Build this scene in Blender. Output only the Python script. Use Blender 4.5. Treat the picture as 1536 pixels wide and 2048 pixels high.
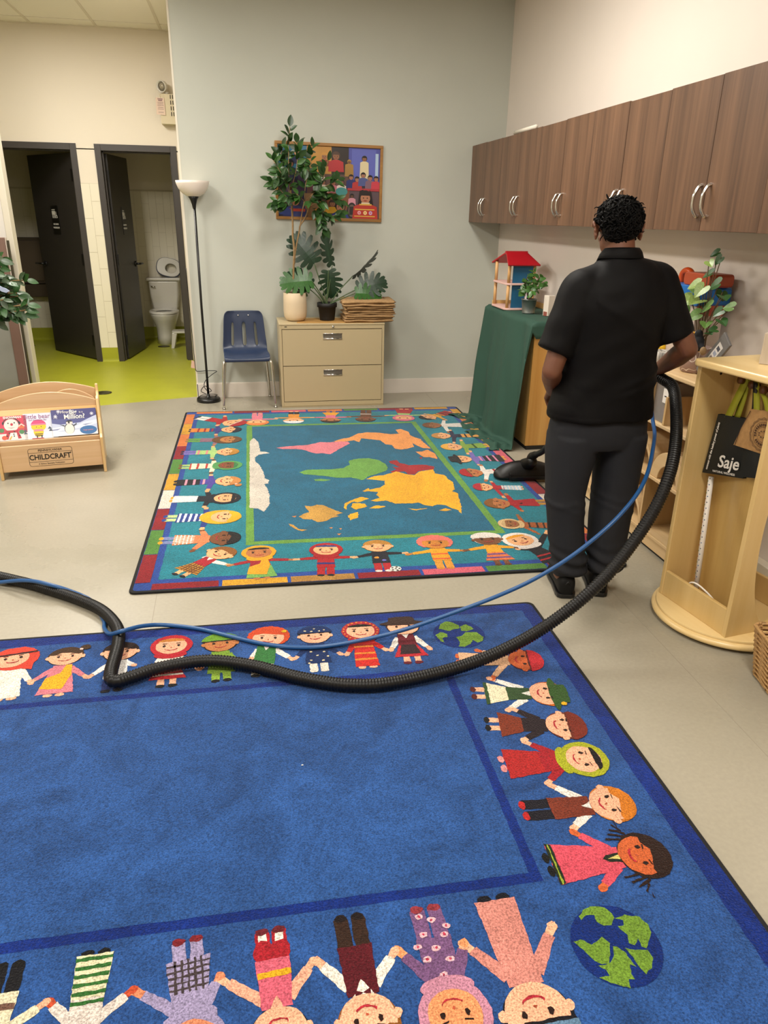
import bpy, bmesh, math, random
from mathutils import Vector, Matrix, Euler, noise

for _o in list(bpy.data.objects):
    bpy.data.objects.remove(_o)
SC = bpy.context.scene
COL = SC.collection
PI = math.pi

# ------------------------------------------------------------------ camera
cam_d = bpy.data.cameras.new('camera'); cam = bpy.data.objects.new('camera', cam_d); COL.objects.link(cam)
cam_d.sensor_fit = 'VERTICAL'; cam_d.sensor_height = 36.0; cam_d.sensor_width = 27.0
cam_d.lens = 36.0 * 1468.34 / 2048.0; cam_d.clip_start = 0.05; cam_d.clip_end = 60
_p, _y, _r = math.radians(21.9758), math.radians(10.6557), math.radians(0.9501)
_f = Vector((math.sin(_y) * math.cos(_p), math.cos(_y) * math.cos(_p), -math.sin(_p)))
_rt = Vector((math.cos(_y), -math.sin(_y), 0)); _up = _rt.cross(_f)
_r2 = math.cos(_r) * _rt + math.sin(_r) * _up; _u2 = -math.sin(_r) * _rt + math.cos(_r) * _up
_m = Matrix((( _r2.x, _u2.x, -_f.x, 0), (_r2.y, _u2.y, -_f.y, 0), (_r2.z, _u2.z, -_f.z, 1.60), (0, 0, 0, 1)))
cam.matrix_world = _m
SC.camera = cam

# ------------------------------------------------------------------ world, lamps, exposure
wd = bpy.data.worlds.new('world'); SC.world = wd; wd.use_nodes = True
wd.node_tree.nodes['Background'].inputs[0].default_value = (1.0, 0.95, 0.88, 1)
wd.node_tree.nodes['Background'].inputs[1].default_value = 0.25
SC.view_settings.view_transform = 'Standard'; SC.view_settings.look = 'None'
SC.view_settings.gamma = 1.0; SC.view_settings.use_curve_mapping = False
SC.view_settings.exposure = 0.14
CEIL = 3.29
WARM = (1.0, 0.955, 0.885)
# recessed ceiling panels of the room: centre x, y, watts
PANELS = [(0.8545, 0.645, 62), (0.8545, 4.335, 62), (-1.605, 0.645, 62), (-1.605, 4.335, 66), (-4.065, 1.875, 50), (-1.605, 6.795, 72)]
for _i, (_x, _yy, _w) in enumerate(PANELS):
    ld = bpy.data.lights.new('ceiling_lamp', 'AREA'); ld.shape = 'RECTANGLE'; ld.size = 0.56; ld.size_y = 1.14
    ld.energy = _w; ld.color = WARM
    lo = bpy.data.objects.new('ceiling_lamp', ld); COL.objects.link(lo); lo.location = (_x, _yy, CEIL - 0.03)

# ------------------------------------------------------------------ helpers
def lin(c):
    if isinstance(c, str):
        c = c.lstrip('#'); c = [int(c[i:i + 2], 16) / 255 for i in (0, 2, 4)]
    return tuple((v / 12.92 if v <= 0.04045 else ((v + 0.055) / 1.055) ** 2.4) for v in c[:3])

def mat(name, c, rough=0.5, metal=0.0, spec=0.5, noise_amt=0.0, noise_scale=30.0, bump=0.0, bump_scale=200.0, stretch=None, emit=None, emit_s=0, trans=0.0, alpha=1.0, sheen=0.0, coat=0.0, c2=None):
    m = bpy.data.materials.new(name); m.use_nodes = True; nt = m.node_tree; b = nt.nodes['Principled BSDF']
    col = lin(c) + (1,)
    b.inputs['Base Color'].default_value = col; b.inputs['Roughness'].default_value = rough
    b.inputs['Metallic'].default_value = metal; b.inputs['Specular IOR Level'].default_value = spec
    if trans: b.inputs['Transmission Weight'].default_value = trans
    if alpha < 1: b.inputs['Alpha'].default_value = alpha
    if sheen: b.inputs['Sheen Weight'].default_value = sheen
    if coat: b.inputs['Coat Weight'].default_value = coat
    if emit: b.inputs['Emission Color'].default_value = lin(emit) + (1,); b.inputs['Emission Strength'].default_value = emit_s
    if noise_amt or bump or c2:
        tc = nt.nodes.new('ShaderNodeTexCoord'); mp = nt.nodes.new('ShaderNodeMapping'); nt.links.new(tc.outputs['Object'], mp.inputs[0])
        if stretch: mp.inputs['Scale'].default_value = stretch
    if noise_amt or c2:
        n = nt.nodes.new('ShaderNodeTexNoise'); n.inputs['Scale'].default_value = noise_scale; n.inputs['Detail'].default_value = 6
        nt.links.new(mp.outputs[0], n.inputs['Vector'])
        r = nt.nodes.new('ShaderNodeMapRange'); r.inputs[1].default_value = 0.3; r.inputs[2].default_value = 0.7
        nt.links.new(n.outputs[0], r.inputs[0])
        mx = nt.nodes.new('ShaderNodeMix'); mx.data_type = 'RGBA'
        if c2: a, d = lin(c), lin(c2)
        else: a, d = [v * (1 - noise_amt) for v in lin(c)], [min(1, v * (1 + noise_amt)) for v in lin(c)]
        mx.inputs[6].default_value = (*a, 1); mx.inputs[7].default_value = (*d, 1)
        nt.links.new(r.outputs[0], mx.inputs[0]); nt.links.new(mx.outputs[2], b.inputs['Base Color'])
    if bump:
        n2 = nt.nodes.new('ShaderNodeTexNoise'); n2.inputs['Scale'].default_value = bump_scale; n2.inputs['Detail'].default_value = 3
        nt.links.new(mp.outputs[0], n2.inputs['Vector'])
        bp = nt.nodes.new('ShaderNodeBump'); bp.inputs['Strength'].default_value = bump; bp.inputs['Distance'].default_value = 0.004
        nt.links.new(n2.outputs[0], bp.inputs['Height']); nt.links.new(bp.outputs[0], b.inputs['Normal'])
    return m

def wood(name, c, c2, axis='z', scale=1.0, rough=0.4, coat=0.0, contrast=1.0, rings=False):
    """grain running along one object axis"""
    m = bpy.data.materials.new(name); m.use_nodes = True; nt = m.node_tree; b = nt.nodes['Principled BSDF']
    tc = nt.nodes.new('ShaderNodeTexCoord'); mp = nt.nodes.new('ShaderNodeMapping'); nt.links.new(tc.outputs['Object'], mp.inputs[0])
    s = [42 * scale] * 3; s['xyz'.index(axis)] = 1.1 * scale; mp.inputs['Scale'].default_value = s
    n = nt.nodes.new('ShaderNodeTexNoise'); n.inputs['Scale'].default_value = 1.0; n.inputs['Detail'].default_value = 8; n.inputs['Roughness'].default_value = 0.62
    if rings: n.inputs['Distortion'].default_value = 0.8
    nt.links.new(mp.outputs[0], n.inputs['Vector'])
    mp2 = nt.nodes.new('ShaderNodeMapping'); nt.links.new(tc.outputs['Object'], mp2.inputs[0])
    s2 = [9 * scale] * 3; s2['xyz'.index(axis)] = 0.8 * scale; mp2.inputs['Scale'].default_value = s2
    n2 = nt.nodes.new('ShaderNodeTexNoise'); n2.inputs['Detail'].default_value = 3; n2.inputs['Scale'].default_value = 1.0; nt.links.new(mp2.outputs[0], n2.inputs['Vector'])
    ad = nt.nodes.new('ShaderNodeMath'); ad.operation = 'ADD'; nt.links.new(n.outputs[0], ad.inputs[0]); nt.links.new(n2.outputs[0], ad.inputs[1])
    r = nt.nodes.new('ShaderNodeMapRange'); r.inputs[1].default_value = 1 - 0.28 / contrast; r.inputs[2].default_value = 1 + 0.28 / contrast; nt.links.new(ad.outputs[0], r.inputs[0])
    mx = nt.nodes.new('ShaderNodeMix'); mx.data_type = 'RGBA'; mx.inputs[6].default_value = lin(c) + (1,); mx.inputs[7].default_value = lin(c2) + (1,)
    nt.links.new(r.outputs[0], mx.inputs[0]); nt.links.new(mx.outputs[2], b.inputs['Base Color'])
    b.inputs['Roughness'].default_value = rough
    if coat: b.inputs['Coat Weight'].default_value = coat; b.inputs['Coat Roughness'].default_value = 0.25
    bp = nt.nodes.new('ShaderNodeBump'); bp.inputs['Strength'].default_value = 0.06; bp.inputs['Distance'].default_value = 0.002
    nt.links.new(n.outputs[0], bp.inputs['Height']); nt.links.new(bp.outputs[0], b.inputs['Normal'])
    return m

class MB:
    """collects geometry for ONE mesh object"""
    def __init__(s): s.v = []; s.f = []; s.mi = []; s.col = None
    def add(s, vs, fs, mi=0, M=None):
        o = len(s.v)
        s.v += [tuple(M @ Vector(p)) if M is not None else tuple(p) for p in vs]
        s.f += [tuple(o + i for i in f) for f in fs]; s.mi += [mi] * len(fs); return s
    def box(s, a, b, mi=0, M=None):
        x0, y0, z0 = (min(p, q) for p, q in zip(a, b)); x1, y1, z1 = (max(p, q) for p, q in zip(a, b))
        return s.add([(x0, y0, z0), (x1, y0, z0), (x1, y1, z0), (x0, y1, z0), (x0, y0, z1), (x1, y0, z1), (x1, y1, z1), (x0, y1, z1)],
                     [(0, 3, 2, 1), (4, 5, 6, 7), (0, 1, 5, 4), (1, 2, 6, 5), (2, 3, 7, 6), (3, 0, 4, 7)], mi, M)
    def prism(s, poly, d0, d1, plane='xy', mi=0, M=None):
        """extrude a 2-D outline between two offsets along the third axis"""
        def P(u, v, d): return {'xy': (u, v, d), 'xz': (u, d, v), 'yz': (d, u, v)}[plane]
        n = len(poly); vs = [P(u, v, d0) for u, v in poly] + [P(u, v, d1) for u, v in poly]
        fs = [tuple(range(n))[::-1], tuple(range(n, 2 * n))] + [(i, (i + 1) % n, n + (i + 1) % n, n + i) for i in range(n)]
        return s.add(vs, fs, mi, M)
    def loft(s, rings, cap=True, mi=0, M=None, closed=True):
        n = len(rings[0]); vs = [p for r in rings for p in r]; fs = []
        for k in range(len(rings) - 1):
            for i in range(n if closed else n - 1):
                j = (i + 1) % n; fs.append((k * n + i, k * n + j, (k + 1) * n + j, (k + 1) * n + i))
        if cap and closed: fs += [tuple(range(n))[::-1], tuple((len(rings) - 1) * n + i for i in range(n))]
        return s.add(vs, fs, mi, M)
    def lathe(s, prof, n=32, c=(0, 0, 0), mi=0, M=None, cap=True):
        rings = [[(c[0] + r * math.cos(2 * PI * i / n), c[1] + r * math.sin(2 * PI * i / n), c[2] + z) for i in range(n)] for r, z in prof]
        return s.loft(rings, cap, mi, M)
    def tube(s, pts, r, n=10, mi=0, cap=True, M=None):
        pts = [Vector(p) for p in pts]; rs = r if isinstance(r, (list, tuple)) else [r] * len(pts)
        rings = []; up = None
        for i, p in enumerate(pts):
            t = (pts[min(i + 1, len(pts) - 1)] - pts[max(i - 1, 0)])
            t = t.normalized() if t.length > 1e-9 else Vector((0, 0, 1))
            if up is None:
                up = Vector((0, 0, 1)) if abs(t.z) < 0.9 else Vector((1, 0, 0))
            a = t.cross(up)
            if a.length < 1e-6: a = t.cross(Vector((0, 1, 0)))
            a.normalize(); b = a.cross(t); up = b
            rings.append([tuple(p + rs[i] * (math.cos(2 * PI * k / n) * a + math.sin(2 * PI * k / n) * b)) for k in range(n)])
        return s.loft(rings, cap, mi, M)
    def capsule(s, p0, p1, r0, r1, n=12, mi=0):
        p0, p1 = Vector(p0), Vector(p1); d = (p1 - p0); L = d.length; d = d / L if L > 1e-6 else Vector((0, 0, 1))
        pts, rs = [], []
        for k in range(4): a = PI / 2 * (1 - k / 4); pts.append(p0 - d * r0 * math.sin(a)); rs.append(max(1e-4, r0 * math.cos(a)))
        pts.append(p0); rs.append(r0); pts.append(p1); rs.append(r1)
        for k in range(1, 5): a = PI / 2 * k / 4; pts.append(p1 + d * r1 * math.sin(a)); rs.append(max(1e-4, r1 * math.cos(a)))
        return s.tube(pts, rs, n, mi)
    def ball(s, c, r, n=12, mi=0, M=None):
        rx, ry, rz = r if isinstance(r, (tuple, list)) else (r, r, r); m = max(4, n // 2); rings = []
        for k in range(m + 1):
            a = -PI / 2 + PI * k / m; q = max(math.cos(a), 1e-3)
            rings.append([(c[0] + rx * q * math.cos(2 * PI * i / n), c[1] + ry * q * math.sin(2 * PI * i / n), c[2] + rz * math.sin(a)) for i in range(n)])
        return s.loft(rings, True, mi, M)
    def mesh(s, name, mats, smooth=False):
        me = bpy.data.meshes.new(name); me.from_pydata(s.v, [], s.f); me.validate(clean_customdata=False)
        for m in (mats if isinstance(mats, (list, tuple)) else [mats]): me.materials.append(m)
        if len(me.polygons) == len(s.mi): me.polygons.foreach_set('material_index', s.mi)
        bm = bmesh.new(); bm.from_mesh(me); bmesh.ops.recalc_face_normals(bm, faces=bm.faces[:]); bm.to_mesh(me); bm.free()
        if smooth: me.polygons.foreach_set('use_smooth', [True] * len(me.polygons))
        me.update(); return me
    def build(s, name, mats, parent=None, smooth=False, bevel=0.0, seg=2, loc=None, auto=None):
        o = bpy.data.objects.new(name, s.mesh(name, mats, smooth)); COL.objects.link(o)
        if parent is not None: o.parent = parent
        if loc is not None: o.location = loc
        if bevel:
            b = o.modifiers.new('bevel', 'BEVEL'); b.width = bevel; b.segments = seg; b.limit_method = 'ANGLE'; b.angle_limit = math.radians(40)
        if auto: sharp(o, auto)
        return o

def sharp(o, deg=40):
    """smooth shading with hard edges above an angle"""
    me = o.data; bm = bmesh.new(); bm.from_mesh(me)
    for e in bm.edges:
        if len(e.link_faces) == 2 and e.calc_face_angle(0) > math.radians(deg): e.smooth = False
    for f in bm.faces: f.smooth = True
    bm.to_mesh(me); bm.free()

def tag(o, label=None, cat=None, group=None, kind=None):
    if label: o['label'] = label
    if cat: o['category'] = cat
    if group: o['group'] = group
    if kind: o['kind'] = kind
    return o

def thing(name, label, cat, loc=(0, 0, 0), rotz=0.0, group=None):
    o = bpy.data.objects.new(name, None); COL.objects.link(o); o.empty_display_size = 0.05
    o.location = loc; o.rotation_euler = (0, 0, rotz); return tag(o, label, cat, group)

def copy_tree(o, parent=None):
    c = o.copy(); COL.objects.link(c); c.parent = parent
    for ch in list(o.children): copy_tree(ch, c)
    return c

def struct(o): o['kind'] = 'structure'; return o

def rrect(w, h, r, n=5, cx=0, cy=0):
    """rounded rectangle outline"""
    out = []
    for qx, qy, a0 in ((1, 1, 0), (-1, 1, 90), (-1, -1, 180), (1, -1, 270)):
        for k in range(n + 1):
            a = math.radians(a0 + 90 * k / n); out.append((cx + qx * (w / 2 - r) + r * math.cos(a), cy + qy * (h / 2 - r) + r * math.sin(a)))
    return out

def spline(pts, n=8):
    """Catmull-Rom through points"""
    P = [Vector(p) for p in pts]; P = [2 * P[0] - P[1]] + P + [2 * P[-1] - P[-2]]; out = []
    for i in range(1, len(P) - 2):
        for k in range(n):
            t = k / n; a, b, c, d = P[i - 1], P[i], P[i + 1], P[i + 2]
            out.append(0.5 * ((2 * b) + (-a + c) * t + (2 * a - 5 * b + 4 * c - d) * t * t + (-a + 3 * b - 3 * c + d) * t ** 3))
    out.append(P[-2]); return out

def even(pts, step):
    """resample a polyline at equal distances"""
    out = [Vector(pts[0])]; need = step
    for a, b in zip(pts, pts[1:]):
        a, b = Vector(a), Vector(b); L = (b - a).length; pos = 0.0
        while L - pos >= need:
            pos += need; out.append(a.lerp(b, pos / L)); need = step
        need -= (L - pos)
    return out

def text_mesh(name, txt, size, material, parent, M, depth=0.0006, align='CENTER', shear=0.0, spacing=1.0, sx=1.0, bold=0.0):
    """flat lettering: x right, y up, lying in the plane given by matrix M"""
    cu = bpy.data.curves.new(name, 'FONT'); cu.body = txt; cu.size = size; cu.align_x = align; cu.align_y = 'CENTER'
    cu.shear = shear; cu.space_character = spacing; cu.offset = bold; cu.resolution_u = 3; cu.extrude = depth
    to = bpy.data.objects.new(name, cu); COL.objects.link(to); bpy.context.view_layer.update()
    me = bpy.data.meshes.new_from_object(to.evaluated_get(bpy.context.evaluated_depsgraph_get()))
    bpy.data.objects.remove(to); bpy.data.curves.remove(cu)
    me.transform(M @ Matrix.Diagonal((sx, 1, 1, 1))); me.name = name; me.materials.clear(); me.materials.append(material)
    o = bpy.data.objects.new(name, me); COL.objects.link(o)
    if parent is not None: o.parent = parent
    return o

def remesh(mb, voxel, smooth_it=4, fac=0.6):
    """fuse overlapping closed shapes into one continuous skin"""
    me = mb.mesh('tmp', []); o = bpy.data.objects.new('tmp', me); COL.objects.link(o)
    r = o.modifiers.new('r', 'REMESH'); r.mode = 'VOXEL'; r.voxel_size = voxel
    if smooth_it: k = o.modifiers.new('s', 'SMOOTH'); k.iterations = smooth_it; k.factor = fac
    bpy.context.view_layer.update()
    out = bpy.data.meshes.new_from_object(o.evaluated_get(bpy.context.evaluated_depsgraph_get()))
    bpy.data.objects.remove(o); bpy.data.meshes.remove(me)
    out.polygons.foreach_set('use_smooth', [True] * len(out.polygons)); return out

def frame_matrix(o, x, y):
    """4x4 with origin o, x axis and (approximate) y axis"""
    x = Vector(x).normalized(); y = Vector(y); z = x.cross(y).normalized(); y = z.cross(x)
    return Matrix(((x.x, y.x, z.x, o[0]), (x.y, y.y, z.y, o[1]), (x.z, y.z, z.z, o[2]), (0, 0, 0, 1)))

# ------------------------------------------------------------------ shared materials
M_white = mat('white_paint', '#e9e2d6', 0.55)
M_black = mat('black_plastic', '#0d0d0e', 0.35)
M_chrome = mat('chrome', '#d9d7d2', 0.18, 1.0)
M_steel = mat('satin_steel', '#b9b6b0', 0.32, 1.0)
M_birch = wood('birch_ply', '#c79a55', '#d9b476', 'z', 0.6, 0.38, 0.2)
M_birch_x = wood('birch_ply_along_x', '#c79a55', '#d9b476', 'x', 0.6, 0.38, 0.2)
M_birch_y = wood('birch_ply_along_y', '#c79a55', '#d9b476', 'y', 0.6, 0.38, 0.2)
M_maple = wood('maple_ply_along_y', '#cba874', '#dcc096', 'y', 0.6, 0.4, 0.15)
M_maple_z = wood('maple_ply', '#c09c66', '#d2b284', 'z', 0.6, 0.4, 0.15)

# ------------------------------------------------------------------ room shell
XR, YB, XL, YF = 2.345, 6.94, -5.2, -2.6       # right wall, sage end wall, far left wall, wall behind the camera
M_sage = mat('sage_wall_paint', '#bcbfb5', 0.6, noise_amt=0.015, noise_scale=4)
M_cream = mat('cream_wall_paint', '#e0d6c4', 0.6)
M_rwall = mat('warm_white_wall_paint', '#dcd2c8', 0.6, noise_amt=0.012, noise_scale=3)
M_base = mat('baseboard_paint', '#ddd5cb', 0.45)
M_tilew = mat('glazed_wall_tile', '#e6dfcb', 0.22)
M_grout = mat('tile_grout', '#c9c0aa', 0.8)
M_gfloor = mat('lime_sheet_vinyl', '#a3a52a', 0.42, noise_amt=0.04, noise_scale=6)
M_frame = mat('charcoal_door_paint', '#3a3532', 0.45)
M_door = mat('charcoal_door_leaf', '#2b2825', 0.4)
M_ceil = mat('ceiling_tile_face', '#efe9dc', 0.8, bump=0.15, bump_scale=120)
M_tbar = mat('ceiling_grid_paint', '#d8cfbd', 0.5)

def floor_material():
    m = bpy.data.materials.new('greige_sheet_vinyl'); m.use_nodes = True; nt = m.node_tree; b = nt.nodes['Principled BSDF']
    tc = nt.nodes.new('ShaderNodeTexCoord')
    n = nt.nodes.new('ShaderNodeTexNoise'); n.inputs['Scale'].default_value = 1.3; n.inputs['Detail'].default_value = 5; n.inputs['Roughness'].default_value = 0.5
    nt.links.new(tc.outputs['Object'], n.inputs['Vector'])
    n2 = nt.nodes.new('ShaderNodeTexNoise'); n2.inputs['Scale'].default_value = 70; n2.inputs['Detail'].default_value = 4; nt.links.new(tc.outputs['Object'], n2.inputs['Vector'])
    r = nt.nodes.new('ShaderNodeValToRGB'); r.color_ramp.elements[0].position = 0.3; r.color_ramp.elements[1].position = 0.72
    r.color_ramp.elements[0].color = lin('#96907f') + (1,); r.color_ramp.elements[1].color = lin('#a29b8b') + (1,)
    nt.links.new(n.outputs[0], r.inputs[0])
    mx = nt.nodes.new('ShaderNodeMix'); mx.data_type = 'RGBA'; mx.blend_type = 'OVERLAY'; mx.inputs[0].default_value = 0.12
    nt.links.new(r.outputs[0], mx.inputs[6]); nt.links.new(n2.outputs[0], mx.inputs[7]); nt.links.new(mx.outputs[2], b.inputs['Base Color'])
    rr = nt.nodes.new('ShaderNodeMapRange'); rr.inputs[1].default_value = 0.35; rr.inputs[2].default_value = 0.7; rr.inputs[3].default_value = 0.24; rr.inputs[4].default_value = 0.42
    nt.links.new(n.outputs[0], rr.inputs[0]); nt.links.new(rr.outputs[0], b.inputs['Roughness'])
    bp = nt.nodes.new('ShaderNodeBump'); bp.inputs['Strength'].default_value = 0.05; bp.inputs['Distance'].default_value = 0.003
    n3 = nt.nodes.new('ShaderNodeTexNoise'); n3.inputs['Scale'].default_value = 14; nt.links.new(tc.outputs['Object'], n3.inputs['Vector'])
    nt.links.new(n3.outputs[0], bp.inputs['Height']); nt.links.new(bp.outputs[0], b.inputs['Normal'])
    return m
M_floor = floor_material()
M_seam = mat('vinyl_seam', '#8f8878', 0.6)

# green sheet meets the greige sheet along a slanted line from (-5.2, 5.68) to (-0.42, 7.005)
gx0, gy0, gx1, gy1 = XL, 5.52, -0.30, 7.045
floor = struct(MB().prism([(XL - .1, YF - .1), (XR + .1, YF - .1), (XR + .1, YB + .1), (gx1, YB + .105), (gx0 - .1, gy0 - .03)], -0.08, 0, 'xy').build('floor', M_floor))
MB().prism([(gx0 - .1, gy0 - .03), (gx1, YB + .105), (gx1, 10.75), (gx0 - .1, 10.75)], -0.08, 0.0, 'xy').build('hall_sheet', M_gfloor, floor)
for (x0, y0, x1, y1) in ((1.69, YB - .05, 1.53, -1.0), (-0.47, 3.6, -0.44, 2.0), (-2.6, YF, -2.5, 5.9)):
    d = Vector((y1 - y0, -(x1 - x0), 0)).normalized() * 0.0011
    MB().prism([(x0 - d.x, y0 - d.y), (x0 + d.x, y0 + d.y), (x1 + d.x, y1 + d.y), (x1 - d.x, y1 - d.y)], -0.002, 0.0004, 'xy').build('vinyl_seam', M_seam, floor)
for (x, y) in ((-1.363, 7.24), (-2.72, 10.06), (-1.05, 9.88)):
    t = MB().lathe([(0.075, 0), (0.075, 0.004), (0.068, 0.006), (0.0005, 0.006)], 28).build('floor_drain', mat('drain_cover_metal', '#3f3c1c', 0.4, 0.6), None, True, loc=(x, y, 0))
    tag(t, {-1.363: 'round dark drain cover in the lime hallway floor beside the book display', -2.72: 'small dark drain cover in the washroom floor left of the open door', -1.05: 'small dark drain cover in front of the toilet'}[x], 'floor drain')

wall_back = struct(MB().box((-0.465, YB, 0), (XR + .1, YB + .12, CEIL)).build('wall_back', M_sage))
struct(MB().box((XR, YF - .1, 0), (XR + .1, YB + .12, CEIL)).build('wall_right', M_rwall))
struct(MB().box((XL - .1, YF - .1, 0), (XL, 10.8, CEIL)).build('wall_left', M_cream))
struct(MB().box((XL - .1, YF - .1, 0), (XR + .1, YF, CEIL)).build('wall_rear', M_cream))
struct(MB().box((-0.475, YB + .12, 0), (-0.38, 10.7, CEIL)).build('wall_hall', M_cream))
struct(MB().box((-0.478, YB - .001, 0.138), (-0.463, YB + .121, CEIL)).build('trim_1', mat('corner_bead_paint', '#ddd6c6', 0.5)))
b = MB().box((-0.475, YB - .014, 0), (XR, YB, .13)).box((-0.475, YB - .010, .13), (XR, YB, .138)).box((-0.479, YB - .014, 0), (-0.465, YB + .12, .138))
struct(b.build('baseboard_back', M_base, bevel=.002))
bbr = struct(MB().box((XR - .012, 2.9, 0), (XR, YB - .014, .138)).build('baseboard_right', M_base, bevel=.002))
for k in range(9):
    MB().box((XR - .05, 2.895 - .305 * (k + 1) + .002, 0), (XR, 2.895 - .305 * k - .002, .125)).build('base_tile', M_tilew, bbr, bevel=.003)

# wall with the two washroom doors
YD = 8.89
wd_ = MB()
wd_.box((XL, YD, 0), (-2.46, YD + .12, CEIL)).box((-2.46, YD, 2.19), (-0.475, YD + .12, CEIL)).box((-1.69, YD, 0), (-1.40, YD + .12, 2.2)).box((-0.685, YD, 0), (-0.475, YD + .12, 2.2))
wall_hall_end = struct(wd_.build('wall_washroom', M_cream))
# tiled pier between the doors
tmesh = MB().box((0, -.007, 0), (.0865, 0, .3385)).mesh('wall_tile', M_tilew)
def tile(x, z, y, w=None, parent=None, zs=1.0):
    o = bpy.data.objects.new('wall_tile', tmesh); COL.objects.link(o); o.parent = parent; o.location = (x, y, z); o.scale = ((w or .0865) / .0865, 1, zs)
    return o
def tile_field(parent, x0, x1, y, z0, z1, wall_name=None):
    x = x0; c = 0
    while x < x1 - .01:
        w = min(.0865, x1 - x); z = z0 - (.171 if c % 2 else 0)
        while z < z1 - .01:
            a, b_ = max(z, z0), min(z + .3385, z1)
            if b_ - a > .02: tile(x, a, y, w, parent, (b_ - a) / .3385)
            z += .342
        x += .0895; c += 1
tile_field(wall_hall_end, -1.632, -1.453, YD, .158, 1.866)
MB().box((-1.635, YD - .0035, .155), (-1.45, YD, 1.87)).build('grout_bed', M_grout, wall_hall_end)
def cove(x0, x1, y, parent):
    pr = [(y, 0), (y - .035, 0), (y - .02, .004), (y - .009, .014), (y - .006, .03), (y - .006, .158), (y, .158)]
    MB().prism(pr, x0, x1, 'yz').build('cove_base', M_gfloor, parent)
cove(-1.632, -1.453, YD, wall_hall_end)

# washrooms behind the doors
yb = 10.56
bw = struct(MB().box((-3.4, yb, 0), (-0.475, yb + .1, CEIL)).build('wall_washroom_back', M_cream))
struct(MB().box((-1.60, YD + .12, 0), (-1.50, yb, CEIL)).build('wall_washroom_divider', M_cream))
struct(MB().box((-3.5, YD + .12, 0), (-3.4, yb + .1, CEIL)).build('wall_washroom_side', M_cream))
MB().box((-1.5, yb - .0035, .155), (-.6, yb, 1.86)).build('grout_bed', M_grout, bw)
MB().box((-3.4, yb - .0035, .155), (-1.6, yb, 1.86)).build('grout_bed', M_grout, bw)
tile_field(bw, -1.498, -.605, yb, .158, 1.84); tile_field(bw, -3.2, -1.62, yb, .158, 1.84)
cove(-1.5, -.6, yb, bw); cove(-3.4, -1.6, yb, bw)

# door frames and leaves
def door_frame(n, x0, x1):
    f = MB(); w = .062
    for a in (x0, x1 - w): f.box((a, YD - .012, 0), (a + w, YD + .132, 2.245))
    f.box((x0 + w, YD - .012, 2.183), (x1 - w, YD + .132, 2.245))
    f.box((x0 + w, YD + .05, 0), (x0 + w + .014, YD + .09, 2.183)); f.box((x1 - w - .014, YD + .05, 0), (x1 - w, YD + .09, 2.183)); f.box((x0 + w, YD + .05, 2.169), (x1 - w, YD + .09, 2.183))
    return struct(f.build('trim_%d' % n, M_frame, bevel=.002))
door_frame(2, -2.60, -1.632); door_frame(3, -1.454, -0.628)
def sign(parent, M):
    p = MB().prism(rrect(.15, .30, .008), 0, .004, 'xy', M=M).build('sign_plate', mat('sign_black', '#050505', 0.35), parent)
    W = mat('sign_white', '#d8d4ca', 0.6); g = MB()
    for k, u in enumerate((-.047, -.022, .003)):
        g.ball((u, .105, .005), (.0075, .0075, .001), 10, M=M)
        g.prism([(u - .010, .092), (u + .010, .092), (u + (.010 if k != 1 else .012), .055), (u + .005, .055), (u + .005, .018), (u - .005, .018), (u - .005, .055), (u - (.010 if k != 1 else .012), .055)], .004, .0052, 'xy', M=M)
    # seated wheelchair mark
    g.ball((.030, .080, .005), (.006, .006, .001), 10, M=M); g.prism([(.026, .072), (.033, .072), (.034, .048), (.047, .046), (.054, .022), (.048, .020), (.042, .038), (.027, .040)], .004, .0052, 'xy', M=M)
    ring = [(.034 + .018 * math.cos(math.radians(a)), .036 + .018 * math.sin(math.radians(a))) for a in range(120, 340, 20)]
    ring += [(.034 + .014 * math.cos(math.radians(a)), .036 + .014 * math.sin(math.radians(a))) for a in range(320, 100, -20)]
    g.prism(ring, .004, .0052, 'xy', M=M); g.build('pictograms', W, p)
    text_mesh('lettering', 'ALL GENDER', .024, W, p, M @ Matrix.Translation((0, -.045, .0046)), sx=.8); text_mesh('lettering', 'WASHROOM', .027, W, p, M @ Matrix.Translation((0, -.082, .0046)), sx=.82)
def door_leaf(n, hinge, free, flip):
    h, e = Vector((*hinge, 0)), Vector((*free, 0)); d = (e - h); L = d.length; ang = math.atan2(d.y, d.x)
    t = bpy.data.objects.new('door_%d' % n, None); COL.objects.link(t); t.location = h; t.rotation_euler = (0, 0, ang); struct(t)
    MB().box((0, -.022, .012), (L, .022, 2.165)).build('door_leaf', M_door, t, bevel=.003)
    s = -1 if flip else 1          # side (local y) of the leaf that faces the room
    for z in (.22, 1.10, 1.95): MB().box((-.012, s * .018, z - .06), (.035, s * .028, z + .06)).build('hinge', M_black, t, bevel=.002)
    for sg in (1, -1):
        hd = MB().tube([(L - .07, sg * .022, 1.02), (L - .07, sg * .032, 1.02)], .032, 18).build('handle_rose', M_black, t, True)
        MB().tube([(L - .07, sg * .03, 1.02), (L - .07, sg * .065, 1.02), (L - .055, sg * .072, 1.02), (L + .06, sg * .072, 1.018)], [.012, .012, .012, .010], 10).build('lever', M_black, hd, True)
    M = Matrix.Translation((L * .52, s * .0225, 1.50)) @ (Matrix.Rotation(PI, 4, 'Z') if s > 0 else Matrix()) @ Matrix.Rotation(PI / 2, 4, 'X')
    sign(t, M); return t
door_leaf(1, (-1.70, 9.00), (-2.30, 9.70), False)
door_leaf(2, (-1.378, 9.01), (-1.275, 9.74), True)

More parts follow.
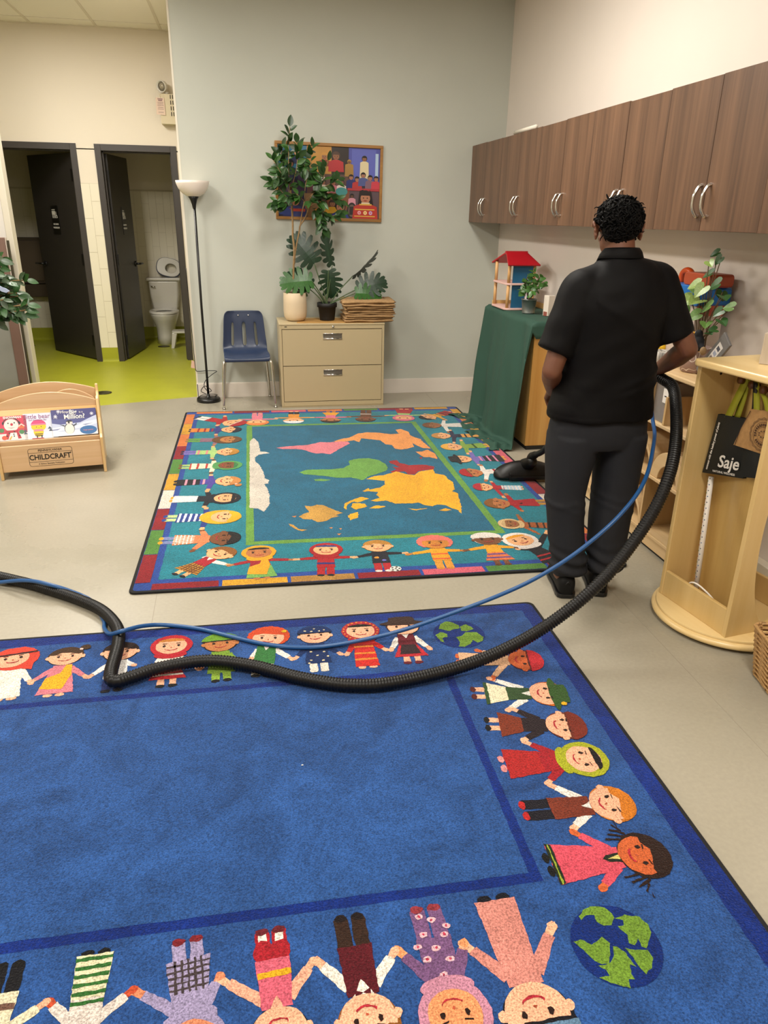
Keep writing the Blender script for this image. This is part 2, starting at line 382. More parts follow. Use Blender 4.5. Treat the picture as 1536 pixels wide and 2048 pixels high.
# ceiling with grid
ceil = struct(MB().box((XL - .1, YF - .1, CEIL + .012), (XR + .1, 10.8, CEIL + .1)).build('ceiling', M_ceil))
ct = MB().box((-.298, -.603, 0), (.298, .603, .012)).mesh('ceiling_tile', M_ceil)
gx = [-.683 + .615 * k for k in range(-7, 5)]; gy = [7.41 + 1.23 * k for k in range(-8, 2)]
for x in gx:
    for y in gy:
        if any(abs(x + .3075 - p[0]) < .25 and abs(y + .615 - p[1]) < .25 for p in PANELS): continue
        if x + .61 > XR or y + 1.22 < YF: continue
        o = bpy.data.objects.new('ceiling_tile', ct); COL.objects.link(o); o.parent = ceil; o.location = (x + .3075, y + .615, CEIL)
for x in gx + [gx[-1] + .615]:
    if x < XR: MB().box((x - .012, YF, CEIL - .006), (x + .012, YD if x < -.5 else YB, CEIL + .012)).build('grid_bar', M_tbar, ceil)
for y in gy + [gy[-1] + 1.23]:
    if y < YB: MB().box((XL, y - .012, CEIL - .005), (XR, y + .012, CEIL + .012)).build('grid_bar', M_tbar, ceil)
MB().box((XL, YD - .022, CEIL - .008), (-.475, YD, CEIL + .01)).build('wall_angle', M_tbar, ceil)
M_diff = mat('lamp_diffuser', '#fff3dc', 0.6, emit='#fff0d8', emit_s=3.0)
lampspots = ['above the near right of the room', 'above the tall plant side of the room', 'above the near left of the room', 'above the floor in front of the hallway', 'above the far left of the room', 'in front of the washroom doors']
for k, (x, y, w) in enumerate(PANELS):
    t = thing('ceiling_light', 'flat rectangular ceiling light panel ' + lampspots[k], 'ceiling light', (x, y, CEIL), 0, 'ceiling light panels')
    MB().box((-.3, -.6, 0), (.3, -.575, .02)).box((-.3, .575, 0), (.3, .6, .02)).box((-.3, -.575, 0), (-.275, .575, .02)).box((.275, -.575, 0), (.3, .575, .02)).build('frame', M_tbar, t)
    MB().box((-.275, -.575, .004), (.275, .575, .012)).build('diffuser', M_diff, t)

# ------------------------------------------------------------------ along the sage wall
# lateral file cabinet
M_putty = mat('putty_enamel', '#b8a783', 0.42)
M_gap = mat('shadow_gap_black', '#1c1812', 0.8)
t = thing('file_cabinet', 'beige two-drawer lateral metal file cabinet against the sage wall', 'file cabinet', (0.735, 6.46, 0))
W2, D, HC = .457, .45, .73
body = MB().box((-W2, .004, .0), (W2, D, .012)).box((-W2, .0, .012), (-W2 + .02, D, HC - .006)).box((W2 - .02, 0, .012), (W2, D, HC - .006)).box((-W2, D - .01, .012), (W2, D, HC - .006))
body.box((-W2 + .02, .0, .012), (W2 - .02, .02, .05)).box((-W2 + .02, 0, .685), (W2 - .02, .02, HC - .006)).box((-W2 + .02, .03, .05), (W2 - .02, .04, .685), 1)
body.build('body', [M_putty, M_gap], t, bevel=.002)
MB().box((-W2 - .003, -.005, HC - .012), (W2 + .003, D, HC)).build('top', M_putty, t, bevel=.003)
for z0, z1 in ((.056, .366), (.372, .680)):
    d = MB().box((-W2 + .023, -.004, z0), (-.083, .02, z1)).box((.083, -.004, z0), (W2 - .023, .02, z1)).box((-.083, -.004, z0), (.083, .02, z1 - .085)).box((-.083, -.004, z1 - .035), (.083, .02, z1)).build('drawer', M_putty, t)
    MB().box((-.083, .012, z1 - .085), (.083, .018, z1 - .035)).build('pull_recess', mat('pull_recess_metal', '#8d8a84', 0.3, 0.8), d)
    MB().tube([(-.083, -.006, z1 - .079), (.083, -.006, z1 - .079)], .0065, 10).box((-.085, -.006, z1 - .037), (.085, .0, z1 - .032)).build('pull_lip', M_chrome, d, True)
MB().tube([(.005, -.012, .705), (.005, .004, .705)], .009, 16).build('lock', M_chrome, t, True)
MB().box((-W2 + .045, -.0012, .702), (-W2 + .065, 0, .708)).build('badge', M_gap, t)
# tan paper runner on top
def wavy_poly(pts, amp, seed, step=.02):
    rd = random.Random(seed); out = []
    for (a, b), (c, d) in zip(pts, pts[1:] + pts[:1]):
        L = math.hypot(c - a, d - b); n = max(1, int(L / step))
        for k in range(n): out.append((a + (c - a) * k / n + rd.uniform(-amp, amp), b + (d - b) * k / n + rd.uniform(-amp, amp)))
    return out
tag(MB().prism(wavy_poly([(-.30, .04), (.05, .02), (.36, .015), (.40, .34), (-.28, .36)], .006, 3, .035), 0, .0015, 'xy').build('paper_runner', mat('tan_kraft_paper', '#b58a4c', 0.7, noise_amt=.08, noise_scale=12), None, loc=(0.735, 6.46, HC)), 'torn tan paper runner lying on the beige file cabinet under the pots', 'paper')

# stack of folded burlap mats
def burlap_mat():
    m = bpy.data.materials.new('burlap'); m.use_nodes = True; nt = m.node_tree; b = nt.nodes['Principled BSDF']; b.inputs['Roughness'].default_value = .9
    tc = nt.nodes.new('ShaderNodeTexCoord')
    c = nt.nodes.new('ShaderNodeTexChecker'); c.inputs['Scale'].default_value = 260; nt.links.new(tc.outputs['Object'], c.inputs[0])
    n = nt.nodes.new('ShaderNodeTexNoise'); n.inputs['Scale'].default_value = 60; nt.links.new(tc.outputs['Object'], n.inputs['Vector'])
    mx = nt.nodes.new('ShaderNodeMix'); mx.data_type = 'RGBA'; mx.inputs[6].default_value = lin('#866745') + (1,); mx.inputs[7].default_value = lin('#bd9868') + (1,)
    ad = nt.nodes.new('ShaderNodeMath'); ad.operation = 'MULTIPLY_ADD'; ad.inputs[1].default_value = .45; nt.links.new(c.outputs[1], ad.inputs[0]); nt.links.new(n.outputs[0], ad.inputs[2])
    sub = nt.nodes.new('ShaderNodeMath'); sub.operation = 'SUBTRACT'; sub.inputs[1].default_value = .2; nt.links.new(ad.outputs[0], sub.inputs[0])
    nt.links.new(sub.outputs[0], mx.inputs[0]); nt.links.new(mx.outputs[2], b.inputs['Base Color'])
    bp = nt.nodes.new('ShaderNodeBump'); bp.inputs['Strength'].default_value = .5; bp.inputs['Distance'].default_value = .002; nt.links.new(c.outputs[1], bp.inputs['Height']); nt.links.new(bp.outputs[0], b.inputs['Normal'])
    return m
M_burlap = burlap_mat()
def slab(w, d, th, seed, wave=.006, nx=26, ny=16, curl=0.0):
    """soft folded cloth slab with uneven edges"""
    rings = []
    def hz(x, y, s): return wave * noise.noise((x * 7 + seed * 3.1, y * 7 + s, seed))
    tp, bt = [], []
    for j in range(ny + 1):
        for i in range(nx + 1):
            u, v = i / nx, j / ny; x = (u - .5) * w; y = (v - .5) * d
            e = min(u, 1 - u, v, 1 - v); x += .010 * noise.noise((v * 6, seed, 1)) * (abs(u - .5) * 2) ** 4; y += .010 * noise.noise((u * 6, seed, 2)) * (abs(v - .5) * 2) ** 4
            k = min(1, e / .035); r = math.sqrt(max(0, 1 - (1 - k) ** 2)); c = th / 2 + hz(x, y, 0) + curl * (max(0, u - .8) / .2) ** 2
            tp.append((x, y, c + th / 2 * (.15 + .85 * r))); bt.append((x, y, c - th / 2 * (.15 + .85 * r)))
    N = (nx + 1) * (ny + 1); f = []
    for j in range(ny):
        for i in range(nx):
            a = j * (nx + 1) + i; q = (a, a + 1, a + nx + 2, a + nx + 1); f.append(q); f.append(tuple(N + k for k in q[::-1]))
    edge = [i for i in range(nx + 1)] + [(j + 1) * (nx + 1) - 1 for j in range(1, ny + 1)] + [ny * (nx + 1) + i for i in range(nx - 1, -1, -1)] + [j * (nx + 1) for j in range(ny - 1, 0, -1)]
    for a, b in zip(edge, edge[1:] + edge[:1]): f.append((a, N + a, N + b, b))
    return MB().add(tp + bt, f)
zz = HC + .001
order = ['bottom', 'second from the bottom', 'third from the bottom', 'fourth from the bottom', 'fifth from the bottom', 'sixth from the bottom', 'seventh from the bottom', 'second from the top', 'top']
sz0 = [(.46, .34, .030, 1.065, 6.655), (.45, .33, .018, 1.065, 6.65), (.45, .33, .020, 1.072, 6.652), (.455, .33, .019, 1.075, 6.65), (.44, .32, .020, 1.070, 6.655), (.45, .32, .019, 1.075, 6.65), (.45, .33, .020, 1.072, 6.65), (.44, .33, .020, 1.07, 6.65), (.455, .33, .030, 1.078, 6.648)]
rdb = random.Random(31); sz = [(w + rdb.uniform(-.03, .02), d, th * rdb.uniform(.9, 1.12), x + rdb.uniform(-.014, .014), y + rdb.uniform(-.012, .008)) for w, d, th, x, y in sz0]
for k, (w, d, th, x, y) in enumerate(sz):
    o = slab(w, d, th, k + 1, .007, curl=.006 if k > 5 else 0).build('burlap_mat', M_burlap, None, True, loc=(x, y, zz)); o.rotation_euler.z = .03 * math.sin(k * 2.3); zz += th - .001
    tag(o, 'brown burlap mat, %s of the folded stack on the file cabinet' % order[k], 'burlap mat', 'burlap mats stacked on the file cabinet')

# blue shell chair
M_shell = mat('navy_chair_plastic', '#27344f', 0.33, bump=.05, bump_scale=500)
t = thing('school_chair', 'navy blue plastic shell chair with chrome legs beside the file cabinet', 'chair', (-0.012, 6.70, 0), math.radians(2.5))
prof = [(-.205, .405), (-.213, .425), (-.195, .442), (-.13, .447), (-.05, .440), (.04, .434), (.10, .440), (.135, .458), (.155, .49), (.168, .53), (.178, .58), (.186, .63), (.194, .69), (.203, .745), (.209, .775), (.210, .792)]
us = [-1, -.93, -.78, -.60, -.50, -.34, -.16, -.08, .08, .16, .34, .50, .60, .78, .93, 1]
slot = {4: 1, 5: 0, 7: 1, 9: 0, 10: 1}
def shell_pt(v, u):
    y, z = prof[v]; w = .197
    if v >= 8: w = .197 - .032 * (v - 8) / 7
    if v == 15: w *= .84
    if v == 14: w *= .96
    if v == 0: w *= .93
    edge = abs(u) ** 4
    if v >= 7: y -= .030 * edge * min(1, (v - 6) / 3)           # sides of the back wrap forward
    else: z += .018 * edge * (1 if v > 1 else 0)
    return (w * u, y, z)
vs = [shell_pt(v, u) for v in range(len(prof)) for u in us]; fs = []; nu = len(us)
for v in range(len(prof) - 1):
    for i in range(nu - 1):
        if 8 <= v <= 11 and i in (3, 7, 11): continue
        if 8 <= v <= 11 and i == 3: continue
        a = v * nu + i; fs.append((a, a + 1, a + nu + 1, a + nu))
o = MB().add(vs, fs).build('shell', M_shell, t, True)
m = o.modifiers.new('thick', 'SOLIDIFY'); m.thickness = .009; m.offset = 0
m = o.modifiers.new('soft', 'SUBSURF'); m.levels = 2; m.render_levels = 2
for s in (-1, 1):
    MB().tube(spline([(s * .165, -.12, .425), (s * .19, -.19, .412), (s * .205, -.215, .38), (s * .218, -.225, .18), (s * .225, -.232, .012)], 6), .0115, 12).build('leg', M_chrome, t, True)
    MB().tube(spline([(s * .150, .10, .425), (s * .172, .145, .40), (s * .185, .162, .34), (s * .200, .195, .16), (s * .208, .212, .012)], 6), .0115, 12).build('leg', M_chrome, t, True)
    for yy, xx in ((-.232, .225), (.212, .208)): MB().lathe([(.013, 0), (.014, .004), (.012, .016), (.0005, .017)], 14, (s * xx, yy, 0)).build('foot_glide', M_steel, t, True)
    MB().tube([(s * .165, -.12, .425), (s * .150, .10, .425)], .0105, 10).build('seat_rail', M_chrome, t, True)
    MB().ball((s * .045, .187, .752), (.007, .006, .007), 12).build('rivet', M_chrome, t, True)
MB().tube([(-.165, -.10, .424), (.165, -.10, .424)], .009, 10).build('cross_bar', M_chrome, t, True)

# torchiere lamp
M_bowl = mat('frosted_lamp_bowl', '#e8ddd2', 0.35, trans=.0)
t = thing('floor_lamp', 'tall black torchiere floor lamp with white bowl shade in the wall corner', 'floor lamp', (-0.372, 6.80, 0))
MB().lathe([(.0005, 0), (.098, 0), (.106, .006), (.106, .022), (.098, .032), (.05, .037), (.016, .042), (.014, .06), (.0005, .06)], 40).build('base', M_black, t, True)
MB().tube([(0, 0, .05), (-.002, 0, .85), (.002, 0, 1.65)], .0105, 14).build('pole', M_black, t, True)
MB().lathe([(.0005, 1.63), (.013, 1.63), (.017, 1.66), (.03, 1.70), (.047, 1.728), (.0005, 1.73)], 28).build('cup', M_black, t, True)
MB().lathe([(.030, 1.720), (.055, 1.727), (.09, 1.748), (.118, 1.782), (.133, 1.82), (.137, 1.842), (.133, 1.842), (.128, 1.82), (.113, 1.786), (.086, 1.753), (.05, 1.733), (.03, 1.727)], 40, cap=False).build('shade', M_bowl, t, True)
MB().tube(spline([(-.02, .02, .06), (-.06, -.03, .10), (-.02, -.05, .15), (.03, -.01, .10), (0, .03, .08), (-.03, -.02, .14), (-.01, -.03, .20), (.05, .06, .235), (.085, .09, .255), (.0, .118, .255), (-.08, .122, .25), (-.101, .120, .262), (-.105, .118, .32), (-.112, .118, .80), (-.115, .119, 1.15)], 6), .0032, 8).build('cable', M_black, t, True)
MB().tube(spline([(.06, .05, .035), (.08, -.02, .06), (.03, -.03, .07), (-.05, -.02, .062), (-.10, .0, .03), (-.085, .04, .034)], 6), .003, 8).build('cable', M_black, t, True)

# ------------------------------------------------------------------ plants
def leaf_mat(name, c, c2): return mat(name, c, 0.38, noise_amt=.0, c2=c2, noise_scale=18)
M_leaf = leaf_mat('ficus_leaf', '#16300f', '#2b4d22'); M_leaf2 = leaf_mat('ficus_leaf_light', '#25481a', '#3f6a2c'); M_bark = mat('ficus_bark', '#8a6f4a', 0.8, noise_amt=.2, noise_scale=60)
M_monst = leaf_mat('monstera_leaf_dark', '#0e2616', '#1b3b22'); M_monst2 = leaf_mat('monstera_leaf_bright', '#22491a', '#356428'); M_stem = mat('green_stem', '#41562f', 0.5)
def leaf_mesh(name, m, L=1.0, W=.42, fold=.10, droop=.12, n=6):
    """pointed oval leaf, base at origin, tip along +x, normal +z"""
    vs, fs = [], []
    for k in range(n + 1):
        s = k / n; w = W / 2 * (math.sin(PI * s ** .85)) ** .8 * (1 if s < .98 else .2); x = L * s; z = -droop * s * s
        for q in (-1, -.5, 0, .5, 1): vs.append((x, q * w, z + fold * abs(q) * w * 1.5))
    for k in range(n):
        for i in range(4): a = k * 5 + i; fs.append((a, a + 1, a + 6, a + 5))
    return MB().add(vs, fs).mesh(name, m, True)
def put_leaf(me, parent, p, d, up, s, name='leaf'):
    x = Vector(d).normalized(); z = Vector(up); y = z.cross(x)
    if y.length < 1e-4: y = Vector((0, 1, 0)).cross(x)
    y.normalize(); z = x.cross(y)
    o = bpy.data.objects.new(name, me); COL.objects.link(o); o.parent = parent
    o.matrix_local = Matrix(((x.x, y.x, z.x, p[0]), (x.y, y.y, z.y, p[1]), (x.z, y.z, z.z, p[2]), (0, 0, 0, 1))) @ Matrix.Scale(s, 4)
    return o
FL = [leaf_mesh('ficus_leaf', M_leaf, 1, .50, .12, .15), leaf_mesh('ficus_leaf', M_leaf2, 1, .46, .15, .25), leaf_mesh('ficus_leaf', M_leaf, 1, .55, .08, .05)]
def branch_leaves(parent, pts, n, size, rd, meshes=FL, start=.25, spread=.9):
    P = spline(pts, 6)
    for k in range(n):
        s = start + (1 - start) * k / max(1, n - 1); i = min(len(P) - 2, int(s * (len(P) - 1))); p = P[i].lerp(P[i + 1], s * (len(P) - 1) - i) if i < len(P) - 1 else P[-1]
        tg = (P[min(i + 1, len(P) - 1)] - P[max(i - 1, 0)]).normalized()
        side = Vector((rd.uniform(-1, 1), rd.uniform(-1, .4), rd.uniform(-.7, .5)))
        side = (side - side.project(tg)).normalized() if k < n - 1 else Vector((0, 0, 0))
        d = (tg * .55 + side * spread + Vector((0, 0, -.15)))
        up = Vector((rd.uniform(-.5, .5), -1.0 + rd.uniform(-.3, .6), rd.uniform(.1, 1.0)))
        put_leaf(rd.choice(meshes), parent, p, d, up, size * rd.uniform(.75, 1.2))
# ficus in white pot
t = thing('potted_ficus', 'tall slender artificial ficus in a cream ceramic pot on the file cabinet', 'potted plant', (.432, 6.665, HC + .002))
MB().lathe([(.0005, 0), (.062, 0), (.082, .01), (.096, .035), (.102, .08), (.101, .15), (.0985, .235), (.095, .238), (.091, .235), (.092, .20), (.0005, .20)], 44).build('pot', mat('cream_ceramic', '#d3bfa0', 0.5), t, True)
MB().lathe([(.0005, .205), (.09, .205), (.0005, .21)], 24).build('soil', mat('dark_moss', '#3a3220', .95, noise_amt=.3, noise_scale=80), t)
trunk = MB()
trunk.tube(spline([(-.012, 0, .20), (-.008, 0, .35), (.0, -.005, .50), (.006, 0, .60), (-.002, .005, .70), (.0, 0, .80), (-.004, -.01, .95), (-.015, -.02, 1.1)], 5), .0085, 8)
trunk.tube(spline([(.004, 0, .47), (.012, 0, .55), (.030, .0, .64), (.055, .01, .74), (.062, 0, .78), (.105, .0, .84), (.145, .0, .93)], 5), .0065, 8)
trunk.tube(spline([(.062, 0, .78), (.075, -.01, .86), (.10, -.02, .97)], 5), .005, 7)
B = [[(-.004, -.01, .93), (-.02, -.03, 1.10), (-.02, -.02, 1.30), (.0, .0, 1.52)], [(-.01, -.02, 1.0), (-.06, -.04, 1.12), (-.10, -.04, 1.20), (-.15, -.03, 1.28)], [(-.004, -.01, .97), (-.07, -.06, 1.02), (-.12, -.05, 1.08), (-.17, -.04, 1.12)],
     [(.0, -.01, .93), (-.05, -.07, .95), (-.10, -.08, .96), (-.15, -.07, .95)], [(-.01, -.02, 1.05), (.03, -.08, 1.18), (.05, -.08, 1.30), (.05, -.05, 1.40)], [(.10, -.02, .97), (.11, -.08, 1.10), (.15, -.07, 1.22), (.17, -.04, 1.38)],
     [(.145, 0, .93), (.20, -.05, 1.02), (.25, -.04, 1.12), (.30, -.02, 1.28)], [(.145, 0, .93), (.23, -.06, .97), (.32, -.05, 1.0), (.41, -.04, .98)], [(.10, -.02, .97), (.20, -.09, 1.05), (.30, -.08, 1.10), (.38, -.06, 1.14)],
     [(.145, 0, .93), (.19, -.05, .90), (.23, -.06, .84), (.25, -.05, .74)], [(.145, 0, .93), (.24, -.04, .90), (.32, -.04, .86), (.38, -.03, .88)], [(-.02, -.02, 1.1), (-.05, .05, 1.2), (-.08, .06, 1.28), (-.06, .04, 1.38)],
     [(.10, -.02, .97), (.06, -.08, 1.0), (.03, -.10, 1.02), (-.03, -.1, 1.0)], [(.14, 0, .93), (.14, -.09, .98), (.17, -.11, 1.03), (.22, -.1, 1.05)], [(.05, -.05, 1.2), (.09, -.09, 1.24), (.13, -.09, 1.2), (.19, -.08, 1.18)], [(-.02, -.02, 1.1), (-.06, -.08, 1.12), (-.09, -.1, 1.15), (-.12, -.09, 1.13)]]
for b_ in B: trunk.tube(spline(b_, 5), .0028, 6)
trunk.build('trunk', M_bark, t, True)
rd = random.Random(5)
for k, b_ in enumerate(B): branch_leaves(t, b_, {0: 20, 1: 16, 4: 18, 5: 18, 6: 18, 7: 17}.get(k, 16), .088, rd, spread=.8)
# monstera in black pot
def monstera(m):
    """split leaf: base at origin, tip +x, length 1; fingers fan out from the midrib"""
    vs, fs = [], []
    def zc(x, y): return .13 * abs(y) - .20 * x * x + .03 * math.sin(9 * x) * abs(y)
    def strip(pts_a, pts_b):
        o = len(vs)
        for (a, b_) in zip(pts_a, pts_b): vs.extend([(a[0], a[1], zc(*a)), (b_[0], b_[1], zc(*b_))])
        for k in range(len(pts_a) - 1): fs.append((o + 2 * k, o + 2 * k + 1, o + 2 * k + 3, o + 2 * k + 2))
    n = 7
    for s in (-1, 1):
        for k in range(n):
            x0 = .04 + .86 * k / n; x1 = x0 + .86 / n; u = k / (n - 1)
            L = .50 * math.sin(PI * (.20 + .72 * u)) ** .8; ang = math.radians(118 - 92 * u)           # first fingers sweep back, last ones forward
            dx, dy = math.cos(ang), math.sin(ang); nx, ny = -dy, dx; A_, B_ = [], []
            for q in range(6):
                t_ = q / 5; w = .060 * (1 + .25 * math.sin(PI * t_)) * (1 if t_ < .9 else .55); cx, cy = (x0 + x1) / 2 + dx * L * t_ + .05 * t_ * t_, dy * L * t_
                A_.append((cx + nx * w, s * max(0.0, cy + ny * w))); B_.append((cx - nx * w, s * max(0.0, cy - ny * w)))
            strip(A_, B_)
        strip([(x, 0) for x in (.0, .2, .4, .6, .8, 1.0)], [(x, s * w) for x, w in ((.02, .05), (.2, .20), (.4, .21), (.6, .17), (.8, .10), (.97, .02))])
    return MB().add(vs, fs).mesh('monstera_leaf', m, False)
MO = [monstera(M_monst), monstera(M_monst2)]
t = thing('potted_monstera', 'artificial monstera with split leaves in a small black pot on the file cabinet', 'potted plant', (.713, 6.675, HC + .002))
MB().lathe([(.0005, 0), (.062, 0), (.066, .01), (.078, .112), (.088, .114), (.088, .15), (.082, .15), (.078, .13), (.0005, .128)], 36).build('pot', mat('black_nursery_pot', '#111112', .6), t, True)
def mpx(x, y, dy): return (x, dy, y)
# base point, tip point, normal, scale of width, material   (local metres, y towards the wall)
ML = [((-.10, .06, .47), (-.275, .05, .71), (.1, -1, .35), .29, 0), ((.02, .03, .42), (.055, .0, .19), (.0, -1, .25), .22, 0), ((.055, .05, .46), (-.035, .07, .74), (-.95, -.30, .1), .25, 0), ((.235, .04, .37), (.49, .03, .54), (.42, -.30, -.85), .27, 0),
      ((.275, -.02, .27), (.52, -.05, .345), (-.1, -.95, .5), .27, 0), ((.245, -.06, .235), (.47, -.10, .235), (-.1, -.80, .65), .235, 1), ((-.13, -.02, .335), (-.40, -.06, .335), (.15, -.9, .55), .28, 1), ((-.13, .04, .30), (-.32, .05, .42), (-.35, -.55, .9), .22, 0), ((-.17, .02, .28), (-.27, .0, .20), (.1, -.9, .4), .17, 1)]
for i, (b_, tp, nn, s, mi) in enumerate(ML):
    st = MB().tube(spline([(.015 * math.cos(i * 2), .015 * math.sin(i * 2), .12), (b_[0] * .45, b_[1] * .4, .12 + (b_[2] - .12) * .5), b_], 7), [.0045] * 14 + [.003], 7).build('stem', M_stem, t, True)
    put_leaf(MO[mi], t, b_, Vector(tp) - Vector(b_), nn, (Vector(tp) - Vector(b_)).length * .97)

# ------------------------------------------------------------------ framed collage poster
def flat_print(name, shapes, parent, M, material, dz=.0002, z0=.0):
    """coloured outlines in one flat printed sheet; shapes: (hex, [(x, y), ...])"""
    vs, fs, cols = [], [], []
    for k, (c, poly) in enumerate(shapes):
        o = len(vs); vs += [tuple(M @ Vector((x, y, z0 + dz * k))) for x, y in poly]; fs.append(tuple(range(o, o + len(poly)))); cols.append(lin(c))
    me = bpy.data.meshes.new(name); me.from_pydata(vs, [], fs); me.materials.append(material)
    ca = me.color_attributes.new('Col', 'FLOAT_COLOR', 'CORNER'); buf = []
    for p, c in zip(me.polygons, cols): buf += [c[0], c[1], c[2], 1.0] * p.loop_total
    ca.data.foreach_set('color', buf); me.update()
    o = bpy.data.objects.new(name, me); COL.objects.link(o)
    if parent is not None: o.parent = parent
    return o
def print_mat(name, rough=.4):
    m = bpy.data.materials.new(name); m.use_nodes = True; nt = m.node_tree; b = nt.nodes['Principled BSDF']; a = nt.nodes.new('ShaderNodeVertexColor'); a.layer_name = 'Col'
    nt.links.new(a.outputs[0], b.inputs['Base Color']); b.inputs['Roughness'].default_value = rough; return m
M_print = print_mat('printed_paper', .35)
def ell(cx, cy, rx, ry, n=18, a0=0, a1=360):
    return [(cx + rx * math.cos(math.radians(a0 + (a1 - a0) * k / (n if a1 - a0 == 360 else n - 1))), cy + ry * math.sin(math.radians(a0 + (a1 - a0) * k / (n if a1 - a0 == 360 else n - 1)))) for k in range(n)]
t = thing('framed_poster', 'wood-framed collage poster of children photographs on the sage wall', 'poster', (.775, YB - .001, 1.858)); t.rotation_euler = (0, math.radians(.9), 0)
PW, PH = .928, .612
M_oak = wood('oak_frame', '#8a5f2a', '#a97a3c', 'x', .8, .45)
for nm, a, b_ in (('frame_rail', (-PW / 2, -.024, PH / 2 - .024), (PW / 2, 0, PH / 2)), ('frame_rail', (-PW / 2, -.024, -PH / 2), (PW / 2, 0, -PH / 2 + .024)), ('frame_stile', (-PW / 2, -.024, -PH / 2 + .024), (-PW / 2 + .024, 0, PH / 2 - .024)), ('frame_stile', (PW / 2 - .024, -.024, -PH / 2 + .024), (PW / 2, 0, PH / 2 - .024))):
    MB().box(a, b_).build(nm, M_oak, t, bevel=.003)
MB().box((-PW / 2 + .02, -.008, -PH / 2 + .02), (PW / 2 - .02, 0, PH / 2 - .02)).build('backing_board', mat('poster_board', '#3a3038', .6), t)
# collage: coordinates as fractions of the sheet (0..1, 0..1 from the lower left)
S = []
def R_(c, x0, y0, x1, y1): S.append((c, [(x0, y0), (x1, y0), (x1, y1), (x0, y1)]))
def E_(c, cx, cy, rx, ry, a0=0, a1=360): S.append((c, ell(cx, cy, rx, ry, 18, a0, a1)))
def kid(cx, cy, r, skin, hair, shirt, sw=2.2, sh=3.0, face=True):
    """head and shoulders portrait; r = face radius as a fraction of the sheet width"""
    k = 1.5
    S.append((shirt, [(cx - sw * r, cy - (sh) * r * k), (cx + sw * r, cy - sh * r * k), (cx + sw * r * .9, cy - 1.5 * r * k), (cx + .7 * r, cy - .95 * r * k), (cx - .7 * r, cy - .95 * r * k), (cx - sw * r * .9, cy - 1.5 * r * k)]))
    E_(hair, cx, cy + .18 * r * k, 1.18 * r, 1.18 * r * k); E_(skin, cx, cy - .05 * r * k, .88 * r, .95 * r * k); E_(hair, cx, cy + .42 * r * k, 1.02 * r, .72 * r * k, 0, 180)
    if face:
        for q in (-.35, .35): E_('#1a0e0a', cx + q * r, cy, .12 * r, .10 * r * k)
        E_('#8a3028', cx, cy - .48 * r * k, .32 * r, .10 * r * k)
R_('#2f6d8c', 0, .62, .30, 1); R_('#24566f', .03, .66, .13, .93); R_('#c08a3a', .28, .60, .52, 1); R_('#241a16', .52, .60, .70, 1); R_('#4a4fa0', .69, .52, 1, 1); R_('#5a62b4', .72, .56, .96, .98); R_('#a9c2dc', .955, .50, .985, .93)
R_('#3a2a44', 0, .30, .40, .64); R_('#5a4038', .28, .32, .70, .62); R_('#59474f', .66, .0, 1, .42); R_('#2a2a48', 0, 0, .34, .32); R_('#8a6a4a', .26, 0, .56, .34); R_('#7e4a30', .40, .12, .70, .40)
kid(.19, .90, .035, '#b98b6a', '#1a1210', '#1c2548'); kid(.12, .74, .03, '#8a5c44', '#141010', '#1c2440', 2.4, 5); kid(.45, .86, .03, '#9a6a48', '#c98f3a', '#8a3a22'); kid(.565, .87, .034, '#8a5a3c', '#4a3022', '#b02a30', 2.3, 4.2)
kid(.695, .80, .017, '#6a4630', '#a07a38', '#a07a38', 2.6, 8, False); kid(.845, .85, .023, '#8a5c40', '#120c0c', '#d8c8a0', 2.0, 8.5)
for x, c, y in ((.36, '#6a3a4a', .52), (.44, '#c8b8a8', .5), (.54, '#b86a78', .50), (.62, '#d8ccc0', .51)): kid(x, y, .023, '#8a5c42', '#140e0c', c, 2.2, 4)
E_('#e8e8e8', .435, .555, .022, .034); E_('#141414', .435, .555, .009, .012)
for x, c, y in ((.715, '#1e2a68', .585), (.775, '#b03030', .56), (.835, '#4a5488', .62), (.905, '#7a5a6a', .585), (.965, '#c03a48', .575)): kid(x, y, .022, '#a8745a', '#140c10', c, 2.3, 4.6)
R_('#a8323a', .68, .40, 1, .435); E_('#3f8a8a', .62, .38, .06, .06)
kid(.16, .23, .05, '#a87050', '#141014', '#28306a', 2.4, 3.4); R_('#b03a2a', .10, .075, .26, .115); kid(.05, .18, .035, '#5a4a6a', '#20202c', '#2a3a7a'); kid(.43, .20, .04, '#b88a5a', '#2a1a10', '#c8862a'); kid(.53, .20, .03, '#8a5c40', '#2a1a14', '#d0a030')
kid(.61, .16, .045, '#a87258', '#15100e', '#26357e', 2.0, 3.2); kid(.725, .32, .018, '#5e4030', '#1a1210', '#d090a0', 2.2, 5.2, False); E_('#2a2628', .725, .11, .05, .12); E_('#6a5a50', .725, .11, .035, .09); R_('#2a2628', .70, .05, .75, .17)
S.append(('#1a1014', [(.78, .12), (.80, .40), (.84, .42), (.83, .14)])); S.append(('#1a1014', [(.95, .10), (.92, .38), (.90, .42), (.90, .16)]))
kid(.86, .30, .055, '#b0785a', '#1c1214', '#b5342a', 2.35, 3.7); R_('#d8a848', .80, .195, .925, .215); R_('#d8a848', .755, .125, .955, .142); R_('#d8a848', .75, .028, .96, .042); R_('#d8c8a8', .82, .215, .905, .235)
for x, c in ((.80, '#e0a0b0'), (.86, '#e8d890'), (.915, '#c0a0d0')): E_(c, x, .085, .018, .028); E_('#d86040', x, .085, .007, .011)
sw_, sh_ = PW - .05, PH - .05
SS = [(c, [((max(0, min(1, x)) - .5) * sw_, (max(0, min(1, y)) - .5) * sh_) for x, y in p]) for c, p in S]
flat_print('collage_print', SS, t, Matrix.Translation((0, -.0085, 0)) @ Matrix.Rotation(PI / 2, 4, 'X'), M_print, .00006)

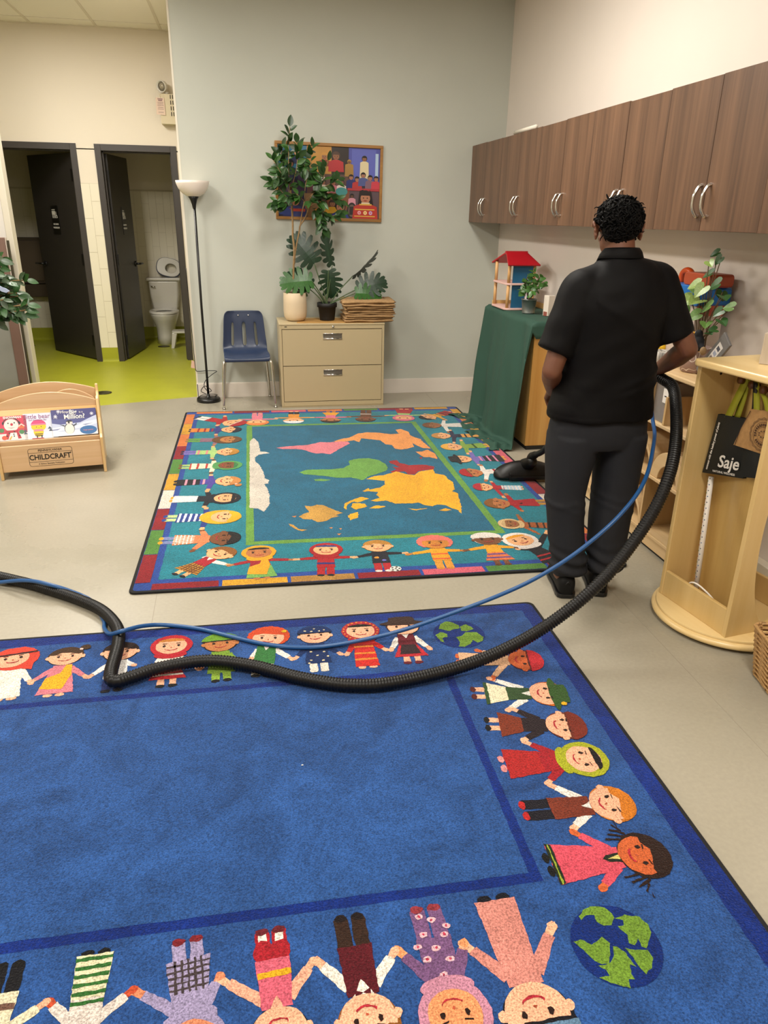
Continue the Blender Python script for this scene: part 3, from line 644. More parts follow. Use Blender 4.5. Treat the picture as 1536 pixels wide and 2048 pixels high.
# ------------------------------------------------------------------ right wall: wall cabinets
M_walnut = wood('walnut_laminate', '#4a3324', '#75553e', 'z', .75, .42, .0, 1.15)
M_walnut_c = mat('cabinet_carcass', '#5a4432', .5)
ordn = ['first wall cabinet, next to the sage wall corner', 'second wall cabinet out from the corner, above the dollhouse', 'third wall cabinet out from the corner', 'wall cabinet behind the man\'s head', 'wall cabinet with the largest visible pair of handles', 'wall cabinet cut off by the right edge of the picture']
CW = .8185
rdc = random.Random(11)
for k in range(6):
    y1 = 6.938 - CW * k; y0 = y1 - CW
    t = thing('wall_cabinet', 'brown wood-grain two-door ' + ordn[k], 'cabinet', (2.045, (y0 + y1) / 2, 1.557), 0, 'brown wall cabinets in a row')
    h = CW / 2 - .0005; dx = .298
    MB().box((.0185, -h, 0), (dx, h, .016)).box((.0185, -h, .6), (dx, h, .617)).box((.0185, -h, .016), (dx, -h + .016, .6)).box((.0185, h - .016, .016), (dx, h, .6)).box((dx - .008, -h, .016), (dx, h, .6)).build('body', M_walnut_c, t)
    for s in (-1, 1):
        a, b_ = (-h + .0012, -.0014) if s < 0 else (.0014, h - .0012); dz = rdc.uniform(-.003, .003); off = rdc.uniform(-.001, .0008)
        d = MB().box((off, a, .0 + dz * .4), (.018, b_, .620 + dz)).build('door', M_walnut, t, bevel=.001)
        yh = s * .034; P = spline([(.003, yh, .06), (-.012, yh, .066), (-.030, yh, .095), (-.034, yh, .125), (-.030, yh, .155), (-.012, yh, .186), (.003, yh, .192)], 5)
        MB().tube(P, [.0065 + .002 * abs(i / (len(P) - 1) - .5) * 2 for i in range(len(P))], 10).build('handle', M_chrome, d, True)

o = MB().tube([(0, -.22, 0), (0, .22, 0)], .014, 14).build('paper_roll', mat('paper_roll_white', '#d9d2c4', .7), None, True, loc=(2.075, 5.72, 2.1955)); tag(o, 'thin white paper roll lying on top of the wall cabinets', 'paper roll')

# ------------------------------------------------------------------ low storage shelf behind the man
t = thing('storage_shelf', 'long low maple open storage shelf along the right wall behind the man', 'shelf', (1.995, 2.93, 0))
LY = 1.42; DX = .335
MB().box((-.005, -.005, .897), (DX, LY + .005, .92)).build('top', M_maple, t, bevel=.006)
for y in (0, .70, LY - .02): MB().box((0, y, .03), (DX, y + .02, .897)).build('side_panel', M_maple_z, t, bevel=.002)
MB().box((DX - .012, .02, .03), (DX - .002, LY - .02, .897)).build('back_panel', M_maple, t)
for z in (.072, .369, .641):
    MB().box((.004, .02, z), (DX - .012, .70, z + .018)).build('shelf_board', M_maple, t, bevel=.003); MB().box((.004, .72, z), (DX - .012, LY - .02, z + .018)).build('shelf_board', M_maple, t, bevel=.003)
MB().box((.012, .02, .015), (.028, LY - .02, .072)).build('plinth', M_maple, t)
MB().box((.02, .0, 0), (DX, LY, .03)).build('base', M_gap, t)
MB().box((.006, .435, .659), (DX - .012, .452, .897)).build('divider', M_maple_z, t); MB().box((.006, .285, .659), (DX - .012, .300, .80)).build('divider', M_maple_z, t); MB().box((.006, .36, .09), (DX - .012, .375, .369)).build('divider', M_maple_z, t)
MB().tube(spline([(.0115, .545, .038), (.0115, .535, .056), (.0115, .525, .040), (.0115, .515, .055), (.0115, .505, .040), (.0115, .497, .054), (.0115, .488, .050), (.0115, .484, .030), (.0115, .492, .022)], 5), .0018, 6).build('maker_mark', M_black, t)
# things in it
o = thing('storage_bin', 'clear plastic storage bin with a white label in the maple shelf', 'bin', (2.02, 3.30, .6605))
Mc = mat('clear_plastic', '#d9d2cc', .15, trans=.75, alpha=.75)
MB().box((0, -.066, 0), (.25, .066, .003)).box((0, -.066, .003), (.003, .066, .20)).box((.247, -.066, .003), (.25, .066, .20)).box((.003, -.066, .003), (.247, -.063, .2)).box((.003, .063, .003), (.247, .066, .2)).build('tub', Mc, o)
MB().box((-.0015, -.058, .10), (-.0004, -.012, .17)).build('label', mat('white_label', '#e6e0d8', .6), o)
MB().box((-.0018, -.046, .130), (-.0014, -.026, .136)).build('label_mark', M_black, o)
MB().ball((.10, 0, .045), (.08, .05, .04), 14).ball((.15, .01, .07), (.06, .04, .04), 12).build('toys', mat('pink_toy_plastic', '#b98a86', .5), o, True)
def arch(cx, cy, z, R, r, depth, label, m):
    out = [(R * math.cos(a), R * math.sin(a)) for a in [PI * k / 20 for k in range(21)]] + [(r * math.cos(a), r * math.sin(a)) for a in [PI * k / 20 for k in range(20, -1, -1)]]
    o = MB().prism(out, 0, depth, 'yz').build('wooden_arch', m, None, bevel=.003, loc=(cx, cy, z)); tag(o, label, 'toy block', 'wooden arches in the maple shelf')
arch(2.012, 3.455, .3875, .168, .150, .24, 'large pale wooden arch on the middle shelf, half hidden by the black hose', M_maple)
arch(2.005, 3.12, .3875, .155, .085, .25, 'thick pale wooden arch on the middle shelf nearest the dress-up stand', M_maple)
arch(2.01, 3.468, .0905, .156, .144, .2, 'thin outer wooden arch on the bottom shelf beside the blue hose', M_maple); arch(2.02, 3.468, .0905, .134, .122, .2, 'thin inner wooden arch on the bottom shelf beside the blue hose', M_maple)
def cup(x, y, z, r0, r1, h, c, label):
    o = MB().lathe([(.0005, 0), (r0, 0), (r1, h - .008), (r1 + .006, h - .006), (r1 + .006, h), (r1 - .002, h), (r0 - .003, .004), (.0005, .004)], 28).build('toy_cup', mat('toy_cup_plastic', c, .35), None, True, loc=(x, y, z)); tag(o, label, 'cup', 'stacked plastic toy cups in the maple shelf')
cup(2.075, 3.01, .0905, .042, .052, .155, '#2f8a80', 'teal plastic cup, lowest of the toy cups on the bottom shelf'); cup(2.075, 3.01, .248, .040, .055, .055, '#a32231', 'dark red plastic bowl on the teal cup'); cup(2.075, 3.01, .274, .034, .040, .07, '#4a6a9a', 'blue plastic cup standing in the dark red bowl')
o = MB().lathe([(.0005, 0), (.05, 0), (.056, .004), (.056, .016), (.048, .019), (.0005, .019)], 28).build('toy_disc', mat('toy_yellow', '#d8a21c', .35), None, True, loc=(2.075, 3.01, .3465)); tag(o, 'round yellow plastic disc on top of the blue toy cup', 'toy')

# things on the shelf top
def arrow_leaf(m):
    half = [(0, 0), (-.20, -.10), (-.30, -.28), (-.20, -.46), (.05, -.56), (.38, -.48), (.72, -.26), (1.0, 0)]
    full = half + [(x, -y) for x, y in half[::-1][1:-1]]; n = len(full); vs = [(x, y, .22 * abs(y) - .18 * max(0, x) ** 2) for x, y in full] + [(min(.95, max(.02, x)), 0, -.18 * max(0, x) ** 2 - .02) for x, y in full]
    return MB().add(vs, [(i, (i + 1) % n, n + (i + 1) % n, n + i) for i in range(n)]).mesh('arrowhead_leaf', m, True)
AL = [arrow_leaf(leaf_mat('arrowhead_leaf_pale', '#5f7d38', '#9aae62')), arrow_leaf(leaf_mat('arrowhead_leaf_mid', '#3d6128', '#6b8a44')), arrow_leaf(leaf_mat('arrowhead_leaf_dark', '#1f3d1c', '#38602c'))]
t = thing('arrowhead_plant', 'leafy arrowhead plant in a brown pot with white line drawing on the shelf', 'potted plant', (2.135, 3.24, .921))
def line_pot():
    m = bpy.data.materials.new('line_drawn_pot'); m.use_nodes = True; nt = m.node_tree; b = nt.nodes['Principled BSDF']; b.inputs['Roughness'].default_value = .6
    tc = nt.nodes.new('ShaderNodeTexCoord'); n = nt.nodes.new('ShaderNodeTexNoise'); n.inputs['Scale'].default_value = 26; n.inputs['Detail'].default_value = 0; nt.links.new(tc.outputs['Object'], n.inputs['Vector'])
    w = nt.nodes.new('ShaderNodeMath'); w.operation = 'SUBTRACT'; w.inputs[1].default_value = .5; nt.links.new(n.outputs[0], w.inputs[0])
    a = nt.nodes.new('ShaderNodeMath'); a.operation = 'ABSOLUTE'; nt.links.new(w.outputs[0], a.inputs[0])
    l = nt.nodes.new('ShaderNodeMath'); l.operation = 'LESS_THAN'; l.inputs[1].default_value = .018; nt.links.new(a.outputs[0], l.inputs[0])
    mx = nt.nodes.new('ShaderNodeMix'); mx.data_type = 'RGBA'; mx.inputs[6].default_value = lin('#8d7164') + (1,); mx.inputs[7].default_value = lin('#ddcfc0') + (1,); nt.links.new(l.outputs[0], mx.inputs[0]); nt.links.new(mx.outputs[2], b.inputs['Base Color']); return m
MB().lathe([(.0005, 0), (.062, 0), (.068, .005), (.074, .118), (.0705, .118), (.069, .10), (.0005, .10)], 40).build('pot', line_pot(), t, True)
M_stem2 = mat('brown_green_stem', '#5d4a2c', .6)
rd = random.Random(9)
AR = [(-.035, .05, .44, 2, .05), (.03, .02, .42, 2, .05), (-.01, -.02, .40, 0, .05), (.0, .0, .35, 2, .065), (.07, .0, .31, 2, .075), (-.05, -.03, .30, 0, .07), (.02, -.05, .29, 0, .075), (.12, .0, .26, 2, .07), (-.08, -.04, .23, 0, .085), (.0, -.05, .23, 0, .09), (.08, -.04, .21, 1, .08), (-.10, .02, .27, 1, .075), (.15, -.02, .20, 2, .055), (.17, -.03, .16, 2, .06), (.20, .0, .22, 1, .06), (.10, -.06, .14, 1, .065), (.04, -.07, .17, 1, .075), (.13, -.06, .10, 2, .05), (-.06, -.06, .16, 2, .06), (-.12, -.05, .18, 1, .07), (.05, .05, .27, 2, .07), (-.05, .06, .21, 2, .07), (.18, -.06, .12, 2, .045)]
for (x, y, z, mi, s) in AR:
    # in local metres: x follows the wall towards the camera
    p = (y * .8 + .0, -x, .105 + z); st = spline([(rd.uniform(-.025, .025), rd.uniform(-.025, .025), .10), (p[0] * .5, p[1] * .45, .10 + (p[2] - .1) * .6), p], 6)
    MB().tube(st, .0022, 6).build('stem', M_stem2, t, True)
    put_leaf(AL[mi], t, p, (rd.uniform(-.9, .2), rd.uniform(-1, 1), rd.uniform(-.5, .2)), (-.45 + rd.uniform(-.3, .3), -.6, .8), s * .82)
o = MB().lathe([(.0005, 0), (.045, 0), (.058, .03), (.060, .065), (.056, .068), (.0005, .05)], 28).build('striped_pot', mat('striped_pot_glaze', '#d8d2c8', .5, c2='#16161a', noise_scale=9, stretch=(9, 9, .3)), None, True, loc=(2.06, 3.43, .921)); tag(o, 'small black and white striped pot beside the man\'s elbow', 'pot')
# stuffed bird in front of the plant
t = thing('bird_figure', 'small black bird figure with yellow beak perched on the patterned pot', 'toy', (2.075, 3.155, 1.035)); MBk = mat('black_felt', '#101218', .9)
bm_ = MB().ball((0, 0, .035), (.026, .028, .040), 16).ball((-.004, .004, .078), (.019, .019, .020), 14).capsule((.0, -.02, .03), (.0, -.055, .012), .014, .006)
o = bpy.data.objects.new('body', remesh(bm_, .004, 3)); o.data.materials.append(MBk); COL.objects.link(o); o.parent = t
MB().tube([(-.012, .022, .080), (-.018, .032, .078), (-.024, .042, .074)], [.006, .005, .0008], 8).build('beak', mat('beak_yellow', '#d89a1e', .5), t, True)
MB().ball((-.017, .012, .084), .003, 8).build('eye', M_white, t, True); MB().ball((-.004, -.052, .008), (.016, .014, .02), 10).build('shell', mat('tan_shell', '#8d714c', .7), t, True)
for s in (-1, 1): MB().tube([(0, s * .010, .004), (0, s * .011, -.004)], .003, 6).build('foot', mat('beak_yellow_foot', '#c88a1e', .5), t, True)
# leaning photo frame
t = thing('photo_frame', 'tilted grey photo frame with a strip of small pictures on the shelf', 'photo frame', (2.10, 3.155, .926)); t.rotation_euler = (math.radians(41), 0, 0)
Mgf = mat('grey_gloss_frame', '#6a6766', .25)
# stands in the plane facing -x, narrow and tall, leaning towards the camera
MB().box((.0, -.042, .0), (.012, .036, .255)).build('frame', Mgf, t, bevel=.003)
MB().box((-.0008, -.020, .03), (0, .018, .21)).build('photo_strip', mat('photo_paper', '#cfcac4', .4), t)
for k, c in enumerate(('#8d8a90', '#6f7488', '#7a6a66', '#8f96a6', '#4a4c56')): MB().box((-.0014, -.012, .045 + k * .032), (-.0008, .010, .065 + k * .032)).build('picture', mat('photo_picture', c, .4), t)
MB().box((.012, -.02, .0), (.06, .02, .006)).build('prop', Mgf, t)
# plastic tool case on the shelf against the wall
t = thing('toy_tool_case', 'blue and orange plastic toy tool case on the shelf by the wall', 'toy', (2.225, 3.49, .921))
Mbl, Mor, Mrd = mat('case_blue', '#0f5fa8', .35), mat('case_orange', '#d8531a', .35), mat('case_red_translucent', '#b5503c', .3, alpha=.85)
MB().prism(rrect(.34, .09, .02, 4, .0, .34), -.08, .09, 'yz').build('tray', Mbl, t, bevel=.004)
MB().prism(rrect(.26, .30, .02, 4, -.02, .151), -.07, .08, 'yz').build('lower_case', mat('case_grey', '#b9aaa0', .5), t, bevel=.004)
MB().prism(rrect(.22, .06, .02, 4, -.09, .415), -.06, .07, 'yz').build('lid', mat('case_rust', '#9c3f1f', .4), t, bevel=.004)
MB().tube(spline([(0, .14, .385), (0, .13, .43), (0, .09, .445), (0, .05, .43), (0, .04, .385)], 6), .016, 12).build('handle', Mor, t, True)
for k in range(7): MB().box((-.084, -.13 + k * .03, .31), (-.079, -.12 + k * .03, .345)).build('vent', mat('case_dark', '#1b2a3a', .5), t)
MB().box((-.07, -.16, .25), (.07, -.152, .40)).build('side_panel', Mrd, t)
# small yellow toy seen past the man's arm
t = thing('duck_toy', 'small yellow, white and black toy on the shelf seen past the man\'s arm', 'toy', (2.145, 3.60, .921))
o = bpy.data.objects.new('body', remesh(MB().ball((0, 0, .085), (.03, .04, .045), 14).ball((0, .01, .135), (.022, .028, .026), 12).capsule((0, -.02, .06), (0, .02, .06), .025, .025), .005, 2)); o.data.materials.append(mat('toy_yellow_b', '#dfb313', .4)); COL.objects.link(o); o.parent = t
MB().lathe([(.0005, 0), (.04, 0), (.045, .02), (.03, .045), (.0005, .05)], 20).build('stand', mat('toy_dark', '#2a2a2e', .5), t, True); MB().box((-.034, -.03, .075), (-.03, .01, .095)).build('label', mat('toy_label', '#c86a4a', .5), t); MB().tube([(0, -.01, .15), (-.005, -.02, .19)], .012, 8).build('tip', M_white, t, True)

# ------------------------------------------------------------------ draped shelf with the dollhouse
t = thing('covered_cabinet', 'birch cabinet end panel standing under the green cloth', 'cabinet', (1.99, 4.965, 0))
MB().box((0, 0, .03), (.34, .02, .925)).build('side_panel', wood('birch_end_panel', '#b3803a', '#cfa25c', 'z', .35, .35, .2, 1, True), t, bevel=.003)
MB().box((0, .97, .03), (.34, .99, .975)).build('side_panel', M_birch, t, bevel=.003); MB().box((0, .02, .905), (.34, .97, .925)).build('top', M_birch_y, t); MB().box((.33, .02, .03), (.34, .97, .975)).build('back_panel', M_birch_y, t); MB().box((.01, .0, 0), (.34, .99, .03)).build('base', M_gap, t)
MB().box((.004, .02, .03), (.016, .97, .905)).build('front_panel', M_birch, t)
MB().lathe([(.0005, -.0008), (.004, -.0008), (.0005, -.0004)], 10, M=Matrix.Translation((.075, 0, .07)) @ Matrix.Rotation(PI / 2, 4, 'X')).build('peg_hole', M_gap, t)
M_cloth = mat('bottle_green_cloth', '#26493c', .8, bump=.12, bump_scale=700)
NS, NT = 110, 70; vs, fs = [], []
for i in range(NS + 1):
    s = i / NS; y = 4.905 + 1.13 * s                     # near end hangs a little past the end panel
    for j in range(NT + 1):
        q = j / NT * 1.50                                # length along the cloth from the wall
        if q < .345: x, z, dn = 2.335 - q, .9285, 0
        else:
            dn = min(1, (q - .345) / .95); fl = max(0, q - .345 - .915)
            x = 1.982 - .030 * dn - .006 - fl * .75; z = .9285 - min(.9235, (q - .345)); z = max(.006, z)
            fold = .036 * math.sin(s * 15 + 1.9 * math.sin(s * 5 + dn) + .8 * dn) + .009 * math.sin(s * 41 + 2 + dn * 3) * (.3 + .7 * max(0, noise.noise((s * 5, 2, 1)) + .4)) + .030 * noise.noise((s * 6, dn * 2.2, 3))
            x -= (fold + .050) * (.15 + .85 * dn ** .8); y_ = y
            if fl > 0: z += .035 * max(0, noise.noise((s * 12, fl * 14, 7)) + .25) * min(1, fl / .08)
            elif dn > .85: z += .012 * noise.noise((s * 14, dn * 9, 1)) * (dn - .85) / .15
        yy = y + (.02 * math.sin(s * 9 + 1) * dn if dn else 0) - (.03 * dn if s < .3 else 0) * (1 - s / .3)
        if y < 4.962:                                   # overhang at the near end droops
            e = 4.962 - y; yy = 4.962 - min(e, .016) - (.0 if dn == 0 else .0)
            if dn == 0 or dn < .25: z -= max(0, e - .012) * (2.6 if dn == 0 else 1.2)
            if dn >= .25: yy = 4.962 - e * .5
        vs.append((x, yy, z + .0035 + .002 * math.sin(s * 40) * (1 if dn == 0 else 0) * 0))
for i in range(NS):
    for j in range(NT): a = i * (NT + 1) + j; fs.append((a, a + 1, a + NT + 2, a + NT + 1))
o = MB().add(vs, fs).build('green_tablecloth', M_cloth, None, True); m = o.modifiers.new('thick', 'SOLIDIFY'); m.thickness = .0015; m.offset = 1
tag(o, 'dark green cloth draped over the cabinet and pooling on the floor', 'tablecloth')

ZT = .936
M_peg = wood('beech_post', '#c08f55', '#d6ab74', 'z', .7, .5); M_pink = mat('pale_pink_board', '#d9b3aa', .5); M_red = mat('red_roof_paint', '#a8121f', .4); M_blue = mat('teal_blue_panel', '#14567a', .5)
t = thing('dollhouse', 'open wooden dollhouse with red roof and blue panel on the green cloth', 'dollhouse', (2.10, 5.768, ZT), math.radians(0))
def bd(z, w=.25, d=.37): return MB().prism(rrect(w, d, .05, 5), z, z + .014, 'xy')
bd(0).build('floor_board', M_pink, t, bevel=.003); bd(.185).build('floor_board', M_pink, t, bevel=.003)
for (x, y) in ((-.10, .152), (-.10, -.152), (.10, -.152), (.10, .152)):
    MB().tube([(x, y, .014), (x, y, .185)], .0125, 14).build('post', M_peg, t, True); MB().tube([(x, y, .199), (x, y, .34)], .0125, 14).build('post', M_peg, t, True)
MB().box((-.07, -.157, .014), (.088, -.147, .185)).build('wall_panel', M_blue, t); MB().box((-.07, -.157, .199), (.088, -.147, .34)).build('wall_panel', M_blue, t)
for s in (-1, 1):
    P = [(-.13, .0), (.13, 0), (.10, .10), (-.095, .10)]
    Mx = Matrix.Translation((0, s * .20, .330)) @ Matrix.Rotation(math.radians(s * 38), 4, 'X')
    MB().prism([(-.13, 0), (.13, 0), (.085, .215), (-.085, .215)] if s < 0 else [(-.13, 0), (.13, 0), (.085, -.215), (-.085, -.215)], 0, .012, 'xy', M=Matrix.Translation((0, s * .195, .325)) @ Matrix.Rotation(math.radians(-s * 23), 4, 'X')).build('roof_slope', M_red, t, bevel=.003)
MB().box((-.09, -.012, .402), (.09, .012, .425)).build('roof_ridge', M_red, t, bevel=.003)
# galvanised pot with a small leafy plant
t = thing('small_pot_plant', 'small bushy green plant in a galvanised metal pot on the green cloth', 'potted plant', (2.095, 5.40, ZT))
MB().lathe([(.0005, 0), (.046, 0), (.048, .004), (.046, .009), (.056, .098), (.060, .099), (.060, .104), (.055, .104), (.053, .09), (.0005, .085)], 32).build('pot', mat('galvanised_zinc', '#8e9492', .38, .85, noise_amt=.12, noise_scale=25), t, True)
SL = [leaf_mesh('small_leaf', leaf_mat('small_leaf_green', '#26461c', '#3f6a2a'), 1, .62, .15, .3), leaf_mesh('small_leaf', leaf_mat('small_leaf_green_b', '#2f5522', '#4c7a34'), 1, .6, .1, .2)]
rd = random.Random(4); BR = [[(0, 0, .09), (.0, .03, .15), (-.005, .045, .20), (.0, .04, .23)], [(0, 0, .09), (.01, -.02, .16), (.015, -.06, .22), (.02, -.12, .27)], [(0, 0, .09), (-.01, -.03, .14), (-.02, -.06, .17), (-.02, -.10, .17)], [(0, 0, .09), (-.02, .02, .16), (-.03, .03, .21), (-.03, 0, .26)], [(0, 0, .09), (.01, -.01, .18), (.01, -.03, .25), (.0, -.06, .30)], [(0, 0, .09), (0, .03, .13), (-.03, .05, .15), (-.04, .07, .16)], [(.0, 0, .09), (.02, -.04, .15), (.03, -.08, .2), (.04, -.15, .235)]]
stm = MB()
for b_ in BR: stm.tube(spline(b_, 5), .0025, 6)
stm.build('stems', mat('brown_stem', '#6b4a34', .7), t, True)
for b_ in BR: branch_leaves(t, b_, 11, .05, rd, SL, .3)
o = MB().prism([(-.022, 0), (.022, 0), (.024, .075), (-.020, .08)], -.0006, .0006, 'yz').build('plant_tag', mat('plant_tag_card', '#e0cfd0', .5), t, loc=(-.02, .03, .10)); MB().lathe([(.0005, 0), (.009, 0), (.0005, .0004)], 14, M=Matrix.Translation((-.021, .03, .145)) @ Matrix.Rotation(-PI / 2, 4, 'Y')).build('tag_picture', mat('tag_rose', '#b8485a', .5), t)
o = MB().prism([(-.028, -.028), (.028, -.028), (.028, .028), (-.028, .028)], 0, .145, 'xy').build('paper_box', mat('white_card_box', '#d8cdc0', .6), None, bevel=.003, loc=(2.19, 5.245, ZT)); o.rotation_euler.z = .3; tag(o, 'narrow upright white box on the green cloth behind the man\'s shoulder', 'box')
MB().box((-.0286, -.02, .0), (-.0281, .02, .03)).build('label', mat('label_red_brown', '#8a4a3c', .6), o)

# ------------------------------------------------------------------ revolving dress-up stand
SX, SY, SR = 1.98, 2.48, math.radians(188.9)
t = thing('dress_up_stand', 'tall birch dress-up stand with pegs on a round base, right foreground', 'stand', (SX, SY, 0), SR)
M_honey = wood('honey_birch', '#c8a564', '#d8ba80', 'z', .4, .32, .3, .8); M_honey_e = wood('honey_birch_edge', '#dab979', '#e8cd96', 'y', .4, .35, .25, .8)
MB().lathe([(.0005, .0), (.27, 0), (.27, .012), (.0005, .012)], 64).build('swivel', M_gap, t, True)
MB().lathe([(.0005, .012), (.292, .012), (.301, .017), (.304, .027), (.300, .036), (.290, .040), (.286, .041), (.288, .045), (.286, .051), (.278, .054), (.0005, .054)], 96).build('base', M_honey_e, t, auto=50)
A = .195
MB().box((0, -.20, .054), (A, -.180, 1.072)).build('side_panel', M_honey, t, bevel=.003)
hole = ell(-.01, .49, .128, .41, 40); outer = [(-A, .054), (A, .054), (A, 1.072), (-A, 1.072)]
def panel_with_hole(b0, b1, name):
    n = len(hole); vs, fs = [], []
    # match each hole point with a point on the outer rectangle along the same direction
    def onrect(a, z):
        dx, dz = a - (-.01), z - .49; k = min([(A - (-.01)) / dx if dx > 0 else ((-A + .01) / dx if dx < 0 else 1e9), (1.072 - .49) / dz if dz > 0 else ((.054 - .49) / dz if dz < 0 else 1e9)]); return (-.01 + dx * k, .49 + dz * k)
    angs = sorted(set([2 * PI * k / 48 for k in range(48)] + [math.atan2((z - .49) / .41, (a + .01) / .128) % (2 * PI) for a, z in outer]))
    hp = [(-.01 + .128 * math.cos(w), .49 + .41 * math.sin(w)) for w in angs]; op = [onrect(a, z) for a, z in hp]; n = len(hp)
    for b_ in (b0, b1): vs += [(a, b_, z) for a, z in hp] + [(a, b_, z) for a, z in op]
    for i in range(n):
        j = (i + 1) % n; fs += [(i, j, n + j, n + i), (2 * n + i, 3 * n + i, 3 * n + j, 2 * n + j), (i, 2 * n + i, 2 * n + j, j), (n + i, n + j, 3 * n + j, 3 * n + i)]
    return MB().add(vs, fs).build(name, M_honey, t)
panel_with_hole(.185, .205, 'side_panel')
MB().prism([(-.004, -.180), (.014, -.180), (.136, .185), (.118, .185)], .054, 1.072, 'xy').build('back_panel', wood('honey_birch_back', '#bf9a58', '#cfae6c', 'z', .4, .3, .3, .9, True), t)
MB().box((-A, -.20, .054), (-.009, -.180, 1.072)).build('side_panel', M_honey, t, bevel=.003)
for s in (1, -1): MB().box((s * (A - .002), -.180, .054), (s * (A - .018), .185, .172)).build('kick_panel', M_honey, t, bevel=.003)
MB().prism(rrect(.46, .40, .03, 5, 0, .0), 1.072, 1.10, 'xy').build('top', M_honey_e, t, bevel=.008, seg=3)
M_peg2 = mat('brown_peg', '#5e3416', .4)
for b_ in (-.077, .008, .09):
    pa = .012 + (b_ + .18) * .334; MB().tube([(pa, b_, 1.025), (pa + .026, b_ - .004, 1.027), (pa + .027, b_ - .004, 1.027), (pa + .043, b_ - .008, 1.028)], [.007, .007, .0155, .0145], 16).build('peg', M_peg2, t, True)
MB().lathe([(.0005, 0), (.006, 0), (.0005, .001)], 14, M=Matrix.Translation((.092, -.1798, 1.035)) @ Matrix.Rotation(-PI / 2, 4, 'X')).build('bolt_hole', M_gap, t)

# bags on the pegs (built in the stand's frame)
BT = Matrix.Translation((SX, SY, 0)) @ Matrix.Rotation(SR, 4, 'Z')
def bag(name, label, corners, a, depth, m, cat='bag'):
    """corners: TL TR BR BL as (b, z) in the stand's frame"""
    o = bpy.data.objects.new(name, None); COL.objects.link(o); o.matrix_world = BT @ Matrix.Translation((a, 0, 0)); tag(o, label, cat)
    tl, tr, br, bl = corners; n = 10; vs, fs = [], []
    for k, d in ((0, 0), (1, -depth)):
        for j in range(n + 1):
            for i in range(n + 1):
                u, v = i / n, j / n; top = (tl[0] + (tr[0] - tl[0]) * u, tl[1] + (tr[1] - tl[1]) * u); bot = (bl[0] + (br[0] - bl[0]) * u, bl[1] + (br[1] - bl[1]) * u)
                b_, z = top[0] + (bot[0] - top[0]) * v, top[1] + (bot[1] - top[1]) * v
                bulge = .006 * math.sin(PI * u) * math.sin(PI * v) * (1 if k == 0 else -1); vs.append((d + bulge, b_, z))
    N = (n + 1) ** 2
    for k in (0, 1):
        for j in range(n):
            for i in range(n): q = k * N + j * (n + 1) + i; fs.append((q, q + 1, q + n + 2, q + n + 1))
    eg = [j * (n + 1) for j in range(n + 1)] + [n * (n + 1) + i for i in range(1, n + 1)] + [j * (n + 1) + n for j in range(n - 1, -1, -1)]
    for p, q in zip(eg, eg[1:]): fs.append((p, q, N + q, N + p))
    body = MB().add(vs, fs).build('bag_body', m, o, auto=50); return o
def strap(o, pts, w, m, thick=.0025, wdir=(0, 1, 0)):
    P = spline(pts, 6); wv = Vector(wdir) * w / 2; vs, fs = [], []
    for p in P: vs += [tuple(p - wv), tuple(p + wv)]
    for i in range(len(P) - 1): fs.append((2 * i, 2 * i + 1, 2 * i + 3, 2 * i + 2))
    s = MB().add(vs, fs).build('handle', m, o, True); k = s.modifiers.new('thick', 'SOLIDIFY'); k.thickness = thick; return s
M_bagk = mat('black_shopping_bag', '#131512', .55, bump=.1, bump_scale=300); M_jute = mat('jute_weave', '#a37b4a', .85, noise_amt=.12, noise_scale=60, bump=.4, bump_scale=420); M_lime = mat('lime_strap', '#99991c', .7, bump=.2, bump_scale=300); M_inkw = mat('white_ink', '#dcd6cc', .6); M_inkb = mat('brown_ink', '#3d2413', .8)
o = bag('black_bag', 'black reusable shopping bag with white lettering hanging in the dress-up stand', [(-.142, .879), (.035, .900), (.048, .667), (-.168, .622)], .105, .018, M_bagk)
strap(o, [(-.002, -.09, .876), (-.020, -.078, .96), (-.032, -.072, 1.01), (-.033, -.070, 1.046)], .034, M_lime); strap(o, [(-.016, -.06, .884), (-.028, -.06, .96), (-.036, -.064, 1.048)], .03, M_lime)
MI = frame_matrix((.007, 0, 0), (0, 1, .17), (0, -.13, 1))
def bagM(b_, z, rot=0, a=.0078): return Matrix.Translation((a, b_, z)) @ frame_matrix((0, 0, 0), (0, 1, .17), (0, -.10, 1)) @ Matrix.Rotation(rot, 4, 'Z')
text_mesh('lettering', 'Saje', .070, M_inkw, o, bagM(-.036, .705), .0004, shear=.25, bold=.0012); text_mesh('lettering', 'NATURAL WELLNESS', .0125, M_inkw, o, bagM(-.048, .660), .0004)
text_mesh('lettering', 'connect with the healing power of plants', .0145, M_inkw, o, bagM(-.132, .748, math.radians(74.5), .0066), .0004, bold=.0003, sx=.86)
o = bag('black_bag', 'plain black bag hanging behind the lettered bag in the dress-up stand', [(.050, .897), (.150, .907), (.150, .705), (.058, .682)], .140, .006, M_bagk)
strap(o, [(-.002, .06, .90), (-.012, .05, .95), (-.024, .02, 1.042)], .02, M_bagk)
o = bag('jute_bag', 'tan jute bag with a round brown stamp hanging at the right of the dress-up stand', [(.056, .951), (.172, .965), (.178, .803), (.010, .798)], .150, .012, M_jute)
strap(o, [(-.002, .085, .945), (-.02, .055, .99), (-.04, .025, 1.02), (-.048, .008, 1.046)], .03, M_lime); strap(o, [(-.002, .14, .955), (-.02, .09, 1.0), (-.035, .03, 1.03), (-.046, .010, 1.047)], .028, M_lime)
MB().tube([(.004, .062, .945), (.006, .035, .87), (.004, .020, .80)], .0012, 6).build('seam', M_inkb, o)
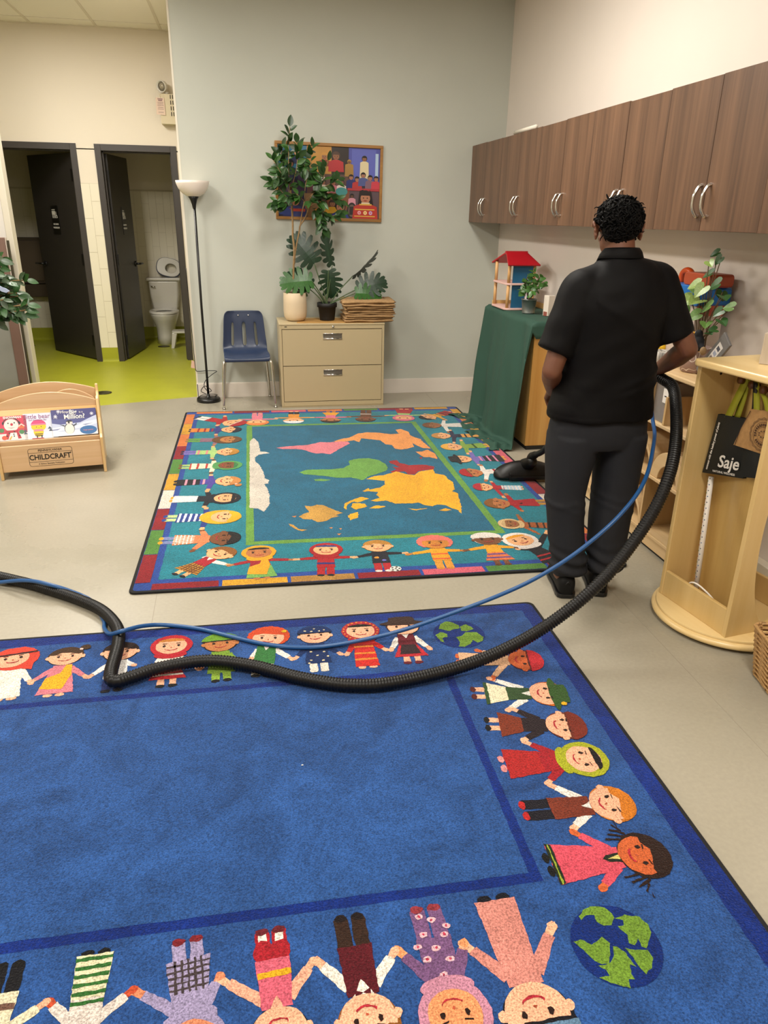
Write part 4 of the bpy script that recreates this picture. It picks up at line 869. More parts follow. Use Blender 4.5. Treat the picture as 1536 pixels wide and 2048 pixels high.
def ring(r0, r1, n=72, wob=0, k=16):
    vs, fs = [], []
    for i in range(n):
        a = 2 * PI * i / n; w = wob * math.cos(k * a); vs += [((r0 + w) * math.cos(a), (r0 + w) * math.sin(a), 0), ((r1 + w) * math.cos(a), (r1 + w) * math.sin(a), 0)]
    for i in range(n): j = (i + 1) % n; fs.append((2 * i, 2 * i + 1, 2 * j + 1, 2 * j))
    return vs, fs
em = MB(); EM = bagM(.145, .875, 0, .0085)
for r0, r1, w in ((.0605, .062, .002), (.0565, .058, .002), (.046, .0475, 0), (.028, .029, 0)): v_, f_ = ring(r0, r1, wob=w); em.add(v_, f_, M=EM)
for k in range(9): a = k / 9 * 2 * PI; em.add([(.02 * math.cos(a) - .004, .012 * math.sin(a), 0), (.02 * math.cos(a) + .004, .012 * math.sin(a), 0), (.02 * math.cos(a), .012 * math.sin(a) + .006, 0)], [(0, 1, 2)], M=EM)
em.build('stamp', M_inkb, o)
for k in range(26):
    a = 2 * PI * k / 26
    if k % 9 != 8: MB().box((-.0028, -.0042, 0), (.0028, .0042, .0004), M=EM @ Matrix.Rotation(a, 4, 'Z') @ Matrix.Translation((.0, .0375, 0))).build('stamp_mark', M_inkb, o)
# dotted stick and cable in the stand
def dots():
    m = bpy.data.materials.new('dotted_tape'); m.use_nodes = True; nt = m.node_tree; b = nt.nodes['Principled BSDF']; b.inputs['Roughness'].default_value = .5; b.inputs['Base Color'].default_value = lin('#ddd6cc') + (1,); return m
o = thing('dotted_stick', 'white stick with small coloured dots leaning inside the dress-up stand', 'stick'); o.matrix_world = BT @ Matrix.Translation((.115, -.065, .060))
dv = Vector((-.035, -.075, .55)); MB().tube([(0, 0, 0), tuple(dv)], .011, 14).build('rod', dots(), o, True)
rd = random.Random(2); dm = [mat('dot_red', '#a8302c', .5), mat('dot_blue', '#24508a', .5), mat('dot_green', '#2c7a4a', .5), mat('dot_navy', '#2a2a40', .5)]
dd = MB().lathe([(.0005, .0006), (.0026, .0006), (.0026, -.001)], 8).mesh('dot', None) if False else None
for k in range(44):
    s = (k + .5) / 44; p = dv * s; off = (.004 if k % 2 else -.004); q = Vector((.0105, off, 0)); 
    MB().ball(tuple(p + Vector((.0095, off, .0))), (.0018, .0028, .0028), 8).build('dot', dm[k % 4], o, True)
o = MB().tube([BT @ Vector(p) for p in spline([(.15, -.12, .075), (.165, -.05, .172), (.15, .03, .16), (.12, .10, .10), (.15, .16, .09), (.165, .178, .12)], 8)], .004, 8).build('white_cable', M_white, None, True); tag(o, 'white cable lying in the bottom tray of the dress-up stand', 'cable')
# tissue box on top
o = thing('tissue_box', 'white patterned tissue box on top of the dress-up stand', 'tissue box', BT @ Vector((.0, -.01, 1.1005)), SR + .6)
MB().box((-.052, -.052, 0), (.052, .052, .115)).build('box', mat('tissue_box_card', '#cfc4b4', .6, c2='#a99a86', noise_scale=5, stretch=(6, 6, .6)), o, bevel=.002)
vs, fs = [], []
for j in range(9):
    for i in range(17): a = 2 * PI * i / 16; r = (.012 + .05 * (j / 8) ** .8) * (1 + .35 * noise.noise((math.cos(a) * 1.5, math.sin(a) * 1.5, j * .3))); vs.append((r * math.cos(a), r * math.sin(a) * .8, .112 + .085 * (j / 8) * (1 + .35 * noise.noise((math.cos(a) * 2, math.sin(a) * 2, 4)))))
for j in range(8):
    for i in range(16): q = j * 17 + i; fs.append((q, q + 1, q + 18, q + 17))
k = MB().add(vs, fs).build('tissue', mat('tissue_paper', '#e9e2d6', .8), o, True)

# wicker basket at the right edge
t = thing('wicker_basket', 'brown woven wicker basket on the floor at the right picture edge', 'basket', (1.953, 1.930, 0), math.radians(-13.2))
M_wick = mat('wicker_cane', '#ad8654', .6, noise_amt=.25, noise_scale=90)
bw_, bd_, bh_ = .15, .12, .20
def rr_path(w, d, z, wob, ph): 
    P = rrect(2 * w, 2 * d, .03, 3); out = []; L = len(P); n = 64
    for k in range(n):
        f = k / n * L; i = int(f); u = f - i; x = P[i][0] + (P[(i + 1) % L][0] - P[i][0]) * u; y = P[i][1] + (P[(i + 1) % L][1] - P[i][1]) * u
        s = 1 + wob * math.cos(k * PI / 2 + ph); out.append((x * s, y * s, z))
    return out + out[:1]
for k in range(21):
    z = .012 + k * .0092; g = 1 + .16 * z / bh_; MB().tube(rr_path(bw_ * g, bd_ * g, z, .030, PI * k), .0040, 6, cap=False).build('woven_cane', M_wick, t, True)
for k in range(32):
    P0 = rr_path(bw_, bd_, .004, 0, 0)[k * 2]; P1 = rr_path(bw_ * 1.16, bd_ * 1.16, bh_, 0, 0)[k * 2]; MB().tube([P0, P1], .003, 6).build('stake', M_wick, t, True)
for q in (0, PI): MB().tube([(p[0], p[1], p[2] + .005 * math.sin(i * 1.2 + q)) for i, p in enumerate(rr_path(bw_ * 1.18, bd_ * 1.18, bh_ + .004, .012, q))], .0058, 7, cap=False).build('rim', M_wick, t, True)
MB().prism(rrect(2 * bw_, 2 * bd_, .03, 3), .002, .008, 'xy').build('floor_weave', M_wick, t)

# ------------------------------------------------------------------ the man with the carpet wand
PO = Vector((1.47, 2.86, 0))
def W(x, y, z): return Vector((x, y, z)) - PO
t_man = thing('person', 'man seen from behind in black polo shirt and dark grey trousers, cleaning the rug', 'person', tuple(PO))
M_skin = mat('skin_brown', '#6b412c', .5, noise_amt=.06, noise_scale=20); M_shirt = mat('black_polo_cotton', '#050405', .65, spec=.16, bump=.15, bump_scale=900); M_trou = mat('charcoal_trousers', '#232428', .75, spec=.2, bump=.12, bump_scale=900); M_shoe = mat('black_shoe', '#090909', .65, spec=.25)
M_hair = mat('black_hair', '#050404', .6, spec=.12)
def oval(cx, cy, z, rx, ry, n=36, pw=2.3, tilt=0.0):
    out = []
    for k in range(n):
        a = 2 * PI * k / n; c, s = math.cos(a), math.sin(a); u = math.copysign(abs(c) ** (2 / pw), c); v = math.copysign(abs(s) ** (2 / pw), s)
        out.append(tuple(W(cx + rx * u, cy + ry * v, z + tilt * u)))
    return out
def part(name, me, m, parent=t_man):
    o = bpy.data.objects.new(name, me); me.materials.clear(); me.materials.append(m); COL.objects.link(o); o.parent = parent; return o
def deform(me, fn):
    me.update(); nr = [v.normal.copy() for v in me.vertices]
    for v, n in zip(me.vertices, nr): v.co = v.co + n * fn(v.co)
    me.update()

# wand geometry that the hands close on
WN, WT = Vector((1.765, 4.20, .20)), Vector((1.765, 3.06, .950)); WD = (WT - WN).normalized()
# --- body: one continuous skin
HC_ = (1.470, 2.905, 1.566); yaw = math.radians(-14)
def Hd(x, y, z):  # head frame: y towards the face, turned a little to his left, nodding down
    v = Vector((x, y, z)); v.rotate(Euler((math.radians(-14), 0, 0))); v.rotate(Euler((0, 0, yaw))); return tuple(Vector(HC_) - PO + v)
b = MB()
RH = Matrix.Translation(Vector(HC_) - PO) @ Matrix.Rotation(yaw, 4, 'Z') @ Matrix.Rotation(math.radians(-14), 4, 'X')
b.ball((0, -.012, .025), (.076, .094, .088), 24, M=RH); b.ball((0, .030, -.035), (.060, .066, .082), 20, M=RH); b.ball((0, .055, -.088), (.034, .032, .028), 14, M=RH)
b.capsule(Hd(0, .088, .0), Hd(0, .106, -.030), .010, .014); b.capsule(Hd(-.012, .092, -.036), Hd(.012, .092, -.036), .010, .010)      # nose
b.capsule(Hd(-.018, .082, -.062), Hd(.018, .082, -.062), .009, .009); b.capsule(Hd(-.04, .072, .022), Hd(.04, .072, .022), .012, .012); b.ball((0, .088, -.10), (.016, .012, .014), 10, M=RH)
for s in (-1, 1):
    b.ball((s * .038, .058, -.024), (.024, .018, .024), 12, M=RH)
    for k in range(7): a = math.radians(-70 + 200 * k / 6); b.ball((s * (.092 + .006 * math.sin(a)), -.012 - .016 * math.cos(a) * 1, -.012 + .030 * math.sin(a)), (.006, .0085, .0085), 8, M=RH)   # ear rim
    b.ball((s * .084, -.008, -.012), (.010, .018, .032), 10, M=RH)
b.loft([oval(1.482, 2.865, 1.40, .085, .062), oval(1.480, 2.868, 1.45, .062, .060), oval(1.476, 2.878, 1.50, .055, .060), oval(1.473, 2.89, 1.55, .054, .062)])
b.loft([oval(1.485, 2.875, .86, .150, .100), oval(1.486, 2.87, .98, .140, .098), oval(1.487, 2.868, 1.15, .150, .105), oval(1.487, 2.868, 1.30, .165, .10), oval(1.486, 2.868, 1.38, .15, .085), oval(1.484, 2.868, 1.43, .10, .065)])
SHL, ELL, WRL = (1.320, 2.865, 1.35), (1.224, 2.835, 1.020), (1.325, 3.045, .890)
SHRp, ELR, WRR = (1.662, 2.865, 1.375), (1.796, 2.800, 1.105), (1.790, 2.985, .988)
def limb(pts, rs):
    for (p, q, r0, r1) in zip(pts, pts[1:], rs, rs[1:]): b.capsule(W(*p), W(*q), r0, r1, 16)
def mid(p, q, s): return tuple(a + (c - a) * s for a, c in zip(p, q))
limb([SHL, mid(SHL, ELL, .35), mid(SHL, ELL, .8), ELL], [.058, .053, .043, .0405]); limb([ELL, mid(ELL, WRL, .3), mid(ELL, WRL, .7), WRL], [.040, .043, .034, .026])
limb([SHRp, mid(SHRp, ELR, .35), mid(SHRp, ELR, .8), ELR], [.058, .053, .045, .042]); limb([ELR, mid(ELR, WRR, .3), mid(ELR, WRR, .7), WRR], [.0415, .045, .036, .028])
for (x, k) in ((1.372, 0), (1.565, 1)): limb([(x + (.02 if k else -.0), 2.87, .84), (x, 2.855, .46), (x - .01 + .0 * k, 2.815, .10)], [.085, .058, .04])
# right hand closed round the wand
def grip(c, w, palm, s, wrist, R=.019):
    """c: point on the bar, w: bar direction, palm: from the bar towards the palm, s: +1/-1 handedness"""
    w = Vector(w).normalized(); p = Vector(palm); p = (p - p.project(w)).normalized(); q = w.cross(p) * s
    base = Vector(c)
    def at(off, ang, r): return base + w * off + (p * math.cos(ang) + q * math.sin(ang)) * r
    for i in range(4):
        off = (.031 - .0205 * i); ln = (.92, 1.0, .96, .82)[i]; rr = R + .0085; a = [-.15, .75 * ln, 1.7 * ln, 2.6 * ln, 3.3 * ln]; prev = at(off, a[0], rr + .008)
        for j, ang in enumerate(a[1:]): nx = at(off, ang, rr + (.004, .001, 0, 0)[j]); b.capsule(prev, nx, (.0095, .009, .0085, .008)[j], (.009, .0085, .008, .007)[j], 8); prev = nx
    b.capsule(at(.030, -.2, R + .016), at(-.032, -.2, R + .016), .013, .012); b.capsule(at(.028, -.75, R + .016), at(-.03, -.75, R + .014), .012, .012)
    for off in (.022, 0, -.022): b.capsule(at(off, -.3, R + .018), W(*wrist), .013, .02, 10)
    th = [at(.02, -.9, R + .018), at(.045, -1.7, R + .012), at(.048, -2.5, R + .009), at(.046, -3.2, R + .008)]
    for u, v, r0, r1 in zip(th, th[1:], (.013, .011, .0095), (.011, .0095, .008)): b.capsule(u, v, r0, r1, 8)
gc = WT - WD * .045
grip(gc - PO, WD, Vector(WRR) - gc, 1, WRR)
# relaxed left hand: palm, four bent fingers of different length, thumb from the side
hd = (Vector(WRL) - Vector(ELL)).normalized(); acr = Vector((.55, -.15, .25)).normalized(); acr = (acr - acr.project(hd)).normalized(); dn = hd.cross(acr)
if dn.z > 0: dn = -dn
pw0 = Vector(WRL) - PO
for i in range(4): b.capsule(pw0 + acr * (.012 - .008 * i), pw0 + hd * .078 + acr * (.030 - .0195 * i), .014, .0105, 10)
for i in range(4):
    L = (.070, .080, .074, .058)[i]; p0 = pw0 + hd * .080 + acr * (.030 - .0195 * i); p1 = p0 + (hd * .9 + dn * .45).normalized() * L * .45; p2 = p1 + (hd * .5 + dn * .9).normalized() * L * .32; p3 = p2 + (hd * .05 + dn).normalized() * L * .26
    for u, v, r0, r1 in ((p0, p1, .0098, .009), (p1, p2, .009, .0083), (p2, p3, .0083, .007)): b.capsule(u, v, r0, r1, 8)
t0 = pw0 + hd * .02 + acr * .022; t1 = t0 + (hd * .6 + acr * .8 + dn * .3).normalized() * .040; t2 = t1 + (hd * .85 + acr * .35 + dn * .4).normalized() * .030; t3 = t2 + (hd * .9 + dn * .4).normalized() * .022
for u, v, r0, r1 in ((t0, t1, .014, .0115), (t1, t2, .0115, .0095), (t2, t3, .0095, .0078)): b.capsule(u, v, r0, r1, 8)
body = part('body', remesh(b, .0042, 3, .5), M_skin)
for s in (-1, 1):
    e = MB().ball((s * .030, .074, .004), (.011, .008, .006), 12, M=RH).build('eye', M_white, t_man, True); MB().ball((s * .030, .0815, .004), (.005, .002, .005), 10, M=RH).build('iris', M_hair, e, True)
    MB().tube([Hd(s * .014, .090, .020), Hd(s * .032, .087, .026), Hd(s * .048, .074, .020)], .0035, 8).build('eyebrow', M_hair, t_man, True)
MB().tube([Hd(-.020, .088, -.064), Hd(0, .093, -.062), Hd(.020, .088, -.064)], [.002, .004, .002], 8).build('lips', mat('lip_brown', '#5c2f26', .5), t_man, True)

# --- hair: scalp cap with tousled locks
h = MB(); h.ball((0, -.030, .032), (.083, .086, .079), 24, M=RH); h.ball((0, -.048, -.012), (.073, .046, .056), 20, M=RH); h.ball((0, -.050, -.038), (.056, .032, .030), 18, M=RH)
for s in (-1, 1): h.capsule(Hd(s * .073, .012, .012), Hd(s * .073, .016, -.012), .006, .003)
rd = random.Random(21)
for k in range(1500):
    a, c = rd.uniform(0, 2 * PI), rd.uniform(-.95, 1)
    sx, sy, sz = math.sqrt(1 - c * c) * math.cos(a), math.sqrt(1 - c * c) * math.sin(a), c
    if sy > .10 and sz < .45: continue
    if sz < -.05 and sy > -.30: continue
    if sz < -.75 and sy > -.45: continue
    p = Vector((sx * .086, -.016 + sy * .101, (.026 + sz * .086) if sz > 0 else (.026 + sz * .098))) if sz > -.3 else Vector((sx * .084, -.016 + sy * .099, .026 + sz * .100)); n = Vector((sx / .085, sy / .101, sz / .09)).normalized()
    tg = n.cross(Vector((rd.uniform(-1, 1), rd.uniform(-1, 1), rd.uniform(-1, 1)))).normalized(); dn_ = Vector((0, -.3, -1)); tg = (tg * .75 + (dn_ - dn_.project(n)) * .8 + Vector((.35 * math.sin(k * .7), 0, 0))).normalized()
    L = rd.uniform(.018, .036); r = rd.uniform(.0022, .0042)
    P = [p - n * .003, p + n * rd.uniform(.002, .006) + tg * L * .5, p + n * rd.uniform(-.006, -.001) + tg * L]
    h.tube([tuple(RH @ q) for q in spline(P, 3)], [r, r, r, r * .9, r * .8, r * .6, r * .4], 6)
hair_me = h.mesh('hair', M_hair, True); part('hair', hair_me, M_hair)

# --- polo shirt
b = MB()
b.loft([oval(1.478, 2.868, .812, .230, .150), oval(1.478, 2.868, .835, .228, .149), oval(1.482, 2.868, .90, .217, .143), oval(1.485, 2.868, 1.00, .203, .137), oval(1.487, 2.868, 1.10, .198, .138), oval(1.488, 2.866, 1.20, .203, .142), oval(1.490, 2.864, 1.28, .208, .142, tilt=.008), oval(1.490, 2.864, 1.345, .205, .130, tilt=.014), oval(1.489, 2.866, 1.40, .170, .108, tilt=.016), oval(1.486, 2.868, 1.437, .118, .085, tilt=.012), oval(1.483, 2.870, 1.462, .078, .072), oval(1.482, 2.872, 1.472, .06, .062)])
def sleeve(p0, p1, r0, r1, squash=1.0):
    p0, p1 = W(*p0), W(*p1); n = 10; d = (p1 - p0).normalized()
    b.ball(tuple(p0), r0, 18)
    b.tube([p0, p0.lerp(p1, .25), p0.lerp(p1, .5), p0.lerp(p1, .75), p1], [r0, r0 * .99, (r0 + r1) / 2 * 1.01, r1, r1], 24)
sleeve((1.335, 2.866, 1.335), (1.231, 2.85, 1.092), .088, .077); sleeve((1.648, 2.866, 1.362), (1.756, 2.838, 1.146), .088, .081)
b.capsule(W(1.42, 2.868, 1.405), W(1.335, 2.866, 1.345), .052, .078, 18); b.capsule(W(1.55, 2.868, 1.412), W(1.648, 2.866, 1.372), .052, .078, 18); b.capsule(W(1.36, 2.862, 1.26), W(1.335, 2.866, 1.335), .10, .085, 18); b.capsule(W(1.615, 2.862, 1.28), W(1.648, 2.866, 1.36), .10, .085, 18)
sm = remesh(b, .0075, 14, .5)
def folds(co):
    x, y, z = co.x, co.y, co.z; a = 0.0
    tor = max(0, 1 - abs(x) / .24) ** .3 if abs(x) < .24 else .3
    lo = max(0, min(1, (1.20 - z) / .30))
    a += .008 * lo * noise.noise((x * 6 + z * 7, y * 4, z * 8 - x * 7)) + .010 * lo * max(0, noise.noise((x * 4 - z * 9, 5 + y * 3, z * 7 + x * 5)))
    a += .0050 * noise.noise((x * 9 - z * 12, y * 7, z * 5 + x * 6))
    a += .0065 * math.exp(-((z - (1.16 - .55 * (x - .14))) / .020) ** 2) * (1 if x > -.12 else 0) * max(0, min(1, (.2 - x) / .1)) * .6       # long pull from the right armpit
    a += .006 * math.exp(-((z - (.975 + .35 * (x - .05))) / .016) ** 2) * max(0, min(1, (x + .02) / .1)); a += .005 * math.exp(-((z - (.925 + .25 * x)) / .016) ** 2) * max(0, min(1, (x + .05) / .1))
    a -= .0022 * math.exp(-((z - .840) / .0035) ** 2)
    return a
deform(sm, folds); part('polo_shirt', sm, M_shirt)
# collar: upright band that folds over
def cring(z, rx, ry, dz): return [tuple(W(1.481 + rx * math.cos(2 * PI * k / 40), 2.873 + ry * math.sin(2 * PI * k / 40), z - dz * max(0, math.sin(2 * PI * k / 40)) + .006 * math.sin(2 * PI * k / 40 + PI))) for k in range(40)]
MB().loft([cring(1.452, .077, .072, .02), cring(1.475, .073, .069, .02), cring(1.490, .068, .065, .026), cring(1.495, .070, .067, .026), cring(1.490, .075, .071, .026), cring(1.480, .083, .077, .026), cring(1.458, .092, .083, .03), cring(1.455, .090, .082, .03)], cap=False).build('collar', M_shirt, t_man, True)

# --- trousers
b = MB()
b.loft([oval(1.480, 2.872, .92, .185, .125), oval(1.479, 2.872, .84, .205, .135), oval(1.477, 2.872, .76, .216, .138), oval(1.478, 2.872, .72, .214, .134), oval(1.478, 2.872, .690, .205, .125)])
def leg(P):
    b.loft([oval(cx, cy, z, rx, ry, 28) for (cx, cy, z, rx, ry) in P])
leg([(1.370, 2.872, .74, .108, .128), (1.362, 2.870, .66, .103, .122), (1.356, 2.865, .56, .091, .112), (1.351, 2.852, .46, .081, .098), (1.360, 2.840, .36, .080, .090), (1.370, 2.825, .26, .077, .085), (1.382, 2.812, .18, .077, .082), (1.386, 2.810, .13, .080, .080), (1.388, 2.814, .098, .072, .070)])
leg([(1.586, 2.872, .74, .108, .128), (1.590, 2.870, .66, .102, .122), (1.589, 2.865, .56, .096, .114), (1.583, 2.852, .46, .091, .102), (1.573, 2.838, .36, .090, .094), (1.566, 2.822, .26, .085, .088), (1.560, 2.808, .18, .083, .086), (1.556, 2.806, .13, .083, .083), (1.556, 2.810, .098, .075, .072)])
tm = remesh(b, .0075, 4, .5)
def tfold(co):
    x, y, z = co.x, co.y, co.z; a = .003 * noise.noise((x * 8, y * 8, z * 9))
    for s, c in ((-1, -.11), (1, .095)):
        if (x < -.005) == (s < 0):
            u = (x - c)
            a += .004 * math.exp(-((z - (.455 + .25 * abs(u) * s)) / .014) ** 2) * .9 + .003 * math.exp(-((z - (.418 - .3 * u)) / .012) ** 2)
            if z < .27: a += .0075 * math.sin(z * 105 + 3.5 * noise.noise((x * 7, y * 7, s * 3))) * min(1, (.27 - z) / .10)
            a += .005 * math.exp(-((u - .0) / .02) ** 2) * (1 if .25 < z < .42 else 0) * .3
    return a
deform(tm, tfold); part('trousers', tm, M_trou)
# --- shoes
for (hx, hy, tx, ty) in ((1.365, 2.748, 1.43, 3.03), (1.517, 2.740, 1.605, 3.01)):
    d = Vector((tx - hx, ty - hy, 0)); L = d.length; ang = math.atan2(d.y, d.x); Mx = Matrix.Translation(W(hx, hy, 0)) @ Matrix.Rotation(ang, 4, 'Z')
    prf = [(-.006, .020, .018, .070), (.004, .036, .008, .100), (.03, .042, .008, .112), (.08, .043, .008, .110), (.13, .044, .008, .082), (.18, .049, .008, .066), (.23, .051, .008, .055), (.27, .043, .012, .046), (.292, .022, .018, .036)]
    def ringf(x, w, z0, z1, n=18): return [(x, w * math.copysign(abs(math.cos(2 * PI * k / n)) ** .7, math.cos(2 * PI * k / n)), (z0 + z1) / 2 + (z1 - z0) / 2 * math.copysign(abs(math.sin(2 * PI * k / n)) ** .8, math.sin(2 * PI * k / n))) for k in range(n)]
    o = MB().loft([ringf(*q) for q in prf], M=Mx).build('shoe', M_shoe, t_man, True); m = o.modifiers.new('soft', 'SUBSURF'); m.levels = 1; m.render_levels = 2
    sole = [(x, w + .004) for x, w, _, _ in prf] + [(x, -w - .004) for x, w, _, _ in prf[::-1]]
    MB().prism(sole, 0.001, .022, 'xy', M=Mx).build('sole', M_black, o, bevel=.004)
    for k in range(4): MB().tube([Mx @ Vector((.15 + .024 * k, -.026, .080 - .007 * k)), Mx @ Vector((.152 + .024 * k, 0, .086 - .008 * k)), Mx @ Vector((.15 + .024 * k, .026, .080 - .007 * k))], .003, 6).build('lace', M_black, o, True)
    MB().tube([Mx @ Vector((.001, -.012, .064)), Mx @ Vector((-.006, 0, .086)), Mx @ Vector((.001, .012, .064))], .004, 6).build('heel_tab', M_black, o, True)

# ------------------------------------------------------------------ carpet wand
t = thing('carpet_wand', 'black carpet cleaning wand with wide floor head on the world map rug', 'vacuum wand', (1.755, 4.33, .014))
WO = Vector((1.755, 4.33, .014)); M_wand = mat('black_wand_plastic', '#080707', .42, spec=.35)
hw = .215; Mh = Matrix.Rotation(math.radians(-5), 4, 'Z')
# floor head: rounded wedge, higher in the middle
rings = []
for k in range(17):
    u = -1 + 2 * k / 16; e = 1 - abs(u) ** 6; hgt = .045 + .075 * (1 - abs(u) ** 2.5); d0, d1 = -.075 * (e ** .3 if e > 0 else .05), .070 * (e ** .3 if e > 0 else .05)
    rings.append([(u * hw, d0, .002), (u * hw, d1, .002), (u * hw, d1 * .98, hgt * .45), (u * hw, d1 * .5, hgt), (u * hw, d0 * .1, hgt * .98), (u * hw, d0 * .75, hgt * .55), (u * hw, d0, .022)])
o = MB().loft(rings, M=Mh).build('floor_head', M_wand, t, True); m = o.modifiers.new('soft', 'SUBSURF'); m.levels = 1; m.render_levels = 1
MB().box((-.12, -.088, .012), (.12, -.078, .034), M=Mh).build('front_lip', M_wand, o, bevel=.004); MB().box((-.125, -.09, .012), (-.118, -.05, .055), M=Mh).build('lip_bracket', M_wand, o, bevel=.003)
MB().box((.118, -.09, .012), (.125, -.05, .055), M=Mh).build('lip_bracket', M_wand, o, bevel=.003); MB().capsule((.0, .01, .08), (.01, -.07, .130), .048, .036, 16).build('swivel_neck', M_wand, t, True)
wl = WN - WO
P = spline([(.01, -.05, .11), tuple(wl + Vector((0, .06, -.02))), tuple(wl + (WT - WN) * .08), tuple(wl + (WT - WN) * .3), tuple(wl + (WT - WN) * .7), tuple(WT - WO)], 8)
MB().tube(P, [.030 if i < 9 else (.024 if i < 12 else .0185) for i in range(len(P))], 18).build('tube', M_wand, t, True)
MB().tube([wl + (WT - WN) * .12, wl + (WT - WN) * .19], .0235, 18).build('lock_collar', M_wand, t, True); MB().tube([wl + (WT - WN) * .52, wl + (WT - WN) * .56], .0225, 18).build('lock_collar', M_wand, t, True)
MB().tube([P[3] + Vector((0, -.03, .012)), P[3] + Vector((0, -.045, .005))], .007, 12).build('release_button', M_steel, t, True)
cuff = spline([tuple(WT - WO), tuple(WT + Vector((.014, -.035, .012)) - WO), tuple(WT + Vector((.028, -.07, .010)) - WO)], 6)
MB().tube(cuff, [.0205 + .006 * i / (len(cuff) - 1) for i in range(len(cuff))], 20).build('hose_cuff', M_wand, t, True)

# ------------------------------------------------------------------ hoses
HOSE = [tuple(WT + Vector((.026, -.065, .010))), (1.806, 2.955, .945), (1.816, 2.90, .930), (1.788, 2.811, .885), (1.69, 2.609, .775), (1.596, 2.474, .655), (1.486, 2.402, .5), (1.282, 2.315, .31), (1.045, 2.285, .14), (.776, 2.234, .058), (.479, 2.178, .042), (.298, 2.188, .04), (.125, 2.259, .04), (-.052, 2.365, .042), (-.217, 2.415, .046), (-.378, 2.397, .044), (-.475, 2.356, .042), (-.525, 2.336, .045), (-.548, 2.378, .048), (-.553, 2.585, .042), (-.578, 2.728, .038), (-.662, 2.894, .028), (-.775, 3.01, .027), (-.924, 3.126, .027), (-1.076, 3.232, .027), (-1.331, 3.373, .027), (-1.838, 3.573, .027), (-2.6, 3.75, .027)]
BLUE = [(1.74, 3.13, .905), (1.80, 3.17, .86), (1.845, 3.11, .80), (1.80, 2.98, .748), (1.724, 2.822, .71), (1.578, 2.605, .61), (1.437, 2.513, .5), (1.269, 2.484, .37), (1.115, 2.495, .26), (.963, 2.524, .17), (.755, 2.523, .1), (.545, 2.506, .05), (.34, 2.49, .026), (.18, 2.484, .022), (.026, 2.527, .022), (-.11, 2.604, .022), (-.251, 2.692, .022), (-.394, 2.746, .022), (-.475, 2.703, .05), (-.538, 2.624, .080), (-.595, 2.669, .045), (-.637, 2.773, .012), (-.653, 2.848, .010), (-.725, 3.011, .010), (-.78, 3.079, .012), (-.893, 3.10, .058), (-1.028, 3.166, .062), (-1.235, 3.26, .014), (-1.589, 3.259, .010), (-2.6, 3.3, .010)]
M_hose = mat('black_corrugated_hose', '#0b0a0a', .4, spec=.35); M_bhose = mat('blue_solution_hose', '#1c4f86', .35)
path = even(spline(HOSE, 14), .0028)
rs = [(.0248, .0242, .0222, .0228)[i % 4] if i % 4 < 2 else (.0216 if i % 4 == 2 else .0222) for i in range(len(path))]
t = thing('vacuum_hose', 'thick black corrugated vacuum hose looping from the man across both rugs', 'hose', tuple(path[-1]))
off = Vector(path[-1])
MB().tube([p - off for p in path], rs, 18).build('corrugated_tube', M_hose, t, auto=70)
t = thing('solution_hose', 'thin blue water hose running over the blue rug beside the black hose', 'hose', BLUE[-1]); off = Vector(BLUE[-1])
MB().tube([p - off for p in spline(BLUE, 12)], .0085, 14).build('tube', M_bhose, t, True)

# ------------------------------------------------------------------ rugs
def rug_mat(name, mott=.16, mscale=3.2):
    m = bpy.data.materials.new(name); m.use_nodes = True; nt = m.node_tree; b = nt.nodes['Principled BSDF']
    a = nt.nodes.new('ShaderNodeVertexColor'); a.layer_name = 'Col'; tc = nt.nodes.new('ShaderNodeTexCoord')
    def nz(scale, detail, rough=.5):
        n = nt.nodes.new('ShaderNodeTexNoise'); n.inputs['Scale'].default_value = scale; n.inputs['Detail'].default_value = detail; n.inputs['Roughness'].default_value = rough; nt.links.new(tc.outputs['Object'], n.inputs['Vector']); return n
    def rng(n, lo, hi, c=.16):
        r = nt.nodes.new('ShaderNodeMapRange'); r.inputs[1].default_value = .5 - c; r.inputs[2].default_value = .5 + c; r.inputs[3].default_value = lo; r.inputs[4].default_value = hi; nt.links.new(n.outputs[0], r.inputs[0]); return r
    fine = rng(nz(210, 3, .75), .46, 1.40); bn = nz(mscale, 7, .66); bn.inputs['Distortion'].default_value = 1.2; big = rng(bn, 1 - mott, 1 + mott * 1.5, .2)
    mul = nt.nodes.new('ShaderNodeMath'); mul.operation = 'MULTIPLY'; nt.links.new(fine.outputs[0], mul.inputs[0]); nt.links.new(big.outputs[0], mul.inputs[1])
    mx = nt.nodes.new('ShaderNodeVectorMath'); mx.operation = 'SCALE'; nt.links.new(a.outputs[0], mx.inputs[0]); nt.links.new(mul.outputs[0], mx.inputs[3]); nt.links.new(mx.outputs[0], b.inputs['Base Color'])
    b.inputs['Roughness'].default_value = .95; b.inputs['Specular IOR Level'].default_value = .15; b.inputs['Sheen Weight'].default_value = .25; b.inputs['Sheen Roughness'].default_value = .4
    bp = nt.nodes.new('ShaderNodeBump'); bp.inputs['Strength'].default_value = .8; bp.inputs['Distance'].default_value = .004; nt.links.new(nz(230, 2).outputs[0], bp.inputs['Height']); nt.links.new(bp.outputs[0], b.inputs['Normal'])
    return m
M_pile = rug_mat('cut_pile_print'); M_pile_blue = rug_mat('cut_pile_blue', .30, 4.5); M_bind = mat('black_rug_binding', '#0b0a0a', .9, bump=.4, bump_scale=400)
TH = .012
PCOUNT = [0]
